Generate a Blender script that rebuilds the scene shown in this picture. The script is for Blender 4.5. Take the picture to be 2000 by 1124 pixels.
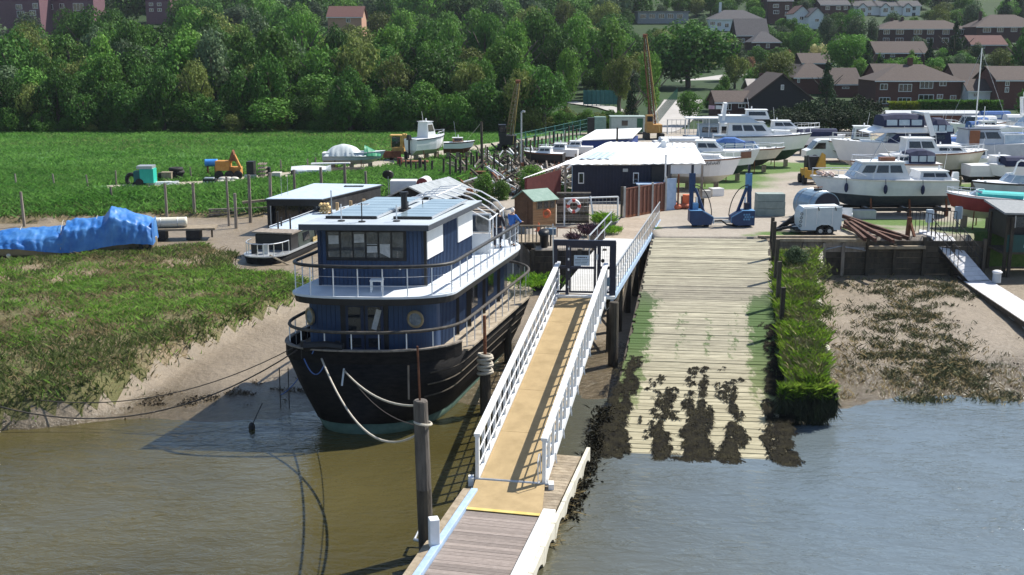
import bpy, math, random
import numpy as np
from mathutils import Vector, Matrix
random.seed(7); RNG = np.random.default_rng(7)
for o in list(bpy.data.objects): bpy.data.objects.remove(o)
SC = bpy.context.scene
COL = SC.collection
R = math.radians
# ------------------------------------------------------------------ camera, sky, sun
CAMH = 10.5
PITCH = math.atan((562 - 85) / 2200.0)
cam = bpy.data.cameras.new('camera'); co = bpy.data.objects.new('camera', cam); COL.objects.link(co)
cam.sensor_width = 36.0; cam.lens = 36.0 * 2200 / 2000
cam.clip_start = 0.5; cam.clip_end = 3000
co.location = (0, 0, CAMH); co.rotation_euler = (math.pi / 2 - PITCH, 0, 0)
SC.camera = co
SUN_DIR = Vector((0.84 * math.cos(R(50)), 0.54 * math.cos(R(50)), math.sin(R(50)))).normalized()
W = bpy.data.worlds.new("World"); SC.world = W; W.use_nodes = True
nt = W.node_tree; bg = nt.nodes['Background']
sky = nt.nodes.new('ShaderNodeTexSky'); sky.sky_type = 'NISHITA'; sky.sun_disc = False
sky.sun_elevation = R(50); sky.sun_rotation = math.atan2(SUN_DIR.x, SUN_DIR.y)
sky.air_density = 1.0; sky.dust_density = 0.6; sky.ozone_density = 1.2
nt.links.new(sky.outputs[0], bg.inputs[0]); bg.inputs[1].default_value = 0.105
sl = bpy.data.lights.new('sun', 'SUN'); so = bpy.data.objects.new('sun', sl); COL.objects.link(so)
sl.energy = 5.0; sl.angle = R(0.5); sl.color = (1.0, 0.95, 0.86)
so.location = (60, 40, 80); so.rotation_euler = SUN_DIR.to_track_quat('Z', 'Y').to_euler()
SC.view_settings.view_transform = 'Standard'; SC.view_settings.look = 'None'
SC.view_settings.exposure = 0.56; SC.view_settings.gamma = 1.0
SC.view_settings.use_curve_mapping = False

# ------------------------------------------------------------------ measuring: a photo point on a level plane
_c, _s = math.cos(PITCH), math.sin(PITCH)
def at(px, py, z=0.0):
    u, v = (px - 1000) / 2200.0, (py - 562) / 2200.0
    t = (z - CAMH) / (-_s - v * _c)
    return Vector((u * t, (_c - v * _s) * t, z))
def atd(px, py, d):
    u, v = (px - 1000) / 2200.0, (py - 562) / 2200.0
    t = d / (_c - v * _s)
    return Vector((u * t, d, CAMH + (-_s - v * _c) * t))

# ------------------------------------------------------------------ materials
MATS = {}
def mat(name, c, c2=None, rough=.75, metal=0., scale=3., bump=0., bscale=None, spec=.4, stretch=(1, 1, 1),
        rnd=0., lo=.35, hi=.65, world=False, isl=0., alpha=1., trans=0., detail=6.):
    if name in MATS: return MATS[name]
    m = bpy.data.materials.new(name); m.use_nodes = True; MATS[name] = m
    t = m.node_tree; N = t.nodes; K = t.links.new
    b = N['Principled BSDF']
    b.inputs['Roughness'].default_value = rough; b.inputs['Metallic'].default_value = metal
    b.inputs['Specular IOR Level'].default_value = spec
    b.inputs['Alpha'].default_value = alpha; b.inputs['Transmission Weight'].default_value = trans
    c = tuple(c) + (1,)
    if c2 is None: c2 = tuple(x * .8 for x in c[:3])
    c2 = tuple(c2) + (1,)
    if world:
        src = N.new('ShaderNodeNewGeometry').outputs['Position']
    else:
        src = N.new('ShaderNodeTexCoord').outputs['Object']
    mp = N.new('ShaderNodeMapping'); mp.inputs['Scale'].default_value = stretch; K(src, mp.inputs[0])
    n = N.new('ShaderNodeTexNoise'); n.inputs['Scale'].default_value = scale; n.inputs['Detail'].default_value = detail
    n.inputs['Roughness'].default_value = .65
    if rnd and not world:
        oi = N.new('ShaderNodeObjectInfo'); ad = N.new('ShaderNodeVectorMath'); ad.operation = 'ADD'
        cx = N.new('ShaderNodeCombineXYZ'); mu = N.new('ShaderNodeMath'); mu.operation = 'MULTIPLY'; mu.inputs[1].default_value = 57.
        K(oi.outputs['Random'], mu.inputs[0]); K(mu.outputs[0], cx.inputs[0]); K(mu.outputs[0], cx.inputs[1])
        K(mp.outputs[0], ad.inputs[0]); K(cx.outputs[0], ad.inputs[1]); K(ad.outputs[0], n.inputs[0])
    else:
        K(mp.outputs[0], n.inputs[0])
    rp = N.new('ShaderNodeValToRGB'); rp.color_ramp.elements[0].position = lo; rp.color_ramp.elements[1].position = hi
    rp.color_ramp.elements[0].color = c; rp.color_ramp.elements[1].color = c2
    K(n.outputs[0], rp.inputs[0]); out = rp.outputs[0]
    def vary(sock, amt, out):
        mr = N.new('ShaderNodeMapRange'); mr.inputs[3].default_value = 1 - amt; mr.inputs[4].default_value = 1 + amt
        K(sock, mr.inputs[0]); hs = N.new('ShaderNodeHueSaturation'); K(mr.outputs[0], hs.inputs['Value']); K(out, hs.inputs['Color'])
        return hs.outputs[0]
    if rnd: out = vary(N.new('ShaderNodeObjectInfo').outputs['Random'], rnd, out)
    if isl: out = vary(N.new('ShaderNodeNewGeometry').outputs['Random Per Island'], isl, out)
    K(out, b.inputs['Base Color'])
    if bump:
        n2 = N.new('ShaderNodeTexNoise'); n2.inputs['Scale'].default_value = bscale or scale * 5; n2.inputs['Detail'].default_value = 5
        K(mp.outputs[0], n2.inputs[0])
        bp = N.new('ShaderNodeBump'); bp.inputs['Strength'].default_value = min(1, bump); bp.inputs['Distance'].default_value = .05
        K(n2.outputs[0], bp.inputs['Height']); K(bp.outputs[0], b.inputs['Normal'])
    return m
def glassy(name, c, rough=.06):
    return mat(name, c, tuple(x * 1.6 + .004 for x in c), rough=rough, spec=.8, scale=1.3)

# ------------------------------------------------------------------ object helpers
def inv_of(parent):
    while parent is not None and parent.type != 'EMPTY' and parent.parent: parent = parent.parent
    if parent is None: return None
    return (Matrix.Translation(parent.location) @ parent.rotation_euler.to_matrix().to_4x4()).inverted()
class B:
    def __init__(s): s.v = []; s.f = []; s.T = None
    def add(s, vs, fs):
        k = len(s.v)
        if s.T is not None: vs = [s.T @ Vector(q) for q in vs]
        s.v += [tuple(q) for q in vs]; s.f += [tuple(i + k for i in g) for g in fs]
        return s
    def hexa(s, q): return s.add(q, [(0, 3, 2, 1), (4, 5, 6, 7), (0, 1, 5, 4), (1, 2, 6, 5), (2, 3, 7, 6), (3, 0, 4, 7)])
    def box(s, x, y, z, sx, sy, sz, rz=0, tp=1.0):   # centre x,y ; base z ; tp = taper of the top
        ca, sa = math.cos(rz), math.sin(rz); q = []
        for zz, k in ((z, 1.), (z + sz, tp)):
            for ax, ay in ((-1, -1), (1, -1), (1, 1), (-1, 1)):
                a, b_ = ax * sx / 2 * k, ay * sy / 2 * k
                q.append((x + a * ca - b_ * sa, y + a * sa + b_ * ca, zz))
        return s.hexa(q)
    def beam(s, p, q, w, h=None, up=(0, 0, 1)):      # square bar between two points
        h = h or w; p = Vector(p); q = Vector(q); d = (q - p)
        if d.length < 1e-6: return s
        d.normalize(); up = Vector(up)
        if abs(d.dot(up)) > .98: up = Vector((0, 1, 0))
        a = d.cross(up).normalized() * (w / 2); b_ = a.cross(d).normalized() * (h / 2)
        return s.hexa([p - a - b_, p + a - b_, q + a - b_, q - a - b_, p - a + b_, p + a + b_, q + a + b_, q - a + b_])
    def tube(s, pts, r, n=6, r2=None, cap=True):
        pts = [Vector(q) for q in pts]; m = len(pts); vs = []; ref = None
        for i, q in enumerate(pts):
            d = (pts[min(i + 1, m - 1)] - pts[max(i - 1, 0)])
            if d.length < 1e-9: d = Vector((0, 0, 1))
            d.normalize()
            if ref is None: ref = Vector((0, 0, 1)) if abs(d.z) < .9 else Vector((1, 0, 0))
            a = d.cross(ref)
            if a.length < 1e-5: a = d.cross(Vector((1, .3, 0)))
            a.normalize(); b_ = a.cross(d).normalized()
            rr = r if r2 is None else r + (r2 - r) * i / max(1, m - 1)
            for k in range(n):
                t = 2 * math.pi * k / n
                vs.append(q + a * (rr * math.cos(t)) + b_ * (rr * math.sin(t)))
        fs = [(i * n + k, i * n + (k + 1) % n, (i + 1) * n + (k + 1) % n, (i + 1) * n + k) for i in range(m - 1) for k in range(n)]
        if cap: fs += [tuple(range(n - 1, -1, -1)), tuple((m - 1) * n + k for k in range(n))]
        return s.add(vs, fs)
    def cyl(s, x, y, z, r, h, n=12, r2=None): return s.tube([(x, y, z), (x, y, z + h)], r, n, r2)
    def prism(s, poly, z0, z1):
        n = len(poly)
        return s.add([(a, b_, z0) for a, b_ in poly] + [(a, b_, z1) for a, b_ in poly],
                     [tuple(range(n - 1, -1, -1)), tuple(range(n, 2 * n))] + [(i, (i + 1) % n, n + (i + 1) % n, n + i) for i in range(n)])
    def loft(s, rings, closed=True, cap0=True, cap1=True):
        n = len(rings[0]); vs = [q for r_ in rings for q in r_]; m = len(rings)
        fs = [(i * n + k, i * n + (k + 1) % n, (i + 1) * n + (k + 1) % n, (i + 1) * n + k) for i in range(m - 1) for k in range(n if closed else n - 1)]
        if cap0: fs.append(tuple(range(n - 1, -1, -1)))
        if cap1: fs.append(tuple((m - 1) * n + k for k in range(n)))
        return s.add(vs, fs)
    def quad(s, a, b_, c, d): return s.add([a, b_, c, d], [(0, 1, 2, 3)])
    def slab(s, a, b_, c, d, th):                    # thin plate with thickness along its normal
        a, b_, c, d = map(Vector, (a, b_, c, d)); n = (b_ - a).cross(d - a).normalized() * th
        return s.hexa([a - n, b_ - n, c - n, d - n, a, b_, c, d])
    def torus(s, c, r, r2, ax=(0, 1, 0), n=20, k=8):
        c = Vector(c); ax = Vector(ax).normalized(); e = ax.cross(Vector((0, 0, 1)))
        if e.length < .01: e = Vector((1, 0, 0))
        e.normalize(); g = e.cross(ax); vs = []
        for i in range(n):
            t = 2 * math.pi * i / n; d = e * math.cos(t) + g * math.sin(t)
            for j in range(k):
                a = 2 * math.pi * j / k; vs.append(c + d * (r + r2 * math.cos(a)) + ax * (r2 * math.sin(a)))
        return s.add(vs, [(i * k + j, i * k + (j + 1) % k, ((i + 1) % n) * k + (j + 1) % k, ((i + 1) % n) * k + j) for i in range(n) for j in range(k)])
    def ball(s, x, y, z, rx, ry=None, rz=None, n=10, m=6):
        ry = ry or rx; rz = rz or rx; rings = []
        for i in range(m + 1):
            t = math.pi * (i + .0) / m; sr = max(.02, math.sin(t))
            rings.append([(x + rx * sr * math.cos(2 * math.pi * k / n), y + ry * sr * math.sin(2 * math.pi * k / n), z - rz * math.cos(t)) for k in range(n)])
        return s.loft(rings)
    def mesh(s, name, m, smooth=False, inv=None):
        me = bpy.data.meshes.new(name)
        vs = s.v if inv is None else [tuple(inv @ Vector(q)) for q in s.v]
        me.from_pydata(vs, [], s.f); me.materials.append(m)
        if smooth: me.shade_smooth()
        me.update(); return me
    def build(s, name, m, parent=None, kind=None, label=None, smooth=False, world=True, bevel=0):
        me = s.mesh(name, m, smooth, inv_of(parent) if world and parent is not None else None)
        o = bpy.data.objects.new(name, me); COL.objects.link(o)
        if parent is not None: o.parent = parent
        if kind: o['kind'] = kind
        if label: o['label'] = label
        if bevel:
            bm = o.modifiers.new('bevel', 'BEVEL'); bm.width = bevel; bm.segments = 2; bm.limit_method = 'ANGLE'
        return o
def tag(o, label, cat, group=None, kind=None):
    if label: o['label'] = label
    if cat: o['category'] = cat
    if group: o['group'] = group
    if kind: o['kind'] = kind
    return o
def thing(name, label, cat, loc=(0, 0, 0), rz=0, group=None):
    o = bpy.data.objects.new(name, None); COL.objects.link(o); o.empty_display_size = .3
    o.location = loc; o.rotation_euler = (0, 0, rz)
    return tag(o, label, cat, group)
def dup(root, loc, rz=0, label=None, group=None, scale=None):
    r = root.copy(); COL.objects.link(r); r.location = loc; r.rotation_euler = (0, 0, rz)
    if label: r['label'] = label
    if group: r['group'] = group
    if scale: r.scale = scale if isinstance(scale, tuple) else (scale,) * 3
    for ch in list(root.children):
        c = ch.copy(); COL.objects.link(c); c.parent = r
        for g in list(ch.children):
            d = g.copy(); COL.objects.link(d); d.parent = c
    return r
def struct(o): o['kind'] = 'structure'; return o
def npmesh(name, V, F, m, smooth=False):             # numpy arrays: V (n,3), F (k, 3 or 4)
    me = bpy.data.meshes.new(name); V = np.asarray(V, np.float32); F = np.asarray(F, np.int32)
    k = F.shape[1]
    me.vertices.add(len(V)); me.vertices.foreach_set('co', V.ravel())
    me.loops.add(F.size); me.loops.foreach_set('vertex_index', F.ravel())
    me.polygons.add(len(F)); me.polygons.foreach_set('loop_start', np.arange(0, F.size, k, dtype=np.int32))
    me.polygons.foreach_set('loop_total', np.full(len(F), k, np.int32))
    me.update(calc_edges=True); me.materials.append(m)
    if smooth: me.shade_smooth()
    return me
def npobj(name, V, F, m, parent=None, kind=None, smooth=False):
    o = bpy.data.objects.new(name, npmesh(name, V, F, m, smooth)); COL.objects.link(o)
    if parent is not None: o.parent = parent
    if kind: o['kind'] = kind
    return o
def sst(a, b, x): t = np.clip((x - a) / (b - a), 0, 1); return t * t * (3 - 2 * t)
def vnoise(x, y, seed=0):                            # smooth value noise for numpy arrays
    xi = np.floor(x).astype(int); yi = np.floor(y).astype(int); fx = x - xi; fy = y - yi
    def h(a, b): return (np.sin(a * 127.1 + b * 311.7 + seed * 74.7) * 43758.5453) % 1.0
    fx = fx * fx * (3 - 2 * fx); fy = fy * fy * (3 - 2 * fy)
    return (h(xi, yi) * (1 - fx) + h(xi + 1, yi) * fx) * (1 - fy) + (h(xi, yi + 1) * (1 - fx) + h(xi + 1, yi + 1) * fx) * fy
def fbm(x, y, seed=0, o=4):
    r = 0; a = .5
    for i in range(o): r = r + a * vnoise(x * 2 ** i, y * 2 ** i, seed + i); a *= .5
    return r
def inpoly(x, y, poly):
    r = np.zeros(np.shape(x), bool); n = len(poly)
    for i in range(n):
        x1, y1 = poly[i]; x2, y2 = poly[(i + 1) % n]
        if y1 == y2: continue
        c = ((y1 > y) != (y2 > y)) & (x < (x2 - x1) * (y - y1) / (y2 - y1) + x1)
        r ^= c
    return r
def distline(x, y, pts):                             # distance to a polyline
    d = np.full(np.shape(x), 1e9)
    for (x1, y1), (x2, y2) in zip(pts[:-1], pts[1:]):
        dx, dy = x2 - x1, y2 - y1; t = np.clip(((x - x1) * dx + (y - y1) * dy) / (dx * dx + dy * dy), 0, 1)
        d = np.minimum(d, np.hypot(x - x1 - t * dx, y - y1 - t * dy))
    return d
# ================================================================== TERRAIN
BANK = [(-95, 73), (-32, 73), (-23.5, 75.6), (-17.4, 75.4), (-12, 79.5), (-6, 83), (-1.5, 92), (0.6, 98), (5, 110), (9, 122), (14, 142)]
MARSH = [(-95, 33), (-30, 36.4), (-24, 36.9), (-18, 37.9), (-15, 39.4), (-13.9, 44.2), (-12.2, 48.8), (-10.6, 52.6), (-9.4, 55.4),
         (-12, 57.0), (-14.7, 57.6), (-15.4, 61.5), (-18.1, 65.0), (-22.7, 61.6), (-27.7, 60.1), (-95, 58)]
YARD = [(1.2, 58), (4.6, 58), (4.6, 68), (7.3, 68), (7.75, 61.6), (14.05, 61.3), (14.4, 61.7), (25.7, 61.7), (26.3, 63.2), (95, 63.2),
        (95, 142), (14, 142), (9, 130), (5, 118), (1.5, 106), (-1.2, 95), (-2.2, 80), (0, 67)]
BXs = np.array([p[0] for p in BANK]); BYs = np.array([p[1] for p in BANK])
def hillz(x, d):
    return np.interp(d, [0, 142, 170, 240, 300, 330, 360, 420, 800], [0, 0, 1.2, 4, 9, 13.5, 18.5, 30, 70])
def ground_z(x, d):
    x = np.asarray(x, float); d = np.asarray(d, float)
    n = fbm(x * .35, d * .35, 3) - .47; n2 = fbm(x * 1.3, d * 1.3, 9) - .47
    mr = -2.0 - .045 * (61 - d)
    mr = np.where(d > 61, -2.0 + .03 * (d - 61), mr)
    ml = np.minimum(-2.9 + .088 * (d - 38.8), -1.1 + .006 * (d - 60))
    ml = np.where(d < 38.8, -2.9 - .2 * (38.8 - d), ml)
    # behind the houseboat the creek bed climbs to the left bank's level
    w = sst(-11.5, -5, x) * (1 - sst(56, 70, d) * (1 - sst(-3, 3, x)))
    z = ml * (1 - w) + mr * w + .16 * n + .05 * n2
    z = np.where((x > 6) & (d < 62), z - .05 * n2 + .04 * (fbm(x * 3, d * 3, 4) - .47), z)
    inM = inpoly(x, d, MARSH); dm = distline(x, d, MARSH)
    sd = np.where(inM, dm, -dm) + .9 * n + .5 * n2
    mh = -1.72 + .8 * np.clip((d - 38) / 23, 0, 1) + .22 * n + .1 * n2
    z = np.where(sd > -.6, np.maximum(z, z + (mh - z) * sst(-.6, .7, sd)), z)
    s = d - np.interp(x, BXs, BYs) + np.where(x > 14, -999, 0)
    bz = -.75 + .78 * sst(0, 5.5, s) + .10 * n * sst(2, 8, s)
    z = np.where(s > 0, bz, z)
    inY = inpoly(x, d, YARD)
    z = np.where(inY, .03 * n, z)
    z = np.where(d > 142, hillz(x, d), z)
    return z, sd, s, inY
def gz(x, d):
    return float(ground_z(np.array([x]), np.array([d]))[0][0])

def ground_mat(name, a, a2, b, b2, scale=.5, fine=5., rough=.9, bump=.5, bscale=9., spec=.3, rough_b=None, stretch=(1, 1, 1)):
    m = bpy.data.materials.new(name); m.use_nodes = True; t = m.node_tree; N = t.nodes; K = t.links.new
    bs = N['Principled BSDF']; bs.inputs['Roughness'].default_value = rough; bs.inputs['Specular IOR Level'].default_value = spec
    pos = N.new('ShaderNodeNewGeometry').outputs['Position']
    mp = N.new('ShaderNodeMapping'); mp.inputs['Scale'].default_value = stretch; K(pos, mp.inputs[0])
    def noise(sc, det=6, r=.65):
        n = N.new('ShaderNodeTexNoise'); n.inputs['Scale'].default_value = sc; n.inputs['Detail'].default_value = det
        n.inputs['Roughness'].default_value = r; K(mp.outputs[0], n.inputs[0]); return n.outputs[0]
    def ramp(s, c1, c2, lo=.38, hi=.62):
        r = N.new('ShaderNodeValToRGB'); r.color_ramp.elements[0].position = lo; r.color_ramp.elements[1].position = hi
        r.color_ramp.elements[0].color = tuple(c1) + (1,); r.color_ramp.elements[1].color = tuple(c2) + (1,); K(s, r.inputs[0]); return r.outputs[0]
    big = noise(scale); fin = noise(fine, 8, .75)
    av = N.new('ShaderNodeMath'); av.operation = 'MULTIPLY_ADD'; av.inputs[1].default_value = .5
    hf = N.new('ShaderNodeMath'); hf.operation = 'MULTIPLY'; hf.inputs[1].default_value = .5
    K(big, hf.inputs[0]); K(fin, av.inputs[0]); K(hf.outputs[0], av.inputs[2])
    ca = ramp(av.outputs[0], a, a2); cb = ramp(fin, b, b2)
    at_ = N.new('ShaderNodeAttribute'); at_.attribute_name = 'g'
    sm = N.new('ShaderNodeMath'); sm.operation = 'MULTIPLY_ADD'; sm.inputs[1].default_value = .9; sm.inputs[2].default_value = -.45
    K(fin, sm.inputs[0]); ad = N.new('ShaderNodeMath'); K(sm.outputs[0], ad.inputs[0]); K(at_.outputs['Fac'], ad.inputs[1])
    fr = N.new('ShaderNodeMapRange'); fr.inputs[1].default_value = .35; fr.inputs[2].default_value = .65; K(ad.outputs[0], fr.inputs[0])
    mx = N.new('ShaderNodeMix'); mx.data_type = 'RGBA'; K(fr.outputs[0], mx.inputs['Factor']); K(ca, mx.inputs['A']); K(cb, mx.inputs['B'])
    K(mx.outputs['Result'], bs.inputs['Base Color'])
    if rough_b is not None:
        rr = N.new('ShaderNodeMapRange'); rr.inputs[3].default_value = rough; rr.inputs[4].default_value = rough_b
        K(fr.outputs[0], rr.inputs[0]); K(rr.outputs[0], bs.inputs['Roughness'])
    b1 = noise(bscale, 6, .7); bp = N.new('ShaderNodeBump'); bp.inputs['Strength'].default_value = bump; bp.inputs['Distance'].default_value = .12
    K(b1, bp.inputs['Height']); K(bp.outputs[0], bs.inputs['Normal'])
    return m
# attribute g: wet skin on mud, worn grass on the yard, dry soil on the banks
gm_mud = ground_mat('mud', (.165, .130, .088), (.255, .205, .145), (.085, .066, .038), (.14, .11, .07), scale=.35, fine=3.2, rough=.5, bump=.8, bscale=3.2, rough_b=.16, spec=.45)
gm_marsh = ground_mat('marsh_soil', (.09, .095, .035), (.17, .155, .07), (.23, .175, .115), (.28, .22, .15), scale=.4, fine=3., bump=.8, bscale=7)
gm_bank = ground_mat('bank_grass_soil', (.035, .085, .015), (.07, .15, .03), (.20, .155, .09), (.12, .10, .05), scale=.2, fine=1.6, bump=1., bscale=4.)
gm_field = ground_mat('field_grass', (.05, .14, .03), (.08, .185, .045), (.11, .16, .05), (.13, .16, .06), scale=.06, fine=.7, bump=1., bscale=2.2, stretch=(.55, 1.0, 1))
gm_yard = ground_mat('yard_gravel', (.27, .235, .195), (.38, .34, .29), (.06, .13, .025), (.12, .18, .05), scale=.25, fine=4., bump=.4, bscale=8)
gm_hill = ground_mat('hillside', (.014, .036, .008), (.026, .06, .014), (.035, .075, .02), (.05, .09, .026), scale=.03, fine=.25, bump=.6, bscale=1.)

xs = np.arange(-92, 92.01, .42)
ds = np.concatenate([np.arange(6, 28, 1.), np.arange(28, 70, .33), np.arange(70, 100, .6), np.arange(100, 142.3, 1.05)])
GX, GD = np.meshgrid(xs, ds); GZ, SD, SB, INY = ground_z(GX, GD)
WX = GX + 0 * GD; NV = np.stack([GX, GD, GZ], -1).reshape(-1, 3)
nc = len(xs); nr = len(ds)
ii = (np.arange(nr - 1)[:, None] * nc + np.arange(nc - 1)[None, :]).ravel()
FQ = np.stack([ii, ii + 1, ii + nc + 1, ii + nc], -1)
cx = (GX[:-1, :-1] + GX[1:, 1:]).ravel() / 2; cd = (GD[:-1, :-1] + GD[1:, 1:]).ravel() / 2
_, csd, csb, ciny = ground_z(cx, cd)
cls = np.zeros(len(FQ), int)                       # 0 mud
cls[csd > .0] = 1                                  # marsh
cls[(csb > 0) & (csb <= 9)] = 2                    # bank
cls[csb > 9] = 3                                   # field
anyY = INY.ravel()[FQ].any(1); cls[anyY] = 4
gn = fbm(GX * .3, GD * .3, 21) - .47
def blob(x, d, r, e=1.): return np.exp(-(((GX - x) / (r * e)) ** 2 + ((GD - d) / r) ** 2))
gatt = np.zeros_like(GX)
wet = sst(-2.35, -2.9, GZ) * .9 + .5 * gn + .25 * sst(-8, -4, GX) * (1 - sst(9, 11, GX)) * sst(64, 50, GD)
gatt = np.where(GD < 75, wet, 0)
mdry = .25 + 1.3 * gn + .5 * blob(-22, 57, 3.5, 1.6) + .6 * blob(-15.5, 58.5, 2.2, 1.8)
bdry = .75 * sst(2.6, .4, SB) + .5 * gn
yg = .10 + .9 * gn
for (x, d, r, e, k) in [(15.3, 84.5, 2.6, 1.4, 1.0), (17.5, 90, 3, 1.2, .9), (20.5, 95, 2.4, 1.6, 1.), (26, 99, 3, 1.8, 1.), (35.5, 84, 2.2, 2., 1.), (28.5, 63.8, 1.6, 2.2, 1.1),
                        (23.3, 66.8, 1.1, 1.8, .9), (15.3, 62.6, .9, 1.6, .9), (20.5, 64.5, .8, 2.5, .7), (21.5, 67.2, .7, 3, .8), (33, 79, 2, 1.5, .8), (30.5, 66.5, 2, 2, .9), (8.2, 64.8, .55, .8, .9), (7.4, 66.5, .5, .7, .8),
                        (13.2, 62.1, .5, 1.2, .5), (0, 88, 7, .8, .8), (4, 112, 5, .8, .8), (40, 120, 10, 2, .6), (60, 100, 16, 1.2, .5)]:
    yg = yg + k * blob(x, d, r, e)
fatt = 1.6 * (fbm(GX * .05, GD * .09, 33) - .47) + .15
for o_name, k, m, a in (('mudflat', 0, gm_mud, gatt), ('salt_marsh', 1, gm_marsh, mdry), ('creek_bank', 2, gm_bank, bdry), ('field', 3, gm_field, fatt), ('yard_ground', 4, gm_yard, yg)):
    f = FQ[cls == k]; u, inv = np.unique(f, return_inverse=True)
    o = npobj(o_name, NV[u], inv.reshape(-1, 4), m, kind='structure', smooth=True)
    at_ = o.data.attributes.new('g', 'FLOAT', 'POINT'); at_.data.foreach_set('value', a.ravel()[u].astype(np.float32))
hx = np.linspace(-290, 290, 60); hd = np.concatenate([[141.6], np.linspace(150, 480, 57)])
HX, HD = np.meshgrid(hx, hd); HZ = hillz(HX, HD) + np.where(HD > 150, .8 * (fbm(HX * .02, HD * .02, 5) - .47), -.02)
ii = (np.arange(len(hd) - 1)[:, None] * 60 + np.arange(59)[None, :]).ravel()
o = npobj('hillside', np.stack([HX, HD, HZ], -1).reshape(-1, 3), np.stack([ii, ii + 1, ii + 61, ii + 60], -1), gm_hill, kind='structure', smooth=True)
at_ = o.data.attributes.new('g', 'FLOAT', 'POINT'); at_.data.foreach_set('value', (1.2 * (fbm(HX * .03, HD * .03, 8) - .4)).ravel().astype(np.float32))

# ------------------------------------------------------------------ water
def water_mat():
    m = bpy.data.materials.new('river_water'); m.use_nodes = True; t = m.node_tree; N = t.nodes; K = t.links.new
    b = N['Principled BSDF']; b.inputs['Roughness'].default_value = .07; b.inputs['IOR'].default_value = 1.42
    b.inputs['Specular IOR Level'].default_value = .6
    pos = N.new('ShaderNodeNewGeometry').outputs['Position']
    def noise(sc, st, det=4, rot=0., w=0.):
        mp = N.new('ShaderNodeMapping'); mp.inputs['Scale'].default_value = st; mp.inputs['Rotation'].default_value = (0, 0, rot); K(pos, mp.inputs[0])
        n = N.new('ShaderNodeTexNoise'); n.inputs['Scale'].default_value = sc; n.inputs['Detail'].default_value = det; n.inputs['Distortion'].default_value = w
        K(mp.outputs[0], n.inputs[0]); return n.outputs[0]
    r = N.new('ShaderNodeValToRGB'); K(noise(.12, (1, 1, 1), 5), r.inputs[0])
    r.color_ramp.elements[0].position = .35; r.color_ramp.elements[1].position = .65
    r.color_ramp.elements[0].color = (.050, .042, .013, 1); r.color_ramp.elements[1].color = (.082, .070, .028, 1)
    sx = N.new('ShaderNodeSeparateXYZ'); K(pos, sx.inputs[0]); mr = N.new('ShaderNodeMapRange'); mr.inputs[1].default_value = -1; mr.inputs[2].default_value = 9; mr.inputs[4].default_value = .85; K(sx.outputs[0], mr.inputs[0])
    mc = N.new('ShaderNodeMix'); mc.data_type = 'RGBA'; K(mr.outputs[0], mc.inputs['Factor']); K(r.outputs[0], mc.inputs['A']); mc.inputs['B'].default_value = (.12, .155, .18, 1)  # bluer to the right: sky reflection painted into the base colour
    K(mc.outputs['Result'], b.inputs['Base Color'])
    w1 = noise(1.5, (1.0, 2.2, 1), 3, .45, .6); w2 = noise(5.0, (1, 1.8, 1), 3, .1, .8); w3 = noise(.35, (1, 1.6, 1), 2, .8)
    gain = N.new('ShaderNodeMapRange'); gain.inputs[1].default_value = .35; gain.inputs[2].default_value = .65; gain.inputs[3].default_value = .35; gain.inputs[4].default_value = 1.0
    K(w3, gain.inputs[0])
    a = N.new('ShaderNodeMath'); a.operation = 'MULTIPLY_ADD'; a.inputs[1].default_value = .28; K(w2, a.inputs[0]); K(w1, a.inputs[2])
    g = N.new('ShaderNodeMath'); g.operation = 'MULTIPLY'; K(a.outputs[0], g.inputs[0]); K(gain.outputs[0], g.inputs[1])
    bp = N.new('ShaderNodeBump'); bp.inputs['Strength'].default_value = .7; bp.inputs['Distance'].default_value = .12
    K(g.outputs[0], bp.inputs['Height']); K(bp.outputs[0], b.inputs['Normal'])
    return m
WZ = -2.9
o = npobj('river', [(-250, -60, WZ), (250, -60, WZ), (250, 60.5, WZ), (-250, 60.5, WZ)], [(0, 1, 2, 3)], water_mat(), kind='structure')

# ------------------------------------------------------------------ grass and marsh plants (countless)
def blades(name, P, h, w, m, lean=.35, parent=None):
    n = len(P); az = RNG.uniform(0, 2 * np.pi, n); hh = h * RNG.uniform(.5, 1.3, n); ww = w * RNG.uniform(.6, 1.3, n)
    l = RNG.normal(0, lean, (n, 2)) * hh[:, None]
    dx = np.cos(az) * ww / 2; dy = np.sin(az) * ww / 2
    a = P - np.stack([dx, dy, np.full(n, .03)], -1); b = P + np.stack([dx, dy, np.full(n, -.03)], -1)
    c = P + np.stack([l[:, 0] * .45 + dx * .7, l[:, 1] * .45 + dy * .7, hh * .6], -1)
    d = P + np.stack([l[:, 0], l[:, 1], hh], -1)
    V = np.stack([a, b, c, d], 1).reshape(-1, 3); k = np.arange(n) * 4
    F = np.concatenate([np.stack([k, k + 1, k + 2], -1), np.stack([k, k + 2, k + 3], -1)])
    o = npobj(name, V, F, m, parent); o['kind'] = 'stuff'; return o
for _m in (0,): pass
def scatter(x0, x1, d0, d1, n, dens, clump=6, spread=.18):
    k = n // clump; x = RNG.uniform(x0, x1, k); d = RNG.uniform(d0, d1, k)
    keep = RNG.uniform(0, 1, k) < dens(x, d); x = x[keep]; d = d[keep]
    x = np.repeat(x, clump) + RNG.normal(0, spread, len(x) * clump); d = np.repeat(d, clump) + RNG.normal(0, spread, len(d) * clump)
    z = ground_z(x, d)[0]; return np.stack([x, d, z], -1)
def marshd(f):
    def g(x, d):
        _, sd, s, y = ground_z(x, d); return np.where((sd > .1) & ~y & (s < 0), f(x, d, sd), 0)
    return g
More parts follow.
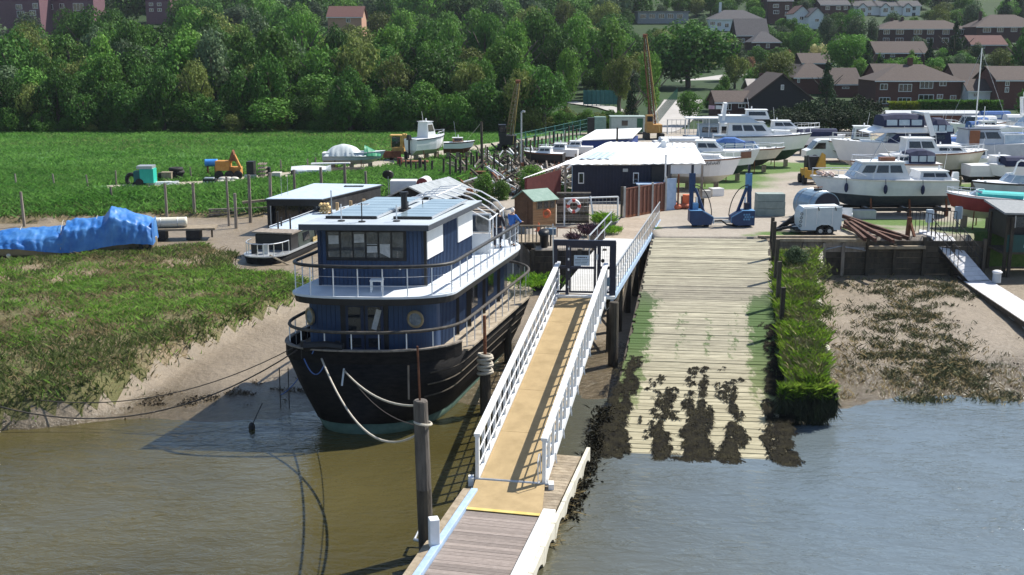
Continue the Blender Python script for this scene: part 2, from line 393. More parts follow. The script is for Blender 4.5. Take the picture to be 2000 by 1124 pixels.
def leafy(m, k=.45):
    t = m.node_tree; N = t.nodes; K = t.links.new; b = N['Principled BSDF']; out = [n for n in N if n.type == 'OUTPUT_MATERIAL'][0]
    tr = N.new('ShaderNodeBsdfTranslucent'); src = b.inputs['Base Color'].links[0].from_socket; hs = N.new('ShaderNodeHueSaturation'); hs.inputs['Value'].default_value = 1.5; hs.inputs['Saturation'].default_value = 1.05
    K(src, hs.inputs['Color']); K(hs.outputs[0], tr.inputs[0]); mx = N.new('ShaderNodeMixShader'); mx.inputs[0].default_value = k
    b.inputs['Specular IOR Level'].default_value = .2
    K(b.outputs[0], mx.inputs[1]); K(tr.outputs[0], mx.inputs[2]); K(mx.outputs[0], out.inputs['Surface']); return m
mt_green = mat('marsh_grass', (.10, .19, .03), (.17, .28, .065), world=True, scale=.8, isl=.3, rough=.8)
mt_olive = mat('marsh_purslane', (.06, .085, .025), (.10, .125, .045), world=True, scale=.8, isl=.35, rough=.8)
mt_dry = mat('marsh_dead_stems', (.17, .135, .07), (.24, .20, .12), world=True, scale=.8, isl=.3, rough=.9)
mt_field = mat('meadow_grass', (.070, .175, .034), (.12, .24, .058), world=True, scale=.12, isl=.35, rough=.8)
mt_fieldl = mat('meadow_seed_heads', (.11, .17, .05), (.17, .2, .08), world=True, scale=.2, isl=.3, rough=.85)
for _m in (mt_green, mt_olive, mt_dry, mt_field, mt_fieldl): leafy(_m)
N1 = lambda x, d, s: fbm(x * .45, d * .45, s)
blades('marsh_purslane', scatter(-30, -8, 36, 66, 100000, marshd(lambda x, d, sd: np.clip(1.1 * sst(48, 43, d) + 1.4 * sst(2.2, .4, sd) * (.4 + .6 * (d < 62)) + .55 * sst(58, 61, d) + .35 * (N1(x, d, 2) > .52), .06, 1) * (.25 + .75 * sst(.36, .5, N1(x * 1.7, d * 1.7, 31)))), 10, .2), .22, .06, mt_olive, .6)
blades('marsh_grass', scatter(-30, -8, 38, 66, 120000, marshd(lambda x, d, sd: np.clip(.9 * sst(46, 52, d) * sst(60, 57, d) * (.35 + .8 * sst(-24, -14, x)) + .5 * (N1(x, d, 5) > .5) * sst(42, 47, d), 0.05, 1) * (.2 + .8 * sst(.38, .5, N1(x * 1.5, d * 1.5, 77)))), 8, .22), .22, .055, mt_green, .8)
blades('marsh_dead_stems', scatter(-30, -8, 38, 66, 60000, marshd(lambda x, d, sd: np.clip(.25 + .6 * (N1(x, d, 7) > .5), 0, 1)), 6, .25), .2, .035, mt_dry, .9)
def bankd(x, d):
    _, sd, s, y = ground_z(x, d); return np.where((s > .25) & ~y, sst(-.6, 1.6, s) * (.5 + .8 * N1(x, d, 11)), 0)
def trackdist(x, d): return distline(x, d, TRACK)
TRACK = [(-30, 83.2), (-23.4, 85.9), (-19, 90.7), (-13.2, 96.8), (-8.2, 108), (-2, 119), (6.4, 133), (12, 137.5), (18, 138.5), (22, 155), (27, 180), (31, 215), (44, 240), (70, 250)]
def offtrack(f): return lambda x, d: np.where(trackdist(x, d) > 1.5 + .7 * N1(x, d, 3), f(x, d), 0)
blades('bank_grass', scatter(-45, 6, 74, 96, 110000, offtrack(bankd), 9, .25), .36, .08, mt_field, .8)
blades('meadow_grass', scatter(-68, 3, 80, 138, 150000, offtrack(lambda x, d: np.where(d - np.interp(x, BXs, BYs) > 6, .8, 0)), 9, .4), .27, .13, mt_field, .9)
blades('meadow_seed_heads', scatter(-68, 3, 80, 138, 30000, offtrack(lambda x, d: np.where(d - np.interp(x, BXs, BYs) > 5, 1. * (fbm(x * .09, d * .13, 40) > .5), 0)), 7, .5), .3, .09, mt_fieldl, .9)
blades('bank_scrub', scatter(-45, 6, 73, 100, 60000, offtrack(lambda x, d: np.where((ground_z(x, d)[2] > .1) & (ground_z(x, d)[2] < 2.8) & ~ground_z(x, d)[3], .4 + .9 * (N1(x, d, 51) > .45), 0)), 8, .2), .3, .06, mt_olive, .8)
P = np.stack([RNG.uniform(-19, -3, 5000), np.zeros(5000), np.zeros(5000)], -1); P[:, 1] = np.interp(P[:, 0], [-19, -12, -8, -3], [38.6, 40.0, 40.6, 41.5]) + RNG.normal(.9, .55, 5000) + .6 * vnoise(P[:, 0], P[:, 0] * 0, 5); P = P[(vnoise(P[:, 0] * 1.4, P[:, 1] * 2, 9) > .62)]; P[:, 2] = ground_z(P[:, 0], P[:, 1])[0] + .01
Q = np.stack([RNG.uniform(11, 24, 9000), RNG.uniform(41.5, 60.5, 9000), np.zeros(9000)], -1); Q = Q[vnoise(Q[:, 0] * 1.7, Q[:, 1] * 1.1, 19) > .78 + .1 * (Q[:, 1] > 46)]; Q[:, 2] = ground_z(Q[:, 0], Q[:, 1])[0] + .01
blades('tideline_debris', np.concatenate([P, Q]), .06, .07, mat('tideline_debris', (.05, .035, .02), (.14, .11, .07), world=True, scale=3, isl=.5, rough=.8), 1.6)
# right mudflat plants: one long dark patch and smaller tufts
def rpatch(x, d):
    k = np.zeros_like(x)
    for (px, py, rx, ry, a) in [(1760, 620, 70, 26, 1.), (1830, 690, 90, 34, 1.), (1900, 740, 60, 20, .8), (1780, 575, 70, 18, 1), (1840, 570, 40, 14, .9), (1840, 618, 26, 10, .9), (1855, 668, 26, 9, .9), (1640, 560, 45, 8, .5), (1810, 757, 50, 9, .9), (1740, 690, 90, 50, .3)]:
        c = at(px, py, -2.3); s_ = 2200 / c.y; k += a * np.exp(-(((x - c.x) / (rx / s_)) ** 2 + ((d - c.y) / (ry / s_ / .21)) ** 2) * 1.3)
    return np.clip(k * (.12 + 1.3 * sst(.42, .6, N1(x * 3, d * 3, 6))), 0, 1)
blades('mudflat_plants', scatter(12, 24, 41, 61, 110000, rpatch, 7, .10), .15, .035, mat('mudflat_plants', (.075, .09, .03), (.14, .14, .065), world=True, scale=1., isl=.4), .9)
blades('mudflat_dead_stems', scatter(12, 24, 41, 61, 14000, lambda x, d: np.clip(rpatch(x, d) * .7 + .35 * sst(50, 44, d) * sst(23, 18, x), 0, 1), 5, .2), .2, .035, mt_dry, .8)

# ------------------------------------------------------------------ track and road (sheets just above the ground)
def strip(name, pts, w, m, dz=.02, jit=.3, seed=1, sub=10):
    P = [];
    for a, b in zip(pts[:-1], pts[1:]):
        for k in range(sub): P.append((a[0] + (b[0] - a[0]) * k / sub, a[1] + (b[1] - a[1]) * k / sub))
    P.append(pts[-1]); P = np.array(P); T = np.gradient(P, axis=0); T /= np.linalg.norm(T, axis=1)[:, None]; Nn = np.stack([-T[:, 1], T[:, 0]], -1)
    j = (vnoise(np.arange(len(P)) * .37, np.zeros(len(P)), seed) - .5) * jit; cols = []
    for k in np.linspace(-1, 1, 5):
        Q = P + Nn * ((w / 2 + j) * k)[:, None]; z = np.maximum(ground_z(Q[:, 0], Q[:, 1])[0], -.2) + dz; cols.append(np.column_stack([Q, z]))
    V = np.stack(cols, 1).reshape(-1, 3); i = (np.arange(len(P) - 1)[:, None] * 5 + np.arange(4)[None]).ravel()
    return npobj(name, V, np.stack([i, i + 5, i + 6, i + 1], -1), m, kind='structure', smooth=True)
strip('track', TRACK[:8], 2.6, mat('sandy_track', (.30, .26, .195), (.40, .36, .29), world=True, scale=.8, bump=.4), .03, 1.0)
strip('road', [(11, 137), (17, 138.5), (22, 155), (27, 180), (31, 215), (46, 238), (90, 246)], 6, mat('pale_road', (.36, .34, .32), (.44, .42, .40), world=True, scale=.4), .05, .2, sub=14)
strip('back_path', [(18, 152), (14, 170), (9, 178)], 2.5, mat('pale_road', (0, 0, 0)), .04, .4)
# ================================================================== MATERIALS
M_white = mat('white_painted_steel', (.70, .72, .74), (.80, .81, .82), rough=.45, scale=3)
M_whitew = mat('weathered_white_paint', (.62, .61, .58), (.80, .79, .76), rough=.6, scale=2.2, bump=.15)
M_grip = mat('tan_grip_deck', (.31, .225, .11), (.43, .315, .165), rough=.85, scale=1.6, bump=.4, bscale=90, lo=.25, hi=.6, detail=10)
M_yellow = mat('faded_yellow_paint', (.62, .46, .12), (.72, .56, .2), rough=.6)
M_plank = mat('grey_deck_board', (.20, .165, .145), (.30, .255, .23), rough=.85, scale=5, stretch=(1, 5, 5), bump=.3, rnd=.22)
M_timber = mat('weathered_timber', (.22, .175, .12), (.36, .30, .22), rough=.9, scale=4, stretch=(1, 1, .3), bump=.5, rnd=.2)
M_tdark = mat('dark_wet_timber', (.035, .03, .024), (.085, .07, .05), rough=.85, scale=5, stretch=(1, 1, .25), bump=.6, rnd=.25)
M_tgrey = mat('silvered_timber', (.16, .135, .11), (.30, .26, .22), rough=.9, scale=6, stretch=(1, 1, .2), bump=.6, rnd=.25)
M_navy = mat('navy_painted_steel', (.008, .011, .03), (.012, .016, .04), rough=.4, scale=4)
M_black = mat('black_paint', (.010, .010, .012), (.02, .02, .022), rough=.5, scale=3)
M_steel = mat('galvanised_steel', (.38, .40, .42), (.5, .52, .54), rough=.45, metal=.6, scale=6)
M_rust = mat('rusty_steel', (.10, .035, .018), (.22, .085, .04), rough=.85, scale=5, bump=.3, rnd=.2)
M_rope = mat('pale_rope', (.42, .38, .30), (.55, .5, .42), rough=.9, scale=30)
M_roped = mat('dark_wet_rope', (.04, .035, .03), (.08, .07, .06), rough=.9, scale=30)
M_rubber = mat('black_rubber', (.012, .012, .013), (.03, .03, .03), rough=.8, scale=6)
M_bluew = mat('pale_blue_paint', (.30, .42, .60), (.42, .54, .70), rough=.5)
M_weed = mat('bladder_weed', (.007, .006, .004), (.024, .021, .010), world=True, scale=3, isl=.6, rough=.85, spec=.12)
M_glass = glassy('dark_glass', (.012, .014, .018))
M_conc = mat('pale_concrete', (.42, .42, .40), (.54, .53, .5), rough=.9, scale=2.5, bump=.2)
M_green_w = mat('algae_on_timber', (.05, .11, .02), (.10, .16, .04), rough=.8, scale=3)

# ================================================================== GANGWAY
GN = Vector((-.05, 31.83, -2.38)); GF = Vector((3.0, 47.1, -.02))
ga = (GF - GN); gl = ga.length; ga.normalize(); gr = Vector((ga.y, -ga.x, 0)).normalized(); gu = gr.cross(ga).normalized()
def gp(t, w, h=0): return GN + ga * t + gr * w + Vector((0, 0, h))
gang = thing('gangway', 'long white steel gangway with tan deck sloping from the navy gate down to the pontoon', 'gangway', tuple(GN))
n = 5
for i in range(n):
    a, b = gl * i / n + .006, gl * (i + 1) / n - .006
    B().slab(gp(a, -.95), gp(a, .95), gp(b, .95), gp(b, -.95), .06).build('deck_panel', M_grip, gang)
for sgn in (-1, 1):
    w = sgn * 1.02
    B().beam(gp(.0, w, 1.40), gp(gl - .1, w, 1.40), .2, .11).build('handrail', M_white, gang, bevel=.015)
    B().beam(gp(0, w, -.02), gp(gl, w, -.02), .1, .24).build('bottom_chord', M_white, gang)
    for h in (.45, .9):
        B().tube([gp(.1, w - sgn * .05, h), gp(gl - .1, w - sgn * .05, h)], .025, 6).build('mid_rail', M_white, gang)
    m = 19
    for i in range(m + 1):
        t = .06 + (gl - .22) * i / m; wd = .13 if i in (0, m) else .07
        B().beam(gp(t, w, 0), gp(t, w, 1.36), .11 if i in (0, m) else .09, wd, up=ga).build('end_post' if i in (0, m) else 'post', M_white, gang)
    for i in range(m):
        if sgn > 0 and i % 2 == 0:
            t = .06 + (gl - .22) * i / m
            B().beam(gp(t + .1, w + .06, .1), gp(t + .1, w + .10, -.25), .05, .05).build('bracket', M_white, gang)
B().tube([gp(.08, .9, .30), gp(.05, .9, .95), gp(-.2, .9, 1.05), gp(-.38, .9, .9), gp(-.3, .9, .2), gp(.02, .9, .1)], .02, 6).build('loop_handle', M_white, gang)
B().tube([gp(.0, -1.1, .02), gp(.0, 1.25, .02)], .05, 8).build('hinge_bar', M_steel, gang)
for w in (-1.2, 1.25):
    B().box(*(gp(-.05, w)[:2]), GN.z - .16, .16, .3, .26).build('roller_bracket', M_white, gang)
    B().tube([gp(-.3, w - .05, -.22), gp(-.3, w + .06, -.22)], .11, 12).build('roller_wheel', M_rubber, gang)
tp = [gp(-.05, -1.06, .03), gp(-.05, 1.06, .03)]
PO = Vector((-.2, 29.72, -2.42)); pa = Vector((.222, .975, 0)).normalized(); pr = Vector((pa.y, -pa.x, 0))
def pp(t, w, h=0): return PO + pa * t + pr * w + Vector((0, 0, h))
B().slab(pp(.0, -1.1, .05), pp(0, 1.06, .05), tp[1], tp[0], .035).build('tongue_plate', M_grip, gang)
B().slab(pp(-.12, -1.1, .03), pp(-.12, 1.06, .03), pp(0, 1.06, .052), pp(0, -1.1, .052), .02).build('edge_strip', M_yellow, gang)

# ================================================================== PONTOON
pont = thing('pontoon', 'floating pontoon with grey deck boards and white edge beam at the foot of the gangway', 'pontoon', tuple(PO))
k = 0; t = -9.0
proto = None
while t < -.14:
    if proto is None:
        b = B(); q = pp(t, 0); b.beam(pp(t, -1.08, -.02), pp(t, 1.06, -.02), .166, .045); proto = b.build('plank', M_plank, pont); p0 = t
    else:
        c = proto.copy(); COL.objects.link(c); c.location = pa * (t - p0) + Vector((0, 0, random.uniform(-.004, .004)))
    t += .175
t = .05
while t < 4.9:                                     # cross boards beneath the gangway foot
    B().beam(pp(t, -1.2, -.06), pp(t, 1.36, -.06), .2, .05).build('plank', M_timber, pont); t += .215
B().beam(pp(-9, 1.24, -.02), pp(.2, 1.24, -.02), .36, .3).build('edge_beam', M_whitew, pont, bevel=.02)
B().beam(pp(-9, -1.2, .0), pp(1.2, -1.2, .0), .2, .26).build('edge_beam', M_bluew, pont, bevel=.02, label='pale blue edge beam on the river side')
B().beam(pp(-9, -1.46, -.05), pp(1.3, -1.46, -.05), .22, .2).build('timber_fender', M_timber, pont)
B().beam(pp(-9, .0, -.35), pp(4.9, .0, -.35), 2.4, .5).build('float', M_tdark, pont)
b = B()                                             # scalloped white fender face along the right
t = -6.6
while t < 5.0:
    for j in range(6):
        a0, a1 = j / 6, (j + 1) / 6; f = lambda a: .62 - .42 * math.sin(math.pi * a) ** .6
        A, C = t + 1.5 * a0, t + 1.5 * a1
        b.hexa([pp(A, 1.43, -f(a0)), pp(A, 1.55, -f(a0)), pp(C, 1.55, -f(a1)), pp(C, 1.43, -f(a1)), pp(A, 1.43, .02), pp(A, 1.55, .02), pp(C, 1.55, .02), pp(C, 1.43, .02)])
    t += 1.53
b.build('fender_face', mat('pale_fender', (.50, .47, .38), (.64, .61, .52), rough=.7, scale=3), pont)
q = at(848, 1068, -2.4)
B().box(q.x, q.y, -2.45, .26, .3, .85, .25).build('white_box_post', M_white, pont, bevel=.02)
B().tube([pp(-2.3, -1.3, -.1), pp(-2.1, -2.0, -.1), pp(-1.6, -2.05, -.1), pp(-1.5, -1.3, -.1)], .045, 8).build('pile_guide', M_steel, pont)

# ================================================================== MOORING PILES
def pile(px, py, z, ptop, r, m, lab, lean=(0, 0), n=12, name='mooring_pile', cat='mooring pile', group=None):
    c = at(px, py, z); top = atd(px, ptop, c.y).z
    t = thing(name, lab, cat, tuple(c), 0, group)
    b = B(); rings = []
    for i, h in enumerate((-1.2, 0, .5 * (top - c.z), top - c.z - .03, top - c.z)):
        rr = r * (1.05 - .1 * i / 4) * (.9 if i == 4 else 1)
        rings.append([(c.x + lean[0] * h + rr * math.cos(6.283 * k / n) * (1 + .06 * math.sin(3 * k + i)), c.y + lean[1] * h + rr * math.sin(6.283 * k / n), c.z + h) for k in range(n)])
    b.loft(rings).build('shaft', m, t); return t, c, top
pl, pc, ptop = pile(833, 1085, -2.9, 782, .19, mat('grey_black_pile', (.06, .052, .045), (.16, .14, .12), rough=.9, scale=5, stretch=(1, 1, .15), bump=.6), 'tall grey mooring pile standing in the water left of the pontoon foot', (-.02, 0))
rr = [[(pc.x - .02 * (z + 2.9) + .20 * math.cos(6.283 * k / 12), pc.y + .20 * math.sin(6.283 * k / 12), z) for k in range(12)] for z in (-3.6, -2.2, -1.35, -1.0)]; B().loft(rr).build('wet_lower_shaft', M_tdark, pl)
b = B().torus((pc.x - .03, pc.y, ptop - .62), .22, .035, (0.15, .1, 1), 20, 6); b.build('rope_turn', M_rope, pl)
b = B(); b.tube([(pc.x - .1, pc.y, ptop - .1), (pc.x - .14, pc.y, ptop + 1.45)], .03, 6); b.build('rusty_rod', M_rust, pl)
B().loft([[(pc.x + .205 * math.cos(a) + .003, pc.y + .205 * math.sin(a) - .01, z) for a in np.linspace(-1.2, 1.0, 7)] for z in (-2.9, -2.2, -1.75)], closed=False, cap0=False, cap1=False).build('weed_skirt', M_green_w, pl)
p2, c2, t2 = pile(948, 800, -2.75, 692, .19, M_tdark, 'dark pile with a thick coil of pale rope beside the white gangway')
b = B()
for i in range(6): b.torus((c2.x, c2.y, t2 - .05 - i * .13), .24 + .02 * (i % 2), .065, (.12 * (-1) ** i, .1, 1), 20, 6)
b.build('rope_coil', M_rope, p2)
B().tube([(c2.x, c2.y, t2 - .2), (c2.x - .02, c2.y, t2 + 1.45)], .06, 8).build('rusty_pipe', M_rust, p2)
pile(992, 700, -2.5, 630, .15, M_tdark, 'short black pile close against the houseboat side')
p4 = pile(1197, 705, -2.5, 590, .2, M_tdark, 'stout black pile under the gate end of the jetty')
# ================================================================== JETTY
J0 = Vector((3.12, 47.2, 0)); J1 = Vector((7.85, 68.2, .06)); ja = (J1 - J0); jl = ja.length; ja.normalize(); jr = Vector((ja.y, -ja.x, 0)).normalized()
def jp(t, w, h=0): return J0 + ja * t + jr * w + Vector((0, 0, h))
jet = thing('jetty', 'pale boarded jetty with grey railings running from the navy gate up to the yard', 'jetty', tuple(J0))
M_jd = mat('pale_grip_board', (.50, .49, .47), (.62, .61, .58), rough=.8, scale=4, stretch=(1, 4, 4), rnd=.10)
M_jb = mat('brown_boards', (.30, .24, .18), (.40, .33, .26), rough=.85, scale=4, rnd=.12)
t = .1; i = 0
while t < jl - .1:
    B().beam(jp(t, -1.14, -.03), jp(t, 1.14, -.03), .285, .05).build('plank', M_jd if t < 14.2 else M_jb, jet); t += .3
for w in (-1.12, 1.2):
    B().beam(jp(-.2, w, -.17), jp(jl, w, -.17), .12, .24).build('edge_beam', M_bluew if w > 0 else M_steel, jet)
for h in (.55, 1.1):
    B().tube([jp(.1, 1.2, h), jp(jl - .5, 1.2, h)], .028, 6).build('handrail', M_steel, jet)
    B().tube([jp(8.2, -1.1, h), jp(16.4, -1.1, h)], .04, 6).build('handrail', M_steel, jet)
t = .3
while t < jl - .4:
    B().tube([jp(t, 1.2, -.2), jp(t, 1.2, 1.1)], .026, 5).build('baluster', M_steel, jet); t += .82
for t in (8.3, 11, 13.7, 16.3): B().tube([jp(t, -1.1, -.1), jp(t, -1.1, 1.1)], .03, 6).build('post', M_steel, jet)
for t in (.5, 3.5, 6.8, 10.0, 13.2, 16.2):
    for w in (-1.0, 1.05):
        q = jp(t, w); B().box(q.x, q.y, -3.4, .26, .26, 3.2, .2).build('leg', M_tdark, jet)
    B().beam(jp(t, -1.25, -.36), jp(t, 1.25, -.36), .22, .2).build('cross_beam', M_tdark, jet)
for t in (2, 5.2, 8.4): B().beam(jp(t - 1.4, 1.08, -1.9), jp(t + 1.3, 1.08, -.5), .1, .08).build('brace', M_tdark, jet)
q = jp(1.5, 1.06); B().box(q.x, q.y - .16, -1.5, .3, .12, .75).build('hanging_plate', M_conc, jet)
b = B(); b.tube([jp(-.1, 1.3, -.25), jp(-.2, 1.0, -.62), jp(-.3, .6, -.4)], .02, 5); b.build('chain', M_steel, jet)
# ================================================================== GATE
gate = thing('security_gate', 'navy steel mesh gate and frame with a pale notice between gangway and jetty', 'gate', tuple(jp(-.15, 0)))
gw = 2.46
def g(w, h, o=0): return Vector((J0.x - .07 + w * .995, J0.y - .2 - w * .09 + o, h))
X0, X1, XD0, XD1 = -1.23, 1.23, -.62, .52
for w, wd in ((X0, .2), (X1, .26)): B().beam(g(w, -.25), g(w, 2.3), wd, .16, up=(0, 1, 0)).build('frame_post', M_navy, gate)
for w in (XD0 - .08, XD1 + .12): B().beam(g(w, 0), g(w, 2.2), .14, .12, up=(0, 1, 0)).build('jamb', M_navy, gate)
B().beam(g(X0 - .08, 2.24), g(X1 + .12, 2.24), .16, .24).build('top_beam', M_navy, gate)
B().beam(g(X0, 1.18, .01), g(XD0 - .1, 1.18, .01), .08, .12).build('mid_bar', M_navy, gate)
B().beam(g(XD1 + .14, 1.18, .01), g(X1, 1.18, .01), .08, .12).build('mid_bar', M_navy, gate)
for a, c in ((X0, XD0 - .1), (XD1 + .14, X1)): B().beam(g(a, .12), g(c, .12), .08, .08).build('sill_bar', M_navy, gate)
door = B().beam(g(XD0 + .04, .1, -.03), g(XD0 + .04, 2.08, -.03), .08, .06, up=(0, 1, 0)).beam(g(XD1 - .04, .1, -.03), g(XD1 - .04, 2.08, -.03), .1, .06, up=(0, 1, 0)) \
    .beam(g(XD0, 2.08, -.03), g(XD1, 2.08, -.03), .06, .1).beam(g(XD0, 1.18, -.035), g(XD1, 1.18, -.035), .06, .1).beam(g(XD0, .12, -.03), g(XD1, .12, -.03), .06, .08).build('door', M_navy, gate)
b = B()
for w in np.arange(XD0 + .12, XD1 - .08, .075): b.beam(g(w, .14, -.02), g(w, 2.05, -.02), .012, .012, up=(0, 1, 0))
b.build('mesh', M_navy, door, kind='stuff')
b = B()
for a, c in ((X0 + .1, XD0 - .15), (XD1 + .2, X1 - .1)):
    for w in np.arange(a, c, .075): b.beam(g(w, .14, .02), g(w, 2.15, .02), .012, .012, up=(0, 1, 0))
b.build('mesh', M_navy, gate, kind='stuff')
sg = B().slab(g(-.42, 1.27, -.085), g(.24, 1.27, -.085), g(.24, 1.72, -.085), g(-.42, 1.72, -.085), .015).build('notice', mat('pale_notice', (.42, .54, .66), (.50, .60, .70), rough=.5), door)
M_ink = mat('dark_ink', (.03, .05, .08), (.05, .07, .10), rough=.6)
b = B(); xx = -.28                                     # unreadable bold heading, then ruled lines of small print
for wd in (.06, .05, .06, .06, .05, .06, .02, .06):
    b.slab(g(xx, 1.60, -.088), g(xx + wd - .012, 1.60, -.088), g(xx + wd - .012, 1.655, -.088), g(xx, 1.655, -.088), .004); xx += wd
for r_ in range(4):
    for a, c in ((-.38, -.1 - .02 * r_), (-.08 - .02 * r_, .2 - .03 * r_)):
        h = 1.53 - r_ * .063; b.slab(g(a, h, -.088), g(c, h, -.088), g(c, h + .018, -.088), g(a, h + .018, -.088), .004)
b.build('lettering', M_ink, door)
for h in (1.95, 1.5, 1.05, .3): B().box(*(g(XD0 - .03, 0, -.09)[:2]), h, .07, .05, .09).build('hinge', M_white, gate)
B().box(*(g(XD1 + .03, 0, -.1)[:2]), 1.55, .09, .06, .22).build('lock_plate', M_white, gate)
B().ball(*(g(XD1 + .28, 1.5, -.09)), .08, .06, .09).build('padlock', M_black, gate)
B().box(*(g(X1 - .22, 0, -.12)[:2]), .42, .2, .12, .36).build('keypad_box', mat('slate_grey', (.10, .16, .22), (.14, .2, .27), rough=.5), gate)
B().slab(g(X0, .0, -.28), g(X1 + .1, 0, -.28), g(X1 + .1, 0, -.02), g(X0, 0, -.02), .12).build('threshold', M_white, gate)
B().tube([g(X0 - .04, -.2, -.1), g(X0 - .1, 3.05, -.1)], .03, 6).build('pole', M_steel, gate)

# ================================================================== SLIPWAY
SL0, SR0, SL1, SR1 = Vector((7.80, 61.35, .02)), Vector((14.0, 60.75, .02)), Vector((3.09, 35.7, -2.9)), Vector((9.0, 34.9, -2.9))
def sp(t, w, h=0):                                     # t 0 top .. 1 waterline ; w 0 left .. 1 right
    return (SL0 * (1 - w) + SR0 * w) * (1 - t) + (SL1 * (1 - w) + SR1 * w) * t + Vector((0, 0, h))
def slip_mat():
    m = mat('slipway_plank', (.20, .18, .13), (.44, .41, .30), rough=.85, scale=1.1, stretch=(1, 6, 1), rnd=.2, bump=.4, bscale=14, lo=.3, hi=.7)
    t = m.node_tree; N = t.nodes; K = t.links.new; bs = N['Principled BSDF']; old = bs.inputs['Base Color'].links[0].from_socket
    P = N.new('ShaderNodeNewGeometry').outputs['Position']
    def dot(v, off):
        d = N.new('ShaderNodeVectorMath'); d.operation = 'DOT_PRODUCT'; d.inputs[1].default_value = v; K(P, d.inputs[0])
        a = N.new('ShaderNodeMath'); a.inputs[1].default_value = off; K(d.outputs['Value'], a.inputs[0]); return a.outputs[0]
    w = dot((1, -.1855, 0), -(7.80 - .1855 * 61.35)); tt = dot((0, -1 / 25.7, 0), 61.2 / 25.7)   # metres across, 0..1 along
    def band(s, a, b, c, d):
        r = N.new('ShaderNodeMapRange'); r.inputs[1].default_value = a; r.inputs[2].default_value = b; K(s, r.inputs[0])
        q = N.new('ShaderNodeMapRange'); q.inputs[1].default_value = c; q.inputs[2].default_value = d; q.inputs[3].default_value = 1; q.inputs[4].default_value = 0; K(s, q.inputs[0])
        mlt = N.new('ShaderNodeMath'); mlt.operation = 'MULTIPLY'; K(r.outputs[0], mlt.inputs[0]); K(q.outputs[0], mlt.inputs[1]); return mlt.outputs[0]
    def op(o, a, b):
        x = N.new('ShaderNodeMath'); x.operation = o
        for i, s in enumerate((a, b)):
            if isinstance(s, (int, float)): x.inputs[i].default_value = s
            else: K(s, x.inputs[i])
        return x.outputs[0]
    n = N.new('ShaderNodeTexNoise'); n.inputs['Scale'].default_value = 3.2; n.inputs['Detail'].default_value = 8; n.inputs['Roughness'].default_value = .75
    mp = N.new('ShaderNodeMapping'); mp.inputs['Scale'].default_value = (1, .45, 1); K(P, mp.inputs[0]); K(mp.outputs[0], n.inputs[0])
    side = op('MAXIMUM', op('MULTIPLY', band(w, -1, -.9, .1, 1.5), band(tt, .30, .40, .80, .98)), op('MULTIPLY', band(w, 4.4, 5.8, 8, 9), band(tt, .32, .42, .78, .95)))
    mid = op('MULTIPLY', op('MAXIMUM', op('MAXIMUM', band(w, 1.7, 2.0, 2.3, 2.8), band(w, 2.9, 3.2, 3.4, 3.7)), band(w, 3.9, 4.2, 4.5, 4.9)), op('MULTIPLY', band(tt, .36, .5, .62, .82), .4))
    al = op('ADD', op('MAXIMUM', side, mid), op('MULTIPLY', op('SUBTRACT', n.outputs[0], .5), 1.6))
    fr = N.new('ShaderNodeMapRange'); fr.inputs[1].default_value = .38; fr.inputs[2].default_value = .55; K(al, fr.inputs[0])
    fr2 = op('MULTIPLY', fr.outputs[0], .95)
    mx = N.new('ShaderNodeMix'); mx.data_type = 'RGBA'; K(fr2, mx.inputs['Factor']); K(old, mx.inputs['A']); mx.inputs['B'].default_value = (.042, .095, .012, 1)
    # wet tide band and oil smear lower the value a little, yellow stain near the water
    br = op('MULTIPLY', band(tt, .26, .33, .36, .45), op('MULTIPLY', n.outputs[0], .75))
    m2 = N.new('ShaderNodeMix'); m2.data_type = 'RGBA'; K(br, m2.inputs['Factor']); K(mx.outputs['Result'], m2.inputs['A']); m2.inputs['B'].default_value = (.11, .095, .085, 1)
    ye = op('MULTIPLY', band(tt, .6, .9, 1.2, 1.3), .3)
    m3 = N.new('ShaderNodeMix'); m3.data_type = 'RGBA'; K(ye, m3.inputs['Factor']); K(m2.outputs['Result'], m3.inputs['A']); m3.inputs['B'].default_value = (.46, .40, .22, 1)
    K(m3.outputs['Result'], bs.inputs['Base Color']); return m
M_slip = slip_mat()
slip = B(); 
for a, c in ((0, 1.12),): slip.hexa([sp(a, .02, -.35), sp(a, .98, -.35), sp(c, .98, -.35), sp(c, .02, -.35), sp(a, .02, -.12), sp(a, .98, -.12), sp(c, .98, -.12), sp(c, .02, -.12)])
slip = slip.build('slipway', M_tdark, kind='structure')
NP = 92
for i in range(NP):
    t0 = 1.09 * i / NP; t1 = 1.09 * (i + 1) / NP - .0012
    jl_, jr_ = random.uniform(-.012, .012), random.uniform(-.012, .012); z = random.uniform(-.012, .012)
    if random.random() < .12: jr_ += random.uniform(-.01, .02)
    b = B(); b.hexa([sp(t0, jl_, -.11), sp(t0, 1 + jr_, -.11), sp(t1, 1 + jr_, -.11), sp(t1, jl_, -.11), sp(t0, jl_, z), sp(t0, 1 + jr_, z), sp(t1, 1 + jr_, z), sp(t1, jl_, z)])
    b.build('plank', M_slip, slip)
for i in range(9):
    for w in (.02, .98):
        q = sp(.04 + i * .115, w); B().box(q.x, q.y, q.z - 2.2, .24, .24, 2.0).build('pile', M_tdark, slip)
for w in (-.005, 1.005): B().beam(sp(0, w, -.2), sp(1.05, w, -.2), .14, .26).build('edge_beam', M_tdark, slip)
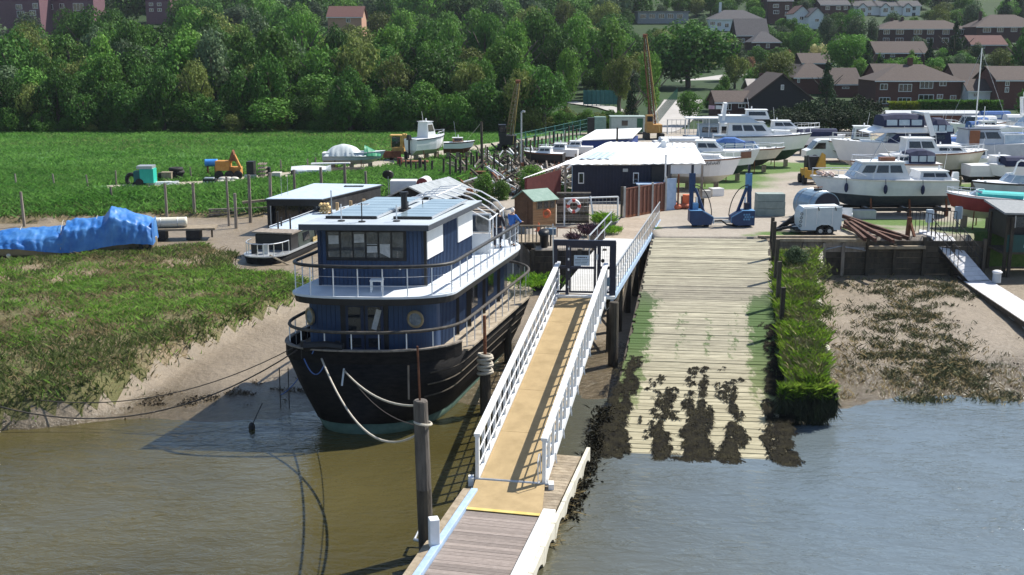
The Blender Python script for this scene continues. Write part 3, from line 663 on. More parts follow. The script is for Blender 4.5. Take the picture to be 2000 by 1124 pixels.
def weeds(name, spec, h=.10, w=.09):
    P = []
    for (t0, t1, w0, w1, n, p) in spec:
        t = t0 + (t1 - t0) * RNG.uniform(0, 1, n) ** p; ww = w0 + (w1 - w0) * RNG.uniform(0, 1, n)
        ww = ww + .02 * np.sin(t * 60 + w0 * 40) + RNG.normal(0, .012, n)
        keep = (vnoise(t * 60, ww * 60, 15) > .38) & (vnoise(t * 11, ww * 42, 3) > .42 - .35 * (t > .93))
        for a, c in zip(t[keep], ww[keep]): P.append(tuple(sp(a, c, .02)))
    Pn = np.array(P); Pn = np.concatenate([Pn + RNG.normal(0, .04, Pn.shape) * [1, 1, 0] for _ in range(5)]); n = len(Pn)
    dv = np.array([-.183, -1., -.113]); L_ = RNG.uniform(.10, .34, n)[:, None]; sw = RNG.normal(0, .35, n); d_ = np.stack([dv[0] + sw, np.full(n, dv[1]), np.full(n, dv[2])], -1) * L_; p_ = np.stack([np.ones(n), -sw, np.zeros(n)], -1) * RNG.uniform(.012, .03, n)[:, None]
    u_ = RNG.uniform(.0, .045, n)[:, None] * [0, 0, 1]; m_ = Pn + d_ * .5 + u_ + p_ * RNG.normal(0, 1, n)[:, None]; e_ = Pn + d_ + u_ * .4
    V = np.stack([Pn - p_, Pn + p_, m_ + p_, m_ - p_, e_], 1).reshape(-1, 3); k = np.arange(n) * 5
    F = np.concatenate([np.stack([k, k + 1, k + 2], -1), np.stack([k, k + 2, k + 3], -1), np.stack([k + 3, k + 2, k + 4], -1)]); return npobj(name, V, F, M_weed, kind='stuff')
weeds('bladder_weed', [(.66, 1.06, -.02, .10, 3200, .6), (.70, 1.12, .91, 1.05, 5200, .7), (.78, 1.06, .27, .35, 2000, .6), (.75, 1.08, .44, .57, 4200, .55), (.73, 1.04, .67, .75, 2400, .6),
                       (.70, .84, .42, .62, 260, 1), (.74, .95, .20, .26, 160, 1), (1.0, 1.08, .3, .6, 300, 1), (.5, .7, .93, 1.02, 400, 1)], .05, .05)
# weed floating at the waterline left of the slip
P = []
for _ in range(2600):
    t = random.uniform(.86, 1.22); w = -.10 * random.random() - .22 * max(0, t - .95) + random.gauss(0, .02)
    q = sp(t, w); P.append((q.x, q.y, max(q.z, WZ + .01)))
blades('floating_weed', np.array(P), .07, .07, M_weed, 1.5)
blades('floating_straw', np.array([(random.gauss(0, .16) + 2.0 - k * .14, 33.8 - k * .62 + random.gauss(0, .4), WZ + .02) for k in range(9) for _ in range(55)]), .12, .03, mt_dry, 2.)
for i, (t, h) in enumerate(((-.005, 1.2), (.13, 1.9), (.27, 2.0), (.42, 2.1), (.56, 2.1))):
    q = sp(t, 1.03, -.8); b = B(); b.beam(q, q + Vector((.02 * (-1) ** i, -.03, h + .8)), .17, .17)
    tag(b.build('slipway_post', M_tdark), ('dark square post on the right edge of the slipway, ' + ('at its top', 'second from the top', 'third from the top', 'fourth from the top', 'nearest the river')[i]), 'post', 'posts along the slipway edge')
# ------------------------------------------------------------------ grass spit beside the slipway
b = B(); rings = []
NS = 40; XR = lambda f: float(np.interp(f, [0.01, 0.33, 0.55, 0.72, 0.92, 0.99], [16.28, 14.36, 13.16, 12.55, 11.69, 11.47])) + .10 * math.sin(f * 19) + .08 * math.sin(f * 43 + 1)
for i in range(NS):
    f = i / (NS - 1); d = 59.6 - 21.0 * f; zt = -.35 - 1.0 * f + .12 * math.sin(i * .9) + .08 * math.sin(i * 2.3); xl = sp((61.2 - d) / 25.7, 1.0).x + .25; xr = XR(f)
    zb = -3.3
    if i >= NS - 4: k_ = (i - NS + 5) / 4; zt -= .30 * k_ ** 2; xl += .35 * k_ ** 2; xr -= .25 * k_ ** 2
    rings.append([(xl, d, zb), (xl + .05, d, zt - .35), (xl + .5, d, zt), (xr - .5, d, zt + .08), (xr - .12, d, zt - .1), (xr, d, zb)])
b.loft(rings); spit = b.build('grass_spit', mat('spit_earth', (.06, .07, .03), (.14, .12, .07), rough=.95, scale=1.5, bump=.8), kind='structure')
P = []
for _ in range(13000):
    f = random.random() ** .8; d = 59.4 - 20.6 * f; xl = sp((61.2 - d) / 25.7, 1.0).x + .3; xr = XR(f) - .08; k_ = max(0, f - .86) * 5; xl += .5 * k_ ** 2; xr -= .45 * k_ ** 2
    x = random.uniform(xl, xr + .12); P.append((x, d, -.36 - 1.0 * f - .2 * (x < xl + .4)))
P = np.array(P); P = P[vnoise(P[:, 0] * 1.6, P[:, 1] * 1.1, 8) > .22]
blades('spit_shrubs', np.concatenate([np.array([x, d, z]) + RNG.normal(0, .22, (260, 3)) * [1, 1.2, .8] for x, d, z in ((15.2, 54.5, -.5), (14.0, 50.3, -.7), (13.5, 47.2, -.8), (12.4, 44.5, -1.0), (11.3, 41.2, -1.15))]), .16, .06, MATS['marsh_purslane'], .9)
blades('spit_grass', np.concatenate([P + RNG.normal(0, .10, P.shape) * [1, 1, .1] for _ in range(4)]), .24 * (.3 + 1.3 * np.tile(vnoise(P[:, 0] * 1.3, P[:, 1] * 1.0, 12), 4)), .024, mat('spit_grass', (.065, .15, .014), (.16, .22, .04), world=True, scale=1.3, isl=.5, lo=.3, hi=.7, rough=.8), .6)
leafy(MATS['spit_grass'])
blades('spit_dry_grass', P[::3] + .01, .36, .03, mat('spit_dry_grass', (.16, .15, .05), (.24, .21, .10), world=True, scale=.5, isl=.3), .6)
P = []
for k in range(3000):                                  # overhanging turf at the river end
    x = random.uniform(9.6, 11.5); P.append((x, 38.62 - random.random() * .2, -1.5 - .5 * random.random() ** 2))
blades('turf_fringe', np.array(P)[::2], .2, .025, mat('spit_grass', (0, 0, 0)), .9)
P = []
for k in range(5200):                                  # dark roots and weed hanging down the earth face
    if k % 3: x, d = random.uniform(9.55, 11.6), 38.58 - random.random() * .12
    else: f = random.uniform(.55, 1); d = 59.6 - 21 * f; x = XR(f) + random.random() * .12
    P.append((x, d, -1.55 - random.random() * (1.1 + .3 * math.sin(x * 7))))
blades('hanging_roots', np.array(P), -.4, .05, mat('dark_roots', (.010, .014, .006), (.03, .04, .014), world=True, scale=2, isl=.5), .35)
M_stone = mat('pale_stone', (.40, .36, .28), (.58, .54, .45), rough=.9, scale=3, bump=.5, rnd=.25)
for i in range(34):
    f = i / 33 * .93; d = 59.0 - 20.6 * f; x = XR(f) + random.uniform(-.04, .1); s = random.uniform(.1, .2)
    b = B(); b.ball(x, d, -.42 - 1.0 * f, s, s * 1.9, s * .9, 7, 4); b.build('edging_stone', M_stone, spit)
# ================================================================== RETAINING WALL
wall = thing('retaining_wall', 'tarred timber retaining wall of horizontal planks and posts along the yard edge', 'retaining wall', (14.4, 61.2, -2.2))
xs_ = [14.3, 16.0, 17.1, 18.15, 19.5, 21.0, 22.6, 24.2, 25.9]
for i in range(8):
    for r_ in range(7):
        z = -2.25 + r_ * .31; b = B(); b.box((xs_[i] + xs_[i + 1]) / 2, 60.93 + random.uniform(-.015, .015), z, xs_[i + 1] - xs_[i] - .02, .07, .29)
        b.build('plank', M_tdark if (i > 3 or r_ < 5) else M_tgrey, wall)
for i, x in enumerate(xs_):
    h = (2.1, 2.0, 2.05, 2.05, 2.45, 2.0, 2.4, 2.0, 2.3)[i]
    B().box(x, 60.80, -2.25, .17, .17, h).build('post', M_tgrey if i < 4 else M_tdark, wall)
B().beam((14.2, 60.86, -.02), (19.5, 60.86, -.06), .2, .16).build('cap_beam', M_timber, wall)
B().beam((13.6, 61.4, .05), (19.6, 61.45, .05), .26, .14).build('cap_beam', M_timber, wall)
B().beam((19.5, 60.72, -.42), (22.6, 60.72, -.4), .3, .16).build('wale', M_timber, wall)
b = B()
for x0, z0, x1, z1 in ((16.1, -.7, 17.0, -.52), (17.2, -.55, 18.1, -.35), (18.2, -.4, 19.4, -.6), (18.3, -.45, 19.3, -.48)): b.tube([(x0, 60.8, z0), (x1, 60.79, z1)], .03, 5)
b.build('loose_pipe', M_steel, wall)
for (x, y, rot, L, lw) in ((15.2, 58.9, .4, .9, 'short pale driftwood beside the grass spit, close to the wall'), (16.8, 59.6, -.5, .7, 'smallest driftwood stick right below the retaining wall posts'), (20.3, 58.2, 1.0, 1.5, 'long forked driftwood on the mud below the dark right half of the wall'), (19.2, 52, .2, .6, 'little driftwood stick beside the marsh plants on the right mud'), (24.5, 50, .15, 1.6, 'long driftwood lying alone on the bare mud near the right pontoon')):
    z = gz(x, y) + .04; b = B(); b.tube([(x, y, z), (x + L * .5 * math.cos(rot), y + L * .5 * math.sin(rot), z + .05), (x + L * math.cos(rot + .2), y + L * math.sin(rot + .2), z + .02)], .05, 5, .03)
    tag(b.build('driftwood', M_timber), lw, 'driftwood', 'driftwood on the right mudflat')
# ================================================================== HOUSEBOAT
M_hull = mat('tarred_hull', (.005, .005, .006), (.016, .0145, .014), spec=.15, rough=.75, scale=3, stretch=(1, 1, 3), bump=.35)
M_boot = mat('green_boot_top', (.03, .07, .055), (.07, .12, .09), rough=.7, scale=2.5, bump=.2)
M_blue = mat('blue_boarding', (.024, .054, .125), (.038, .074, .155), rough=.6, scale=1.5)
M_blued = mat('dark_blue_boarding', (.014, .026, .062), (.02, .035, .08), rough=.55, scale=1.5)
M_deckw = mat('pale_deck_paint', (.55, .60, .66), (.66, .70, .74), rough=.55, scale=1.2)
M_roofg = mat('grey_roof_felt', (.34, .39, .44), (.43, .48, .52), rough=.7, scale=.9)
M_pv = mat('solar_glass', (.20, .27, .32), (.28, .36, .41), rough=.12, spec=.9, scale=.7)
M_alu = mat('aluminium', (.6, .62, .64), (.7, .72, .74), rough=.35, metal=.7)
M_wdeck = mat('old_wood_deck', (.26, .21, .15), (.42, .36, .28), rough=.9, scale=3, bump=.3)
M_wpanel = mat('white_board', (.78, .79, .78), (.84, .84, .83), rough=.5, scale=2)
M_brass = mat('porthole_rim', (.22, .17, .09), (.34, .27, .16), rough=.5, scale=6)
HB = Vector((-5.05, 38.0, 0))
def S(u, w, z=0): return Vector((HB.x + .259 * u + w, HB.y + .966 * u - .05 * w, z))
def outline(u0, u1, hw, rf, rs, n=10, c=-.08, pf=2.6):
    us = list(u0 + rf * (1 - np.cos(np.linspace(0, math.pi / 2, n)))) + list(np.linspace(u0 + rf, u1 - rs, 9)[1:-1]) + list(u1 - rs + rs * np.sin(np.linspace(0, math.pi / 2, n)))
    ws = []
    for u in us:
        f = 1.
        if u < u0 + rf: f = max(0, 1 - abs((u0 + rf - u) / rf) ** pf) ** (1 / pf)
        if u > u1 - rs: f = max(0, 1 - ((u - u1 + rs) / rs) ** 2) ** .5
        ws.append(hw * f)
    return [(u, c + w) for u, w in zip(us, ws)], [(u, c - w) for u, w in zip(us, ws)]
def ring(z, *a, **k):
    r, l = outline(*a, **k); return [S(u, w, z) for u, w in r] + [S(u, w, z) for u, w in l[::-1]]
hb = thing('houseboat', 'large blue two-deck houseboat with black hull and solar roof aground beside the gangway', 'houseboat', tuple(S(0, 0, -2.9)))
def bul(z):
    rr = ring(z, -.75, 13.6, 3.22, 2.4, 3.2)
    return rr
lv = [ring(-3.6, -.3, 12.6, 1.9, 4.0, 4), ring(-2.95, -.5, 13.0, 2.18, 3.5, 3.8), ring(-2.5, -.58, 13.2, 2.36, 3.2, 3.6)]
B().loft(lv).build('boot_top', M_boot, hb, smooth=True)
lv = [ring(-2.5, -.59, 13.21, 2.38, 3.2, 3.6), ring(-1.9, -.64, 13.4, 2.62, 2.9, 3.4), ring(-1.2, -.7, 13.5, 2.88, 2.6, 3.3), ring(-.28, -.75, 13.6, 3.2, 2.4, 3.2)]
B().loft(lv).build('hull', M_hull, hb, smooth=True)
R_, L_ = outline(-.75, 13.6, 3.22, 2.4, 3.2)
b = B()                                                # raised bow bulwark, cut down abaft the bow on the starboard side
loop = [(u, w) for u, w in R_[::-1] if u < 1.0] + [(u, w) for u, w in L_]
for (u0, w0), (u1, w1) in zip(loop[:-1], loop[1:]):
    z = .17; b.hexa([S(u0, w0, -.3), S(u0, w0 * .965, -.3), S(u1, w1 * .965, -.3), S(u1, w1, -.3), S(u0, w0, z), S(u0, w0 * .965, z), S(u1, w1 * .965, z), S(u1, w1, z)])
b.build('bulwark', M_hull, hb)
b = B()
for (u0, w0), (u1, w1) in zip(loop[:-1], loop[1:]): b.beam(S(u0, w0 * .985, .19), S(u1, w1 * .985, .19), .16, .05)
b.build('capping_rail', M_tgrey, hb)
b = B()
lp = [(u, w) for u, w in R_ if u >= .9]
for (u0, w0), (u1, w1) in zip(lp[:-1], lp[1:]): b.beam(S(u0, w0 * .98, -.25), S(u1, w1 * .98, -.25), .22, .07)
b.build('capping_rail', M_wdeck, hb)
for zz, hh in ((-.72, 3.04), (-1.15, 2.90), (-1.6, 2.735)):
    b = B(); rr, _ = outline(-.75, 13.5, hh, 2.55, 3.3); rr = [q for q in rr if q[0] > -.2 and q[0] < 12]
    b.tube([S(u, w + .0, zz) for u, w in rr], .03, 5).build('plank_seam', M_tdark, hb)
B().loft([ring(-.27, -.6, 13.5, 3.1, 2.4, 3.2), ring(-.22, -.6, 13.5, 3.1, 2.4, 3.2)]).build('lower_deck', M_wdeck, hb)
# lower house
hr = [ring(z, .75, 12.2, 2.3, .5, 2.4, c=-.2, pf=3) for z in (-.22, 1.66)]
B().loft(hr).build('lower_house', M_blue, hb)
b = B()
for u in np.arange(1.5, 10.5, .16): b.beam(S(u, 2.11, -.2), S(u, 2.11, 1.62), .03, .014, up=(0, 1, 0))
for w in np.arange(-2.2, 1.95, .16):
    if not -1.25 < w < .55: b.beam(S(.74, w, -.2), S(.74, w, 1.62), .014, .03, up=(0, 1, 0))
b.build('cladding', M_blued, hb, kind='stuff')
for u in (3.3, 4.6, 6.8, 9.0): B().beam(S(u, 2.14, -.2), S(u, 2.14, 1.62), .16 if u != 4.6 else .3, .06, up=(0, 1, 0)).build('pilaster', M_black, hb)
for u in (5.6, 7.9): B().slab(S(u - .4, 2.13, .35), S(u + .4, 2.13, .35), S(u + .4, 2.13, 1.3), S(u - .4, 2.13, 1.3), .02).build('window', M_glass, hb)
dr = B().beam(S(.70, -1.2, .72), S(.70, .5, .72), .06, 1.86).build('door_surround', M_black, hb)
for k, (a, c) in enumerate(((-1.0, -.36), (-.3, .34))):
    d_ = B().beam(S(.66, a, .68), S(.66, c, .68), .05, 1.72).build('door', M_blued, hb)
    B().beam(S(.635, a + .1, .95), S(.635, c - .1, .95), .03, .95).build('pane', M_glass, d_)
    B().beam(S(.635, a + .1, .12), S(.635, c - .1, .12), .03, .34).build('pane', M_glass, d_)
M_curt = mat('net_curtain', (.35, .36, .36), (.5, .5, .5), rough=.9, scale=8)
B().beam(S(.61, .02, 1.0), S(.61, .2, .95), .008, .75).build('curtain', M_curt, hb)
for w, uu, ax in ((1.45, .72, (-.26, -.966, 0)), (-2.42, 1.0, (-.8, -.6, 0))):
    c = S(uu, w, .98); p_ = B().torus(c, .27, .055, ax, 24, 8).build('porthole', M_brass, hb)
    n_ = Vector(ax).normalized(); B().tube([c - n_ * .02, c + n_ * .02], .25, 20).build('pane', mat('porthole_glass', (.10, .13, .17), (.3, .34, .38), rough=.1, spec=.8, scale=2), p_)
# upper deck
B().loft([ring(1.62, -.05, 12.6, 2.82, 1.3, 3.0), ring(1.86, -.05, 12.6, 2.86, 1.3, 3.0)]).build('fascia', M_black, hb)
B().loft([ring(1.862, -.09, 12.64, 2.9, 1.3, 3.0), ring(1.94, -.09, 12.64, 2.9, 1.3, 3.0)]).build('upper_deck', M_deckw, hb)
def rail(parent, z0, z1, u0, u1, hw, rf, rs, step, mr, rr, name, clip=None, mst=None):
    r_, l_ = outline(u0, u1, hw, rf, rs); pts = r_[::-1] + l_[1:]
    if clip: pts = [q for q in pts if clip(*q)]
    P = [S(u, w, z1) for u, w in pts]
    B().tube(P, rr, 8).build(name, mr, parent, smooth=True)
    acc = 0; last = None
    for i in range(len(P) - 1):
        seg = P[i + 1] - P[i]; k = 0.
        while acc + (seg.length - k) >= step or last is None:
            k += 0 if last is None else step - acc
            last = P[i] + seg * (k / max(seg.length, 1e-6)); acc = 0
            B().tube([(last.x, last.y, z0), (last.x, last.y, z1)], .022, 6).build('stanchion', mst or M_white, parent)
        acc += seg.length - k
M_railb = mat('black_handrail', (.012, .012, .014), (.05, .048, .046), rough=.5, scale=3)
M_railw = mat('grey_wood_handrail', (.035, .03, .026), (.09, .08, .068), rough=.8, scale=6)
rail(hb, 1.92, 2.98, -.02, 12.55, 2.82, 1.3, 3.0, .86, M_railb, .065, 'upper_handrail')
rail(hb, -.2, .80, -.62, 13.4, 3.12, 2.4, 3.2, .95, M_railw, .06, 'lower_handrail')
for h in (2.3, 2.62):
    r_, l_ = outline(-.02, 12.55, 2.82, 1.3, 3.0)
    B().tube([S(u, w, h) for u, w in r_[::-1] + l_[1:]], .007, 4).build('guard_wire', M_steel, hb)
# upper cabin
CU0, CU1, CW0, CW1, CZ0, CZ1 = 1.9, 7.6, -2.38, 1.45, 1.94, 4.06
B().hexa([S(CU0, CW0, CZ0), S(CU0, CW1, CZ0), S(CU1, CW1, CZ0), S(CU1, CW0, CZ0), S(CU0, CW0, CZ1), S(CU0, CW1, CZ1), S(CU1, CW1, CZ1), S(CU1, CW0, CZ1)]).build('upper_cabin', M_blue, hb)
b = B()
for w in np.arange(CW0 + .1, CW1, .15): b.beam(S(CU0 - .01, w, CZ0), S(CU0 - .01, w, CZ1), .014, .03, up=(0, 1, 0))
for u in np.arange(CU0 + .15, CU1, .17): b.beam(S(u, CW1 + .01, CZ0), S(u, CW1 + .01, CZ1), .03, .014, up=(0, 1, 0))
b.build('cladding', M_blued, hb, kind='stuff')
for u, w in ((CU0, CW0), (CU0, CW1)): B().beam(S(u - .02, w, CZ0), S(u - .02, w, CZ1), .1, .1, up=(0, 1, 0)).build('corner_board', M_black if w > 0 else M_blued, hb)
wl, wr = -2.05, .72
wf = B().beam(S(CU0 - .04, wl - .06, 3.42), S(CU0 - .04, wr + .06, 3.42), .06, 1.12).build('window_frame', M_black, hb)
for k in range(6):
    a = wl + (wr - wl) * k / 6 + .03; c = wl + (wr - wl) * (k + 1) / 6 - .03
    B().beam(S(CU0 - .075, a, 3.44), S(CU0 - .075, c, 3.44), .03, .92).build('pane', mat('window_glass', (.03, .035, .04), (.08, .09, .10), rough=.04, spec=1., scale=3), wf)
    b = B(); rr = random.Random(k)                     # crumpled pale blinds seen in the panes
    z = 3.05 + rr.random() * .5
    b.hexa([S(CU0 - .094, a + .02, z), S(CU0 - .094, c - .02, z + rr.uniform(-.25, .25)), S(CU0 - .091, c - .02, z), S(CU0 - .091, a + .02, z - .02),
            S(CU0 - .094, a + .02, z + .3 * rr.random() + .06), S(CU0 - .094, c - .02, z + .14 + .2 * rr.random()), S(CU0 - .091, c - .02, z + .3), S(CU0 - .091, a + .02, z + .3)])
    if k in (0, 2, 3, 4): b.build('blind', M_curt, wf)
B().beam(S(CU0 - .1, wl + (wr - wl) * 3 / 6 + .03, 3.42), S(CU0 - .1, wl + (wr - wl) * 4 / 6 - .03, 3.42), .02, .035).build('sash_bar', M_black, wf)
for a, c in ((1.95, 3.72), (5.6, 7.5)):
    B().slab(S(a, CW1 + .06, 2.9), S(c, CW1 + .06, 2.9), S(c, CW1 + .06, 4.0), S(a, CW1 + .06, 4.0), .05).build('white_panel', M_wpanel, hb)
for w in (-2.2, .55): B().ball(*S(CU0 - .08, w, 2.62), .06, .06, .09, 8, 5).build('wall_lamp', M_wpanel, hb)
# roof
ro = [(1.15, -2.78), (1.15, 1.82), (7.75, 1.82), (7.75, -2.78)]
B().loft([[S(u, w, 4.06) for u, w in ro], [S(u, w, 4.25) for u, w in ro]]).build('roof', mat('roof_fascia', (.05, .06, .075), (.07, .08, .1), rough=.5), hb)
B().loft([[S(u + .0, w, 4.252) for u, w in ro], [S(u, w, 4.275) for u, w in ro]]).build('roof_felt', M_roofg, hb)
for w0, w1, u0, u1 in ((-2.35, -.5, 2.5, 7.3), (.12, 1.5, 2.5, 6.8)):
    arr = B()
    for w in (w0, w1): arr.beam(S(u0, w, 4.33), S(u1, w, 4.40), .05, .07)
    arr = arr.build('panel_rail', M_alu, hb)
    B().beam(S(u0 - .03, w0, 4.33), S(u0 - .03, w1, 4.33), .05, .1).build('end_clamp', M_black, hb)
    npn = 7; 
    for k in range(npn):
        a = u0 + (u1 - u0) * k / npn + .02; c = u0 + (u1 - u0) * (k + 1) / npn - .03; za = 4.38 + .07 * k / npn; zc = 4.38 + .07 * (k + 1) / npn
        B().slab(S(a, w0 + .03, za), S(a, w1 - .03, za), S(c, w1 - .03, zc), S(c, w0 + .03, zc), .035).build('solar_panel', M_pv, hb)
fl = B().tube([S(4.5, -.2, 4.27), S(4.5, -.2, 4.95)], .12, 12).build('flue', M_black, hb)
B().tube([S(4.5, -.2, 4.27), S(4.5, -.2, 4.36)], .22, 12).build('flue_collar', M_rubber, fl)
B().tube([S(4.5, -.2, 4.93), S(4.5, -.2, 5.02)], .17, 12).build('flue_cap', M_black, fl)
for u, w, h, m in ((1.9, -1.55, .62, M_white), (1.75, -.75, .7, M_black), (1.95, .42, .6, M_white), (3.6, -2.6, .9, M_steel), (5.2, -.3, .3, M_black), (5.4, .2, .3, M_black)):
    a_ = B().tube([S(u, w, 4.27), S(u, w, 4.27 + h)], .022, 6).build('aerial', m, hb)
    B().tube([S(u, w, 4.275), S(u, w, 4.31)], .13, 10).build('aerial_base', M_rubber, a_)
b = B().tube([S(1.75, -1.0, 4.9), S(1.75, -.5, 4.93)], .015, 4)
for k in range(5): b.tube([S(1.6, -1.0 + k * .12, 4.9), S(1.9, -1.0 + k * .12, 4.9)], .01, 4)
b.build('tv_aerial', M_steel, hb)
# hoop frame over the after deck
hoops = [8.0, 8.9, 9.8, 10.7, 11.6]
for i, u in enumerate(hoops):
    s_ = 1 - .05 * i
    pts = [(-2.35 * s_, 3.3), (-1.9 * s_, 3.95), (-1.1, 4.35), (-.2, 4.42), (.7, 4.15), (1.4, 3.75), (1.95 * s_ + .1, 3.42)]
    B().tube([S(u, w, z) for w, z in pts], .028, 6).build('hoop', M_white, hb, smooth=True)
    B().tube([S(u, 1.95 * s_ + .1, 1.94), S(u, 1.95 * s_ + .1, 3.42)], .028, 6).build('hoop_post', M_white, hb)
    B().tube([S(u, -2.35 * s_, 1.94), S(u, -2.35 * s_, 3.3)], .028, 6).build('hoop_post', M_white, hb)
for w, z, s0 in ((1.97, 3.42, .16), (-.2, 4.42, 0), (-1.9, 3.95, 0)):
    B().tube([S(8.0, w + .07, z), S(11.6, w - s0 * 1.6, z)], .03, 6).build('frame_bar', M_white, hb)
# after shelter: white half wall with a window, cupboard
B().beam(S(8.6, 1.0, 2.35), S(8.6, 1.95, 2.35), .1, .85).build('half_wall', M_wpanel, hb)
wf = B().beam(S(8.6, 1.0, 3.22), S(8.6, 1.95, 3.22), .06, .8).build('window_frame', M_white, hb)
B().beam(S(8.56, 1.06, 3.2), S(8.56, 1.89, 3.2), .02, .68).build('pane', mat('window_glass', (0, 0, 0)), wf)
B().beam(S(8.9, .2, 2.3), S(10.2, .2, 2.3), .6, .75).build('locker', M_wpanel, hb)
# bow gear
B().tube([S(-.5, -2.0, .25), S(-.55, -1.2, .32), S(-.6, -.6, .27)], .16, 8).build('rolled_tarpaulin', M_black, hb)
for w in (-2.1, -.9): B().box(*(S(-.35, w)[:2]), -.2, .16, .16, .62).build('bollard', M_black, hb)
B().tube([S(-.72, -.55, -.45), S(-.95, -.55, -1.0)], .035, 6).build('fender_chain', M_steel, hb)
B().beam(S(-.80, 1.7, -1.5), S(-.79, 1.7, -.3), .06, .04, up=(0, 1, 0)).build('rubbing_post', M_tgrey, hb)
st = thing('stool', 'small white stool standing on the front of the upper deck', 'stool', tuple(S(.9, .05, 1.94)))
B().box(*(S(.9, .05)[:2]), 2.32, .46, .4, .05).build('seat', M_wpanel, st)
for dx in (-.19, .19):
    for dy in (-.16, .16): B().box(S(.9, .05).x + dx, S(.9, .05).y + dy, 1.94, .05, .05, .38).build('leg', M_wpanel, st)
# mooring lines
def sag(a, b_, s, n=10):
    a, b_ = Vector(a), Vector(b_); return [a.lerp(b_, i / n) - Vector((0, 0, s * 4 * (i / n) * (1 - i / n))) for i in range(n + 1)]
PT = Vector((pc.x, pc.y, ptop))
def rope(lab, pts, r=.028, m=None): return tag(B().tube(pts, r, 6).build('mooring_rope', m or M_rope, smooth=True), lab, 'rope')
rope('thick pale rope in a deep loop between houseboat bow and grey mooring pile', sag(S(-.76, -1.3, -.1), PT + Vector((-.2, 0, -.95)), 1.2, 16), .035)
rope('shorter pale rope from the houseboat stem to the grey mooring pile top', sag(S(-.82, -.5, -.5), PT + Vector((-.15, 0, -.15)), .35, 12), .032)
rope('thin slack line beside the thick rope at the houseboat bow', sag(S(-.8, -.1, -1.0), PT + Vector((-.1, 0, -.7)), .3), .014, M_roped)
bl = at(-10, 792, -2.0)
rope('dark mooring rope from the houseboat bow across the mud to the left bank', sag(S(-.4, -2.3, .1), bl, 1.3, 18), .026, M_roped)
rope('upper of the two dark lines running left from the houseboat bow', sag(S(-.3, -2.4, .2), bl + Vector((.2, .8, .1)), .95, 18), .018, M_roped)
M_roblue = mat('blue_rope', (.05, .12, .35), (.09, .18, .45), rough=.8)
rope('blue rope slung under the houseboat bow down to the left', sag(S(-.7, -1.6, .15), at(548, 772, -2.7), .25), .02, M_roblue)
rope('blue rope looped along the houseboat bow', sag(S(-.78, -1.9, -.1), S(-.8, -1.2, -.3), .45), .02, M_roblue)
for px, lab in ((565, 'dark chain hanging straight into the water left of the houseboat bow'), (548, 'short dark line with a float hanging left of the houseboat bow')):
    c = at(px, 800, WZ); tag(B().tube([(c.x, c.y, WZ - .1), (c.x, c.y + .1, WZ + 1.6)], .02, 5).build('chain', M_roped), lab, 'chain')
c = at(492, 838, WZ); tag(B().ball(c.x, c.y, WZ + .05, .12, .12, .2).tube([(c.x, c.y, WZ + .1), (c.x + .3, c.y + .5, WZ + .8)], .02, 5).build('net_float', M_black), 'small black float on the water left of the houseboat', 'float')

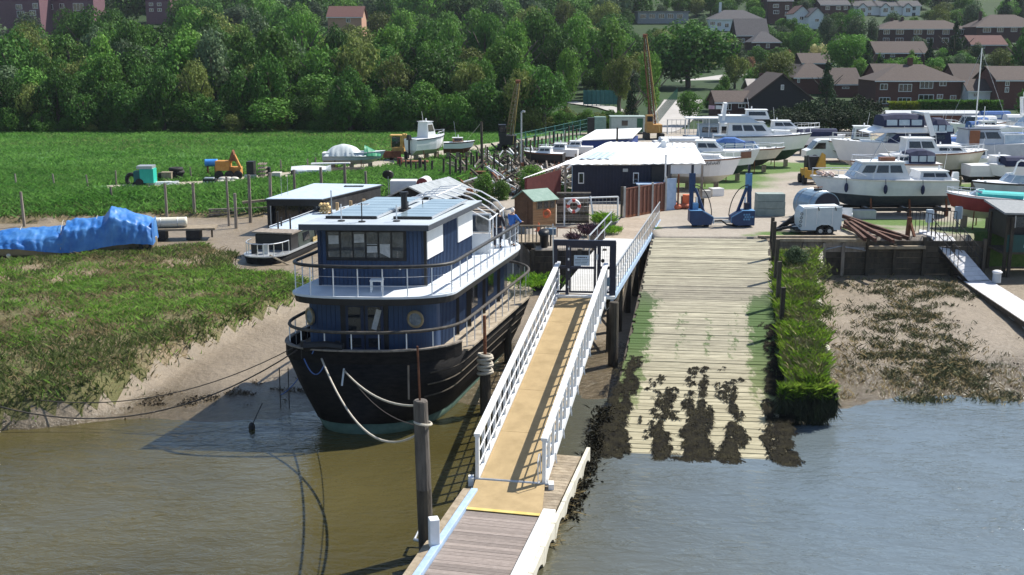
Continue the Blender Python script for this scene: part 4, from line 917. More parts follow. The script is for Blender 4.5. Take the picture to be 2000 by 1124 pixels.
# ================================================================== PEOPLE
M_skin = mat('skin', (.50, .30, .21), (.56, .35, .25), rough=.6)
def skinned(name, V, E_, rad, m, parent, sub=1):
    me = bpy.data.meshes.new(name); me.from_pydata([tuple(v) for v in V], E_, []); me.materials.append(m)
    o = bpy.data.objects.new(name, me); COL.objects.link(o); o.parent = parent
    s_ = o.modifiers.new('skin', 'SKIN'); s_.use_smooth_shade = True
    for i, r in enumerate(rad): me.skin_vertices[0].data[i].radius = r if isinstance(r, tuple) else (r, r)
    me.skin_vertices[0].data[0].use_root = True
    o.modifiers.new('sub', 'SUBSURF').levels = sub; o.modifiers['sub'].render_levels = 2
    return o
def person(lab, loc, rz, mj, mt_, mh, h=1.68, lean=.06, arm='rail', longhair=False, group=None):
    t = thing('person', lab, 'person', tuple(loc), rz, group); k = h / 1.7
    sc = lambda L: [tuple(c * k for c in v) for v in L]
    # facing -Y
    if arm == 'rail': rw, rh, lw, lh = (-.27, -.22, 1.12), (-.2, -.42, 1.08), (.27, -.2, 1.12), (.18, -.42, 1.08)
    else: rw, rh, lw, lh = (-.30, .02, 1.12), (-.29, -.08, .88), (.32, .0, 1.12), (.26, -.22, 1.02)
    V = sc([(0, 0, .92), (0, -.01, 1.12), (0, -lean * .4, 1.36), (0, -lean * .7, 1.47), (0, -lean, 1.56),
            (-.18, -lean * .4, 1.38), rw, rh, (.18, -lean * .4, 1.38), lw, lh,
            (-.1, 0, .86), (-.11, -.02, .48), (-.11, .02, .08), (-.12, -.12, .04), (.1, 0, .86), (.12, .0, .48), (.12, .04, .08), (.13, -.10, .04)])
    E_ = [(0, 1), (1, 2), (2, 3), (3, 4), (2, 5), (5, 6), (6, 7), (2, 8), (8, 9), (9, 10), (0, 11), (11, 12), (12, 13), (13, 14), (0, 15), (15, 16), (16, 17), (17, 18)]
    rad = [(.15, .11), (.14, .1), (.15, .1), .055, .05, .07, .042, .03, .07, .042, .03, .09, .06, .042, .04, .09, .06, .042, .04]
    skinned('body', V, E_, [tuple(a * k for a in (r if isinstance(r, tuple) else (r, r))) for r in rad], M_skin, t)
    V2 = sc([(0, 0, .86), (0, -.01, 1.12), (0, -lean * .4, 1.37), (-.18, -lean * .4, 1.38), rw, tuple(.7 * a + .3 * b for a, b in zip(rh, rw)), (.18, -lean * .4, 1.38), lw, tuple(.7 * a + .3 * b for a, b in zip(lh, lw))])
    skinned('jacket', V2, [(0, 1), (1, 2), (2, 3), (3, 4), (4, 5), (2, 6), (6, 7), (7, 8)], [(.19 * k, .14 * k), (.17 * k, .13 * k), (.17 * k, .12 * k), .085 * k, .062 * k, .05 * k, .085 * k, .062 * k, .05 * k], mj, t)
    V3 = sc([(0, 0, .93), (-.1, 0, .84), (-.11, -.02, .48), (-.11, .02, .1), (.1, 0, .84), (.12, 0, .48), (.12, .04, .1)])
    skinned('trousers', V3, [(0, 1), (1, 2), (2, 3), (0, 4), (4, 5), (5, 6)], [(.17 * k, .13 * k), .11 * k, .08 * k, .065 * k, .11 * k, .08 * k, .065 * k], mt_, t)
    b = B(); b.ball(0, -lean * k - .01, 1.60 * k, .078 * k, .098 * k, .115 * k, 14, 10)
    b.ball(0, -lean * k - .11 * k, 1.585 * k, .014 * k, .022 * k, .025 * k, 6, 4)
    for s_ in (-1, 1): b.ball(s_ * .08 * k, -lean * k, 1.59 * k, .012 * k, .024 * k, .034 * k, 6, 4)
    hd_ = b.build('head', M_skin, t, smooth=True, world=False)
    b = B(); b.ball(0, -lean * k + .02, 1.625 * k, .088 * k, .103 * k, .11 * k, 14, 8)
    if longhair: b.ball(0, -lean * k + .07 * k, 1.5 * k, .085 * k, .05 * k, .16 * k, 10, 6)
    b.build('hair', mh, hd_, smooth=True, world=False)
    b = B()
    for s_ in (-1, 1):
        b.ball(s_ * .03 * k, -lean * k - .098 * k, 1.61 * k, .011 * k, .008 * k, .008 * k, 6, 4)
    b.ball(0, -lean * k - .093 * k, 1.545 * k, .026 * k, .008 * k, .006 * k, 6, 4)
    b.build('face', mat('dark_features', (.05, .02, .02), (.06, .03, .03)), hd_, world=False)
    for hx in (rh, lh):                                # hands: palm, four bent fingers, thumb
        hx = Vector(hx) * k; b = B(); s_ = 1 if hx.x > 0 else -1
        b.ball(hx.x, hx.y - .03, hx.z - .01, .04, .05, .022, 8, 5)
        for i in range(4):
            x = hx.x + (-.03 + i * .02); L = (.05, .062, .058, .045)[i]
            b.tube([(x, hx.y - .06, hx.z), (x, hx.y - .06 - L * .6, hx.z - .008), (x, hx.y - .06 - L * .75, hx.z - .04)], .0095, 5, .007)
        b.tube([(hx.x - s_ * .035, hx.y - .02, hx.z), (hx.x - s_ * .06, hx.y - .05, hx.z - .01), (hx.x - s_ * .058, hx.y - .075, hx.z - .03)], .011, 5, .008)
        b.build('hand', M_skin, t, smooth=True, world=False)
    b = B()
    for s_ in (-1, 1): b.ball(s_ * .115 * k, -.06, .045, .05, .13, .05, 8, 5)
    b.build('shoes', M_black, t, smooth=True, world=False); return t
person('white haired person in a blue jacket standing at the stern rail of the houseboat', at(1000, 481, 1.94), 2.4, mat('royal_blue_cloth', (.03, .12, .42), (.05, .17, .5), rough=.8, scale=12), mat('grey_cloth', (.16, .17, .19), (.22, .23, .25), rough=.9), mat('white_hair', (.62, .6, .58), (.7, .68, .66)), 1.64)
person('dark haired person in black clothes on the after deck beside the white hoop frame', at(972, 484, 1.94), 2.9, mat('black_cloth', (.012, .012, .018), (.02, .02, .03), rough=.9), mat('dark_blue_cloth', (.02, .025, .045), (.03, .035, .06), rough=.9), mat('dark_hair', (.02, .013, .008), (.03, .02, .012)), 1.62, arm='down', longhair=True)

# ================================================================== NARROWBOAT left of the houseboat
nb0 = at(503, 527, -1.35); nb = thing('narrowboat', 'black narrowboat with railed bow and pale blue roof lying left of the houseboat', 'narrowboat', tuple(nb0))
na = Vector((.22, .975, 0)).normalized(); nr_ = Vector((na.y, -na.x, 0))
def Nb(u, w, z): return nb0 + na * u + nr_ * w + Vector((0, 0, z))
def nring(z, hw, u0=0., rf=1.6):
    us = [u0 + rf * (1 - math.cos(a)) for a in np.linspace(0, math.pi / 2, 8)] + [6, 14, 14.4]
    ws = [hw * max(.0, 1 - abs((u0 + rf - u) / rf) ** 2.4) ** (1 / 2.4) if u < u0 + rf else hw for u in us]; ws[-1] = hw * .7
    return [Nb(u, w, z) for u, w in zip(us, ws)] + [Nb(u, -w, z) for u, w in zip(us[::-1], ws[::-1])]
B().loft([nring(-.5, .95, .3), nring(.1, 1.1, .12), nring(.62, 1.2)]).build('hull', M_hull, nb, smooth=True)
B().loft([nring(.63, 1.16, .05), nring(.68, 1.16, .05)]).build('foredeck', M_wdeck, nb)
B().loft([nring(.64, 1.24, -.03), nring(.70, 1.24, -.03)]).build('rubbing_strake', M_steel, nb)
b = nring(1.35, 1.1, .1)
hf = [q for q in b if (q - nb0).dot(na) < 2.0]
k = len(hf) // 2; loop = hf[:k][::-1] + hf[k:][::-1]
B().tube(loop, .03, 6).build('bow_rail', M_alu, nb)
for q in loop[::2]: B().tube([(q.x, q.y, nb0.z + .66), q], .022, 5).build('stanchion', M_alu, nb)
B().beam(Nb(2.6, -1.05, 1.1), Nb(2.6, 1.05, 1.1), 1.0, .9).build('front_cabin', M_black, nb)
B().beam(Nb(2.6, -1.2, 1.66), Nb(2.6, 1.2, 1.66), 1.3, .08).build('front_roof', M_tgrey, nb)
for w in (-.55, .1): B().box(*Nb(.9, w, 0)[:2], nb0.z + .68, .3, .3, .55).build('locker', M_black if w < 0 else M_steel, nb)
B().hexa([Nb(3.2, -1.05, .6), Nb(3.2, 1.05, .6), Nb(13.5, 1.05, .6), Nb(13.5, -1.05, .6), Nb(3.2, -.95, 1.55), Nb(3.2, .95, 1.55), Nb(13.5, .95, 1.55), Nb(13.5, -.95, 1.55)]).build('cabin', mat('dark_green_panel', (.02, .035, .03), (.04, .05, .04), rough=.6), nb)
B().slab(Nb(3.15, -1.0, 1.62), Nb(3.15, 1.0, 1.62), Nb(13.6, 1.0, 1.62), Nb(13.6, -1.0, 1.62), .07).build('roof', mat('pale_blue_roof', (.42, .52, .62), (.52, .6, .68), rough=.5), nb)
for u in (3.9, 5.6, 7.3, 9.0): B().slab(Nb(u, 1.06, .95), Nb(u + .9, 1.05, .95), Nb(u + .9, .99, 1.4), Nb(u, .99, 1.4), .03).build('window', M_glass, nb)
for w in (-.8, .8): B().tube([Nb(3.4, w, 1.78), Nb(12, w, 1.78)], .025, 5).build('roof_rail', M_alu, nb)
for u, w, h in ((3.5, -.3, 1.0), (3.7, .35, .8), (4.6, -.6, .5)): B().tube([Nb(u, w, 1.62), Nb(u, w, 1.62 + h)], .05, 7).build('chimney', M_black, nb)
b = B()
for r_ in range(3):
    for c_ in range(4): b.beam(Nb(5.0 + c_ * .42, 1.13, .55 + r_ * .17), Nb(5.38 + c_ * .42, 1.13, .55 + r_ * .17), .04, .14)
b.build('tile_panel', mat('yellow_panel', (.45, .33, .12), (.55, .42, .2), rough=.8, isl=.2), nb, kind='stuff')
b = B().tube([Nb(.3, .6, .75), Nb(.4, 1.5, .3), Nb(1.2, 2.4, -.1)], .05, 6); b.build('gangplank', M_timber, nb)

# ================================================================== FLAT-ROOFED HOUSEBOAT
fb0 = at(522, 452, -.95); fb = thing('flat_houseboat', 'black box-shaped houseboat with flat pale blue roof behind the narrowboat', 'houseboat', tuple(fb0))
Fq = [(-15.25, 69.3), (-11.75, 69.2), (-8.9, 76.5), (-13.6, 77.2)]
zt = 1.05
B().prism(Fq, -1.25, -.85).build('hull', M_hull, fb)
M_char = mat('charred_board', (.012, .012, .013), (.035, .033, .032), rough=.8, scale=3, stretch=(1, 1, .2), bump=.3)
cxm = sum(q[0] for q in Fq) / 4; cym = sum(q[1] for q in Fq) / 4
def shr(k): return [(cxm + (x - cxm) * k, cym + (y - cym) * k) for x, y in Fq]
b = B(); q = shr(.97)
for i in (1, 2, 3): a, c = q[i], q[(i + 1) % 4]; b.beam((a[0], a[1], .05), (c[0], c[1], .05), .12, 1.9)
b.build('wall', M_char, fb)
B().beam((q[0][0], q[0][1] + .5, .0), (q[1][0], q[1][1] + .5, .0), .06, 1.8).build('glass_front', M_glass, fb)
B().beam((q[0][0] + .1, q[0][1] - .05, .82), (q[1][0], q[1][1] - .05, .82), .14, .32).build('fascia', M_black, fb)
for f in (.0, .04, .99): B().box(q[0][0] + (q[1][0] - q[0][0]) * f + .05, q[0][1] - .05, -.85, .12 if f != .04 else .06, .14, 1.75).build('front_post', M_black if f != .04 else M_steel, fb)
for f in (.3, .55, .78): B().box(q[0][0] + (q[1][0] - q[0][0]) * f, q[0][1] + .44, -.85, .08, .06, 1.75).build('mullion', M_black, fb)
B().prism(shr(1.03), .98, 1.06).build('roof_edge', M_black, fb)
B().prism(shr(1.0), 1.062, 1.10).build('roof', mat('pale_blue_roof', (0, 0, 0)), fb)
B().box(-10.6, 75.3, 1.10, 1.3, .5, .06).build('rooflight', M_glass, fb)
for x, y in ((-14.5, 70.5), (-14.2, 71)): B().tube([(x, y, 1.1), (x, y, 2.3)], .012, 4).build('aerial', M_steel, fb)
lg = thing('log_stack', 'stack of split yellow logs at the corner of the flat black houseboat', 'log stack', (-11.55, 68.6, -.8))
M_log = mat('split_log', (.42, .28, .12), (.58, .42, .2), rough=.85, scale=6, rnd=.25)
for r_ in range(9):
    for c_ in range(3):
        B().tube([(-11.75 + c_ * .2 + .1 * (r_ % 2), 68.45, -.7 + r_ * .19), (-11.75 + c_ * .2 + .1 * (r_ % 2), 68.95, -.7 + r_ * .19)], .095, 7).build('log', M_log, lg)
bal = thing('balustrade', 'row of pale timber posts with rope rails in front of the flat houseboat', 'balustrade', (-10.5, 68.7, -.3))
for k in range(9):
    x = -11.2 + k * .36; B().box(x, 68.9 + k * .42, -.7, .17 if k % 2 else .1, .17 if k % 2 else .1, 1.55 if k % 2 else 1.2).build('post', mat('pine_post', (.40, .27, .14), (.5, .36, .2), rough=.8, scale=5), bal)
for h in (.3, .75): B().tube([(-11.3, 68.85, h - .3), (-8.2, 72.4, h - .3)], .025, 5).build('rope_rail', M_rope, bal)
# ================================================================== GABLED HUT BARGE
gh = thing('gabled_hut', 'dark timber hut with a corrugated pale roof among the creek moorings', 'hut', (-6.5, 76.5, -.6))
ap, el, er = 1.0, .12, .12
G0 = Vector((-8.6, 76.0, 0)); gw_ = Vector((3.5, -.3, 0)); gd_ = Vector((2.2, 5.2, 0))
def Gh(a, b_, z): return G0 + gw_ * a + gd_ * b_ + Vector((0, 0, z))
B().add([Gh(.05, 0, -.9), Gh(.95, 0, -.9), Gh(.95, 0, el), Gh(.5, 0, ap), Gh(.05, 0, el), Gh(.05, 1, -.9), Gh(.95, 1, -.9), Gh(.95, 1, el), Gh(.5, 1, ap), Gh(.05, 1, el)],
        [(0, 1, 2, 3, 4), (9, 8, 7, 6, 5), (0, 4, 9, 5), (1, 6, 7, 2), (0, 5, 6, 1), (2, 7, 8, 3), (3, 8, 9, 4)]).build('wall', M_char, gh)
M_corr = mat('corrugated_sheet', (.24, .27, .29), (.36, .39, .41), rough=.7, scale=2)
for s_ in (0, 1):
    e_ = (-.08 if s_ == 0 else 1.08); b = B(); n_ = 26
    for k in range(n_):
        v0, v1 = -.06 + 1.12 * k / n_, -.06 + 1.12 * (k + 1) / n_; z0, z1 = (.04 if k % 2 else 0), (0 if k % 2 else .04)
        b.add([Gh(e_, v0, el - .05 + z0), Gh(e_, v1, el - .05 + z1), Gh(.5, v1, ap + .06 + z1), Gh(.5, v0, ap + .06 + z0)], [(0, 1, 2, 3)])
        b.add([Gh(e_, v0, el - .08 + z0), Gh(e_, v1, el - .08 + z1), Gh(.5, v1, ap + .03 + z1), Gh(.5, v0, ap + .03 + z0)], [(3, 2, 1, 0)])
    b.build('roof', M_corr, gh)
    B().beam(Gh(e_, -.07, el - .04), Gh(.5, -.07, ap + .08), .05, .1).build('barge_board', M_steel, gh)
B().prism([tuple(Gh(-.1, -.1, 0)[:2]), tuple(Gh(1.1, -.1, 0)[:2]), tuple(Gh(1.1, 1.1, 0)[:2]), tuple(Gh(-.1, 1.1, 0)[:2])], -1.2, -.88).build('float', M_tdark, gh)
# ================================================================== BOATS
M_gel = mat('white_gelcoat', (.74, .75, .76), (.82, .82, .82), rough=.3, spec=.5, scale=1.5)
M_gelc = mat('cream_gelcoat', (.56, .52, .45), (.64, .60, .53), rough=.35, spec=.5, scale=1.5)
M_beige = mat('beige_hull', (.40, .38, .29), (.48, .45, .36), rough=.4, scale=1.5)
M_geld = mat('dull_white_paint', (.58, .60, .63), (.68, .69, .70), rough=.5, scale=2, bump=.1)
M_silver = mat('silver_hull', (.34, .40, .47), (.44, .49, .56), rough=.35, scale=1.5)
M_afg = mat('dark_green_antifoul', (.012, .035, .03), (.03, .06, .05), rough=.8, scale=2)
M_afb = mat('black_antifoul', (.012, .014, .018), (.03, .032, .035), rough=.8, scale=2)
M_afs = mat('slate_antifoul', (.05, .065, .085), (.08, .095, .11), rough=.8, scale=2)
M_afr = mat('rust_brown_antifoul', (.14, .05, .03), (.2, .08, .05), rough=.8, scale=2)
M_navyc = mat('navy_canvas', (.010, .016, .05), (.018, .026, .075), rough=.85, scale=4)
M_bluec = mat('blue_canvas', (.03, .10, .30), (.05, .14, .38), rough=.8, scale=4)
M_teal = mat('turquoise_cover', (.03, .38, .36), (.05, .46, .44), rough=.6, scale=3)
M_clear = mat('clear_vinyl', (.28, .36, .44), (.42, .50, .56), rough=.12, spec=.9, scale=2)
M_red = mat('red_hull', (.20, .018, .02), (.26, .03, .03), rough=.4, scale=2)
M_redr = mat('red_oxide_tank', (.16, .02, .025), (.22, .035, .035), rough=.6, scale=3)
M_brown = mat('varnished_wood', (.16, .055, .025), (.22, .09, .04), rough=.5, scale=4)
class Boat:
    def __init__(s, label, px, py, phi, L, Bm, H, hull, bottom, zk=.45, hb=.5, cat='motor boat', name='motor_boat', transom=.85, rake=.14, deck=None, group='boats laid up ashore', stripe=None, cradle=True, pos=None):
        c = pos or at(px, py, 0); s.c = c; s.L, s.Bm, s.H, s.zk, s.hb = L, Bm, H, zk, hb
        s.t = thing(name, label, cat, (c.x, c.y, 0), R(phi), group)
        def st(u): return u * L - L / 2
        s.st = st
        us = [0, .15, .35, .55, .7, .82, .91, .97, 1.0]
        s.wf = lambda u: (Bm / 2) * (transom + (1 - transom) * min(1, u / .4)) * (1 if u < .5 else max(.015, 1 - ((u - .5) / .5) ** 2.3))
        stripe = stripe if stripe is not None else (None, M_navy, M_brown, None, M_bluec)[int(px) % 5]; s.sh = lambda u: zk + hb + H * (1 + .22 * u * u)
        def sec(u):
            w = s.wf(u); kx = st(u) - rake * L * max(0, (u - .6) / .4) ** 2 * 0; zc = zk + hb * (1 + .55 * max(0, u - .55)); kz = zk + (hb * .95) * max(0, (u - .7) / .3) ** 2
            xr = -rake * L * max(0, (u - .5) / .5) ** 1.5
            return (st(u), w, s.sh(u)), (st(u) + xr * .55, w * .84, zc), (st(u) + xr, .02, kz)
        T, C = [], []
        for u in us:
            (x, w, z), (xc, wc, zc), (xk, _, zk_) = sec(u)
            T.append([(x, -w, z), ((x * .4 + xc * .6), -(w * .4 + wc * .6) * 1.03, z * .45 + zc * .55), (xc, -wc, zc), (xc, wc, zc), ((x * .4 + xc * .6), (w * .4 + wc * .6) * 1.03, z * .45 + zc * .55), (x, w, z)])
            C.append([(xc, -wc, zc), (xk, 0, zk_), (xc, wc, zc)])
        s.hull = B().loft(T).build('hull', hull, s.t, world=False)
        B().loft(C).build('bottom', bottom, s.t, world=False)
        s.deckm = deck or M_gel
        B().loft([[(st(u), -s.wf(u) * .97, s.sh(u) + .015), (st(u), 0, s.sh(u) + .05), (st(u), s.wf(u) * .97, s.sh(u) + .015)] for u in us], closed=False, cap0=False, cap1=False).build('deck', s.deckm, s.t, world=False)
        if stripe is not None:
            for sg_ in (-1, 1):
                b = B()
                for u0, u1 in zip(us[:-1], us[1:]): b.beam((st(u0), sg_ * s.wf(u0) * 1.005, s.sh(u0) - .05), (st(u1), sg_ * s.wf(u1) * 1.005, s.sh(u1) - .05), .05, .08)
                b.build('rubbing_strake', stripe, s.t, world=False)
        if cradle:
            ct = thing('boat_cradle', 'timber blocks and steel props under the ' + label, 'boat cradle', (c.x, c.y, 0), R(phi), 'cradles under the laid up boats')
            ct['label'] = ' '.join(ct['label'].split()[:16])
            for u in (.15, .45, .75): B().box(st(u), 0, 0, .35, .3, zk + .1).build('keel_block', M_timber, ct, world=False)
            for u in (.2, .62):
                for sg_ in (-1, 1):
                    w = s.wf(u) * .8 * sg_; B().tube([(st(u), w * 1.25, 0), (st(u), w, zk + hb)], .04, 6).build('prop', M_rust, ct, world=False)
    def z(s, u): return s.sh(u) + .02
    def x(s, u): return s.st(u)
    def cabin(s, u0, u1, wf, h, rf=.35, rb=.05, m=None, win=True, z0=None, nw=2, front=True, roofm=None, name='cabin', inset=.82):
        z = s.z((u0 + u1) / 2) - .06 if z0 is None else z0; x0, x1 = s.x(u0), s.x(u1); w = s.Bm / 2 * wf; wt = w * inset
        q = [(x0, -w, z), (x1, -w * .9, z), (x1, w * .9, z), (x0, w, z), (x0 + rb, -wt, z + h), (x1 - rf, -wt * .93, z + h), (x1 - rf, wt * .93, z + h), (x0 + rb, wt, z + h)]
        o = B().hexa(q).build(name, m or M_gel, s.t, world=False)
        q = [Vector(v) for v in q]
        B().slab(q[4] + Vector((-.1, -.06, .05)), q[5] + Vector((.12, -.06, .05)), q[6] + Vector((.12, .06, .05)), q[7] + Vector((-.1, .06, .05)), .05).build('cabin_roof', roofm or m or M_gel, o, world=False)
        def pane(a, b_, c, d, u0_, u1_, v0, v1, out):
            f = lambda uu, vv: (a.lerp(b_, uu)).lerp(d.lerp(c, uu), vv) + out
            return B().hexa([f(u0_, v0), f(u1_, v0), f(u1_, v0) - out * 1.5, f(u0_, v0) - out * 1.5, f(u0_, v1), f(u1_, v1), f(u1_, v1) - out * 1.5, f(u0_, v1) - out * 1.5])
        if win: B().tube([(x0 + .3, wt * .3, z + h), (x0 + .12, wt * .3, z + h + .8 + (h * 7 % 1) * .9)], .014, 3).tube([(x0 + .5, 0, z + h + .04), (x0 + .5, 0, z + h + .3)], .06, 6).build('aerial', M_gel, o, world=False)
        if win:
            for k in range(nw):
                a0, a1 = .08 + .84 * k / nw + .02, .08 + .84 * (k + 1) / nw - .02
                for (i, j, kk, l, o_) in ((0, 1, 5, 4, Vector((0, -.02, .003))), (3, 2, 6, 7, Vector((0, .02, .003)))):
                    pane(q[i], q[j], q[kk], q[l], a0, a1, .42, .84, o_).build('window', M_glass, o, world=False)
            if front:
                for k in range(2): pane(q[1], q[2], q[6], q[5], .06 + .46 * k, .48 + .46 * k, .2, .9, Vector((.025, 0, .01))).build('windscreen', M_clear, o, world=False)
        return o
    def canopy(s, u0, u1, wf, h, m, z0=None, slope=.0, windows=True):
        z = s.z((u0 + u1) / 2) if z0 is None else z0; w = s.Bm / 2 * wf; rings = []
        for k, u in enumerate(np.linspace(u0, u1, 4)):
            hh = h * (1 - slope * (abs(k - 1.5) - .5)); hh = max(.2, hh)
            rings.append([(s.x(u), -w, z), (s.x(u), -w * .95, z + hh * .6), (s.x(u), -w * .7, z + hh * .92), (s.x(u), 0, z + hh), (s.x(u), w * .7, z + hh * .92), (s.x(u), w * .95, z + hh * .6), (s.x(u), w, z)])
        o = B().loft(rings).build('canopy', m, s.t, world=False)
        if windows:
            for sg_ in (-1, 1):
                for k in range(3):
                    a, c = u0 + (u1 - u0) * (.06 + .31 * k), u0 + (u1 - u0) * (.32 + .31 * k); b = B()
                    b.hexa([(s.x(a), sg_ * w * 1.0, z + h * .14), (s.x(c), sg_ * w * 1.0, z + h * .14), (s.x(c), sg_ * w * 1.03, z + h * .14), (s.x(a), sg_ * w * 1.03, z + h * .14),
                            (s.x(a), sg_ * w * .95, z + h * .55), (s.x(c), sg_ * w * .95, z + h * .55), (s.x(c), sg_ * w * .99, z + h * .55), (s.x(a), sg_ * w * .99, z + h * .55)])
                    b.build('canopy_window', M_clear, o, world=False)
        return o
    def screen(s, u0, u1, wf, h, m=None, fm=None):     # wrap-round raked windscreen, open behind
        z = s.z(u0); w = s.Bm / 2 * wf; x0, x1 = s.x(u0), s.x(u1)
        lo = [(x0, -w, z), (x1 - .1, -w * .8, z), (x1 + .1, 0, z), (x1 - .1, w * .8, z), (x0, w, z)]; hi = [(x0, -w * .9, z + h), (x1 - .5, -w * .66, z + h), (x1 - .38, 0, z + h), (x1 - .5, w * .66, z + h), (x0, w * .9, z + h)]
        f_ = B()
        f_.tube(hi, .025, 5); f_.tube(lo, .025, 5)
        for a, c in zip(lo, hi): f_.tube([a, c], .025, 5)
        f_ = f_.build('screen_frame', fm or M_white, s.t, world=False)
        for k in range(4): B().slab(lo[k], lo[k + 1], hi[k + 1], hi[k], .012).build('pane', m or M_clear, f_, world=False)
    def rail(s, u0=.45, h=.5, m=None):
        us = [u0, .6, .72, .83, .92, .985]; b = B()
        loop = [(s.x(u), -s.wf(u) * .95, s.z(u) + h * (1 if i else .0)) for i, u in enumerate(us)] + [(s.x(u), s.wf(u) * .95, s.z(u) + h * (1 if u != u0 else 0)) for u in us[::-1]]
        b.tube(loop, .02, 5)
        for u in us[1:]:
            for sg_ in (-1, 1): b.tube([(s.x(u), sg_ * s.wf(u) * .95, s.z(u) - .02), (s.x(u), sg_ * s.wf(u) * .95, s.z(u) + h)], .015, 4)
        b.build('pulpit', m or M_alu, s.t, world=False)
    def arch(s, u, wf, h, lean=-.4, m=None, th=.16, z0=None):
        z = s.z(u) if z0 is None else z0; w = s.Bm / 2 * wf; x = s.x(u); b = B()
        b.beam((x, -w, z), (x + lean, -w * .8, z + h), th * 2, th * .7, up=(0, 1, 0)); b.beam((x, w, z), (x + lean, w * .8, z + h), th * 2, th * .7, up=(0, 1, 0)); b.beam((x + lean, -w * .84, z + h), (x + lean, w * .84, z + h), th * 2, th * .7)
        b.build('radar_arch', m or M_gel, s.t, world=False)
    def outboard(s, m=None):
        b = B(); x = s.x(0) - .2; b.box(x, 0, s.sh(0) - .05, .4, .3, .45, 0, .8); b.box(x, 0, s.zk + .1, .14, .1, s.sh(0) - s.zk - .1); b.tube([(x - .12, 0, s.zk + .2), (x + .1, 0, s.zk + .2)], .12, 8); b.build('outboard_motor', m or M_black, s.t, world=False)
    def hatch(s, u, w=.5): B().box(s.x(u), 0, s.z(u) + .02, w, w, .06).build('hatch', M_glass, s.t, world=False)
    def fenders(s, us, m, sg_=1):
        for u in us:
            y = sg_ * (s.wf(u) + .1); b = B(); b.ball(s.x(u), y, s.sh(u) - .55, .13, .13, .3, 8, 6); b.tube([(s.x(u), y, s.sh(u) - .28), (s.x(u), y - sg_ * .1, s.sh(u) + .05)], .02, 4); b.build('fender', m, s.t, world=False)
    def mast(s, u, h, m=None, r=.05):
        B().tube([(s.x(u), 0, s.z(u)), (s.x(u), 0, s.z(u) + h)], r, 6).build('mast', m or M_alu, s.t, world=False)
    def detail(s):                                      # cleats and rope on deck so that nothing is bare
        b = B()
        for u in (.1, .5, .88):
            for sg_ in (-1, 1): b.box(s.x(u), sg_ * s.wf(u) * .85, s.z(u), .16, .05, .06)
        b.build('cleats', M_alu, s.t, kind='stuff', world=False)

# --- large white cruiser nearest the slip (bow to the left)
b9 = Boat('long white cabin cruiser with three navy fenders on a steel cradle, nearest the retaining wall', 1716, 419, 181, 8.9, 2.7, .95, M_geld, M_afs, zk=.55, hb=.75, transom=.9, deck=M_geld, cradle=False, stripe=M_gelc)
b9.cabin(.33, .74, .74, 1.05, rf=.75, rb=.45, m=M_geld, nw=3, roofm=M_gel)
b9.cabin(.04, .27, .78, .55, rf=.15, rb=.3, m=M_geld, nw=2, front=False)
b9.rail(.6, .45); b9.fenders((.26, .52, .78), M_navyc, 1); b9.outboard(M_gel); b9.hatch(.84); b9.detail()
bb = B()
for k in range(34): bb.ball(b9.x(.84 + random.random() * .1), random.uniform(-.5, .5), b9.z(.85) + .08 + random.random() * .15, random.uniform(.08, .2), random.uniform(.08, .2), random.uniform(.05, .12), 6, 4)
bb.build('heaped_gear', mat('pale_pinkish_gear', (.45, .30, .24), (.65, .6, .56), isl=.4, rough=.9), b9.t, world=False)
B().box(b9.x(.47), 0, b9.z(.5) + 1.05, .9, .5, .22).build('roof_box', M_brown, b9.t, world=False)
B().tube([(b9.x(.42), .2, b9.z(.4) + .9), (b9.x(.52), .1, b9.z(.5) + 2.2)], .03, 5).tube([(b9.x(.6), .2, b9.z(.4) + .9), (b9.x(.52), .1, b9.z(.5) + 2.2)], .03, 5).build('signal_frame', M_steel, b9.t, world=False)
cr = thing('steel_cradle', 'long black steel cradle under the white cruiser with navy fenders', 'boat cradle', (b9.c.x, b9.c.y, 0), R(181))
for y in (-.8, .8): B().beam((-4.2, y, .42), (4.0, y, .42), .16, .2).build('long_beam', M_black, cr, world=False)
for x in (-3.9, -1.6, .8, 3.0):
    B().beam((x, -.9, .34), (x, .9, .34), .2, .2).build('cross_beam', M_black, cr, world=False)
    for y in (-.9, .9):
        B().box(x, y, 0, .2, .2, .45).build('leg', M_rust, cr, world=False); B().beam((x, y, .4), (x, y * .75, 1.25), .1, .1).build('prop', M_rust, cr, world=False)
def B_(lab, *a, **k): return Boat(lab, *a, **k)
# --- left-hand cluster, bows to the right
b1 = B_('white cruiser with a black scrawled name on its bow beside the white roofed shed', 1352, 369, -14, 6.9, 2.5, 1.15, M_gel, M_gelc, zk=.4, hb=.6, stripe=None)
b1.cabin(.2, .62, .8, .9, rf=.8); b1.cabin(.5, .85, .6, .3, rf=.6, win=False); b1.rail(.5, .4); b1.arch(.25, .9, 1.3)
bb = B()
for sg_ in (-1, 1):
    for k in range(11):                                # jagged brush-script strokes, unreadable in the photo
        u = .60 + k * .018; yy = sg_ * (b1.wf(u) * 1.005); z = b1.sh(u) - .38; hh = (.16, .28, .12, .22, .14, .26, .13, .2, .15, .27, .34)[k]
        bb.beam((b1.x(u), yy, z), (b1.x(u) + .09, yy * .992, z + hh), .03, .05, up=(0, 1, 0))
bb.build('bow_lettering', M_black, b1.t, world=False)
b2 = B_('white motor boat with orange brown bow patch and dark green bottom', 1398, 352, -11, 6.6, 2.4, 1.1, M_gel, M_afg, zk=.45, hb=.7)
b2.cabin(.25, .6, .78, .8, rf=.9); b2.rail(.5, .35); b2.detail()
bb = B()
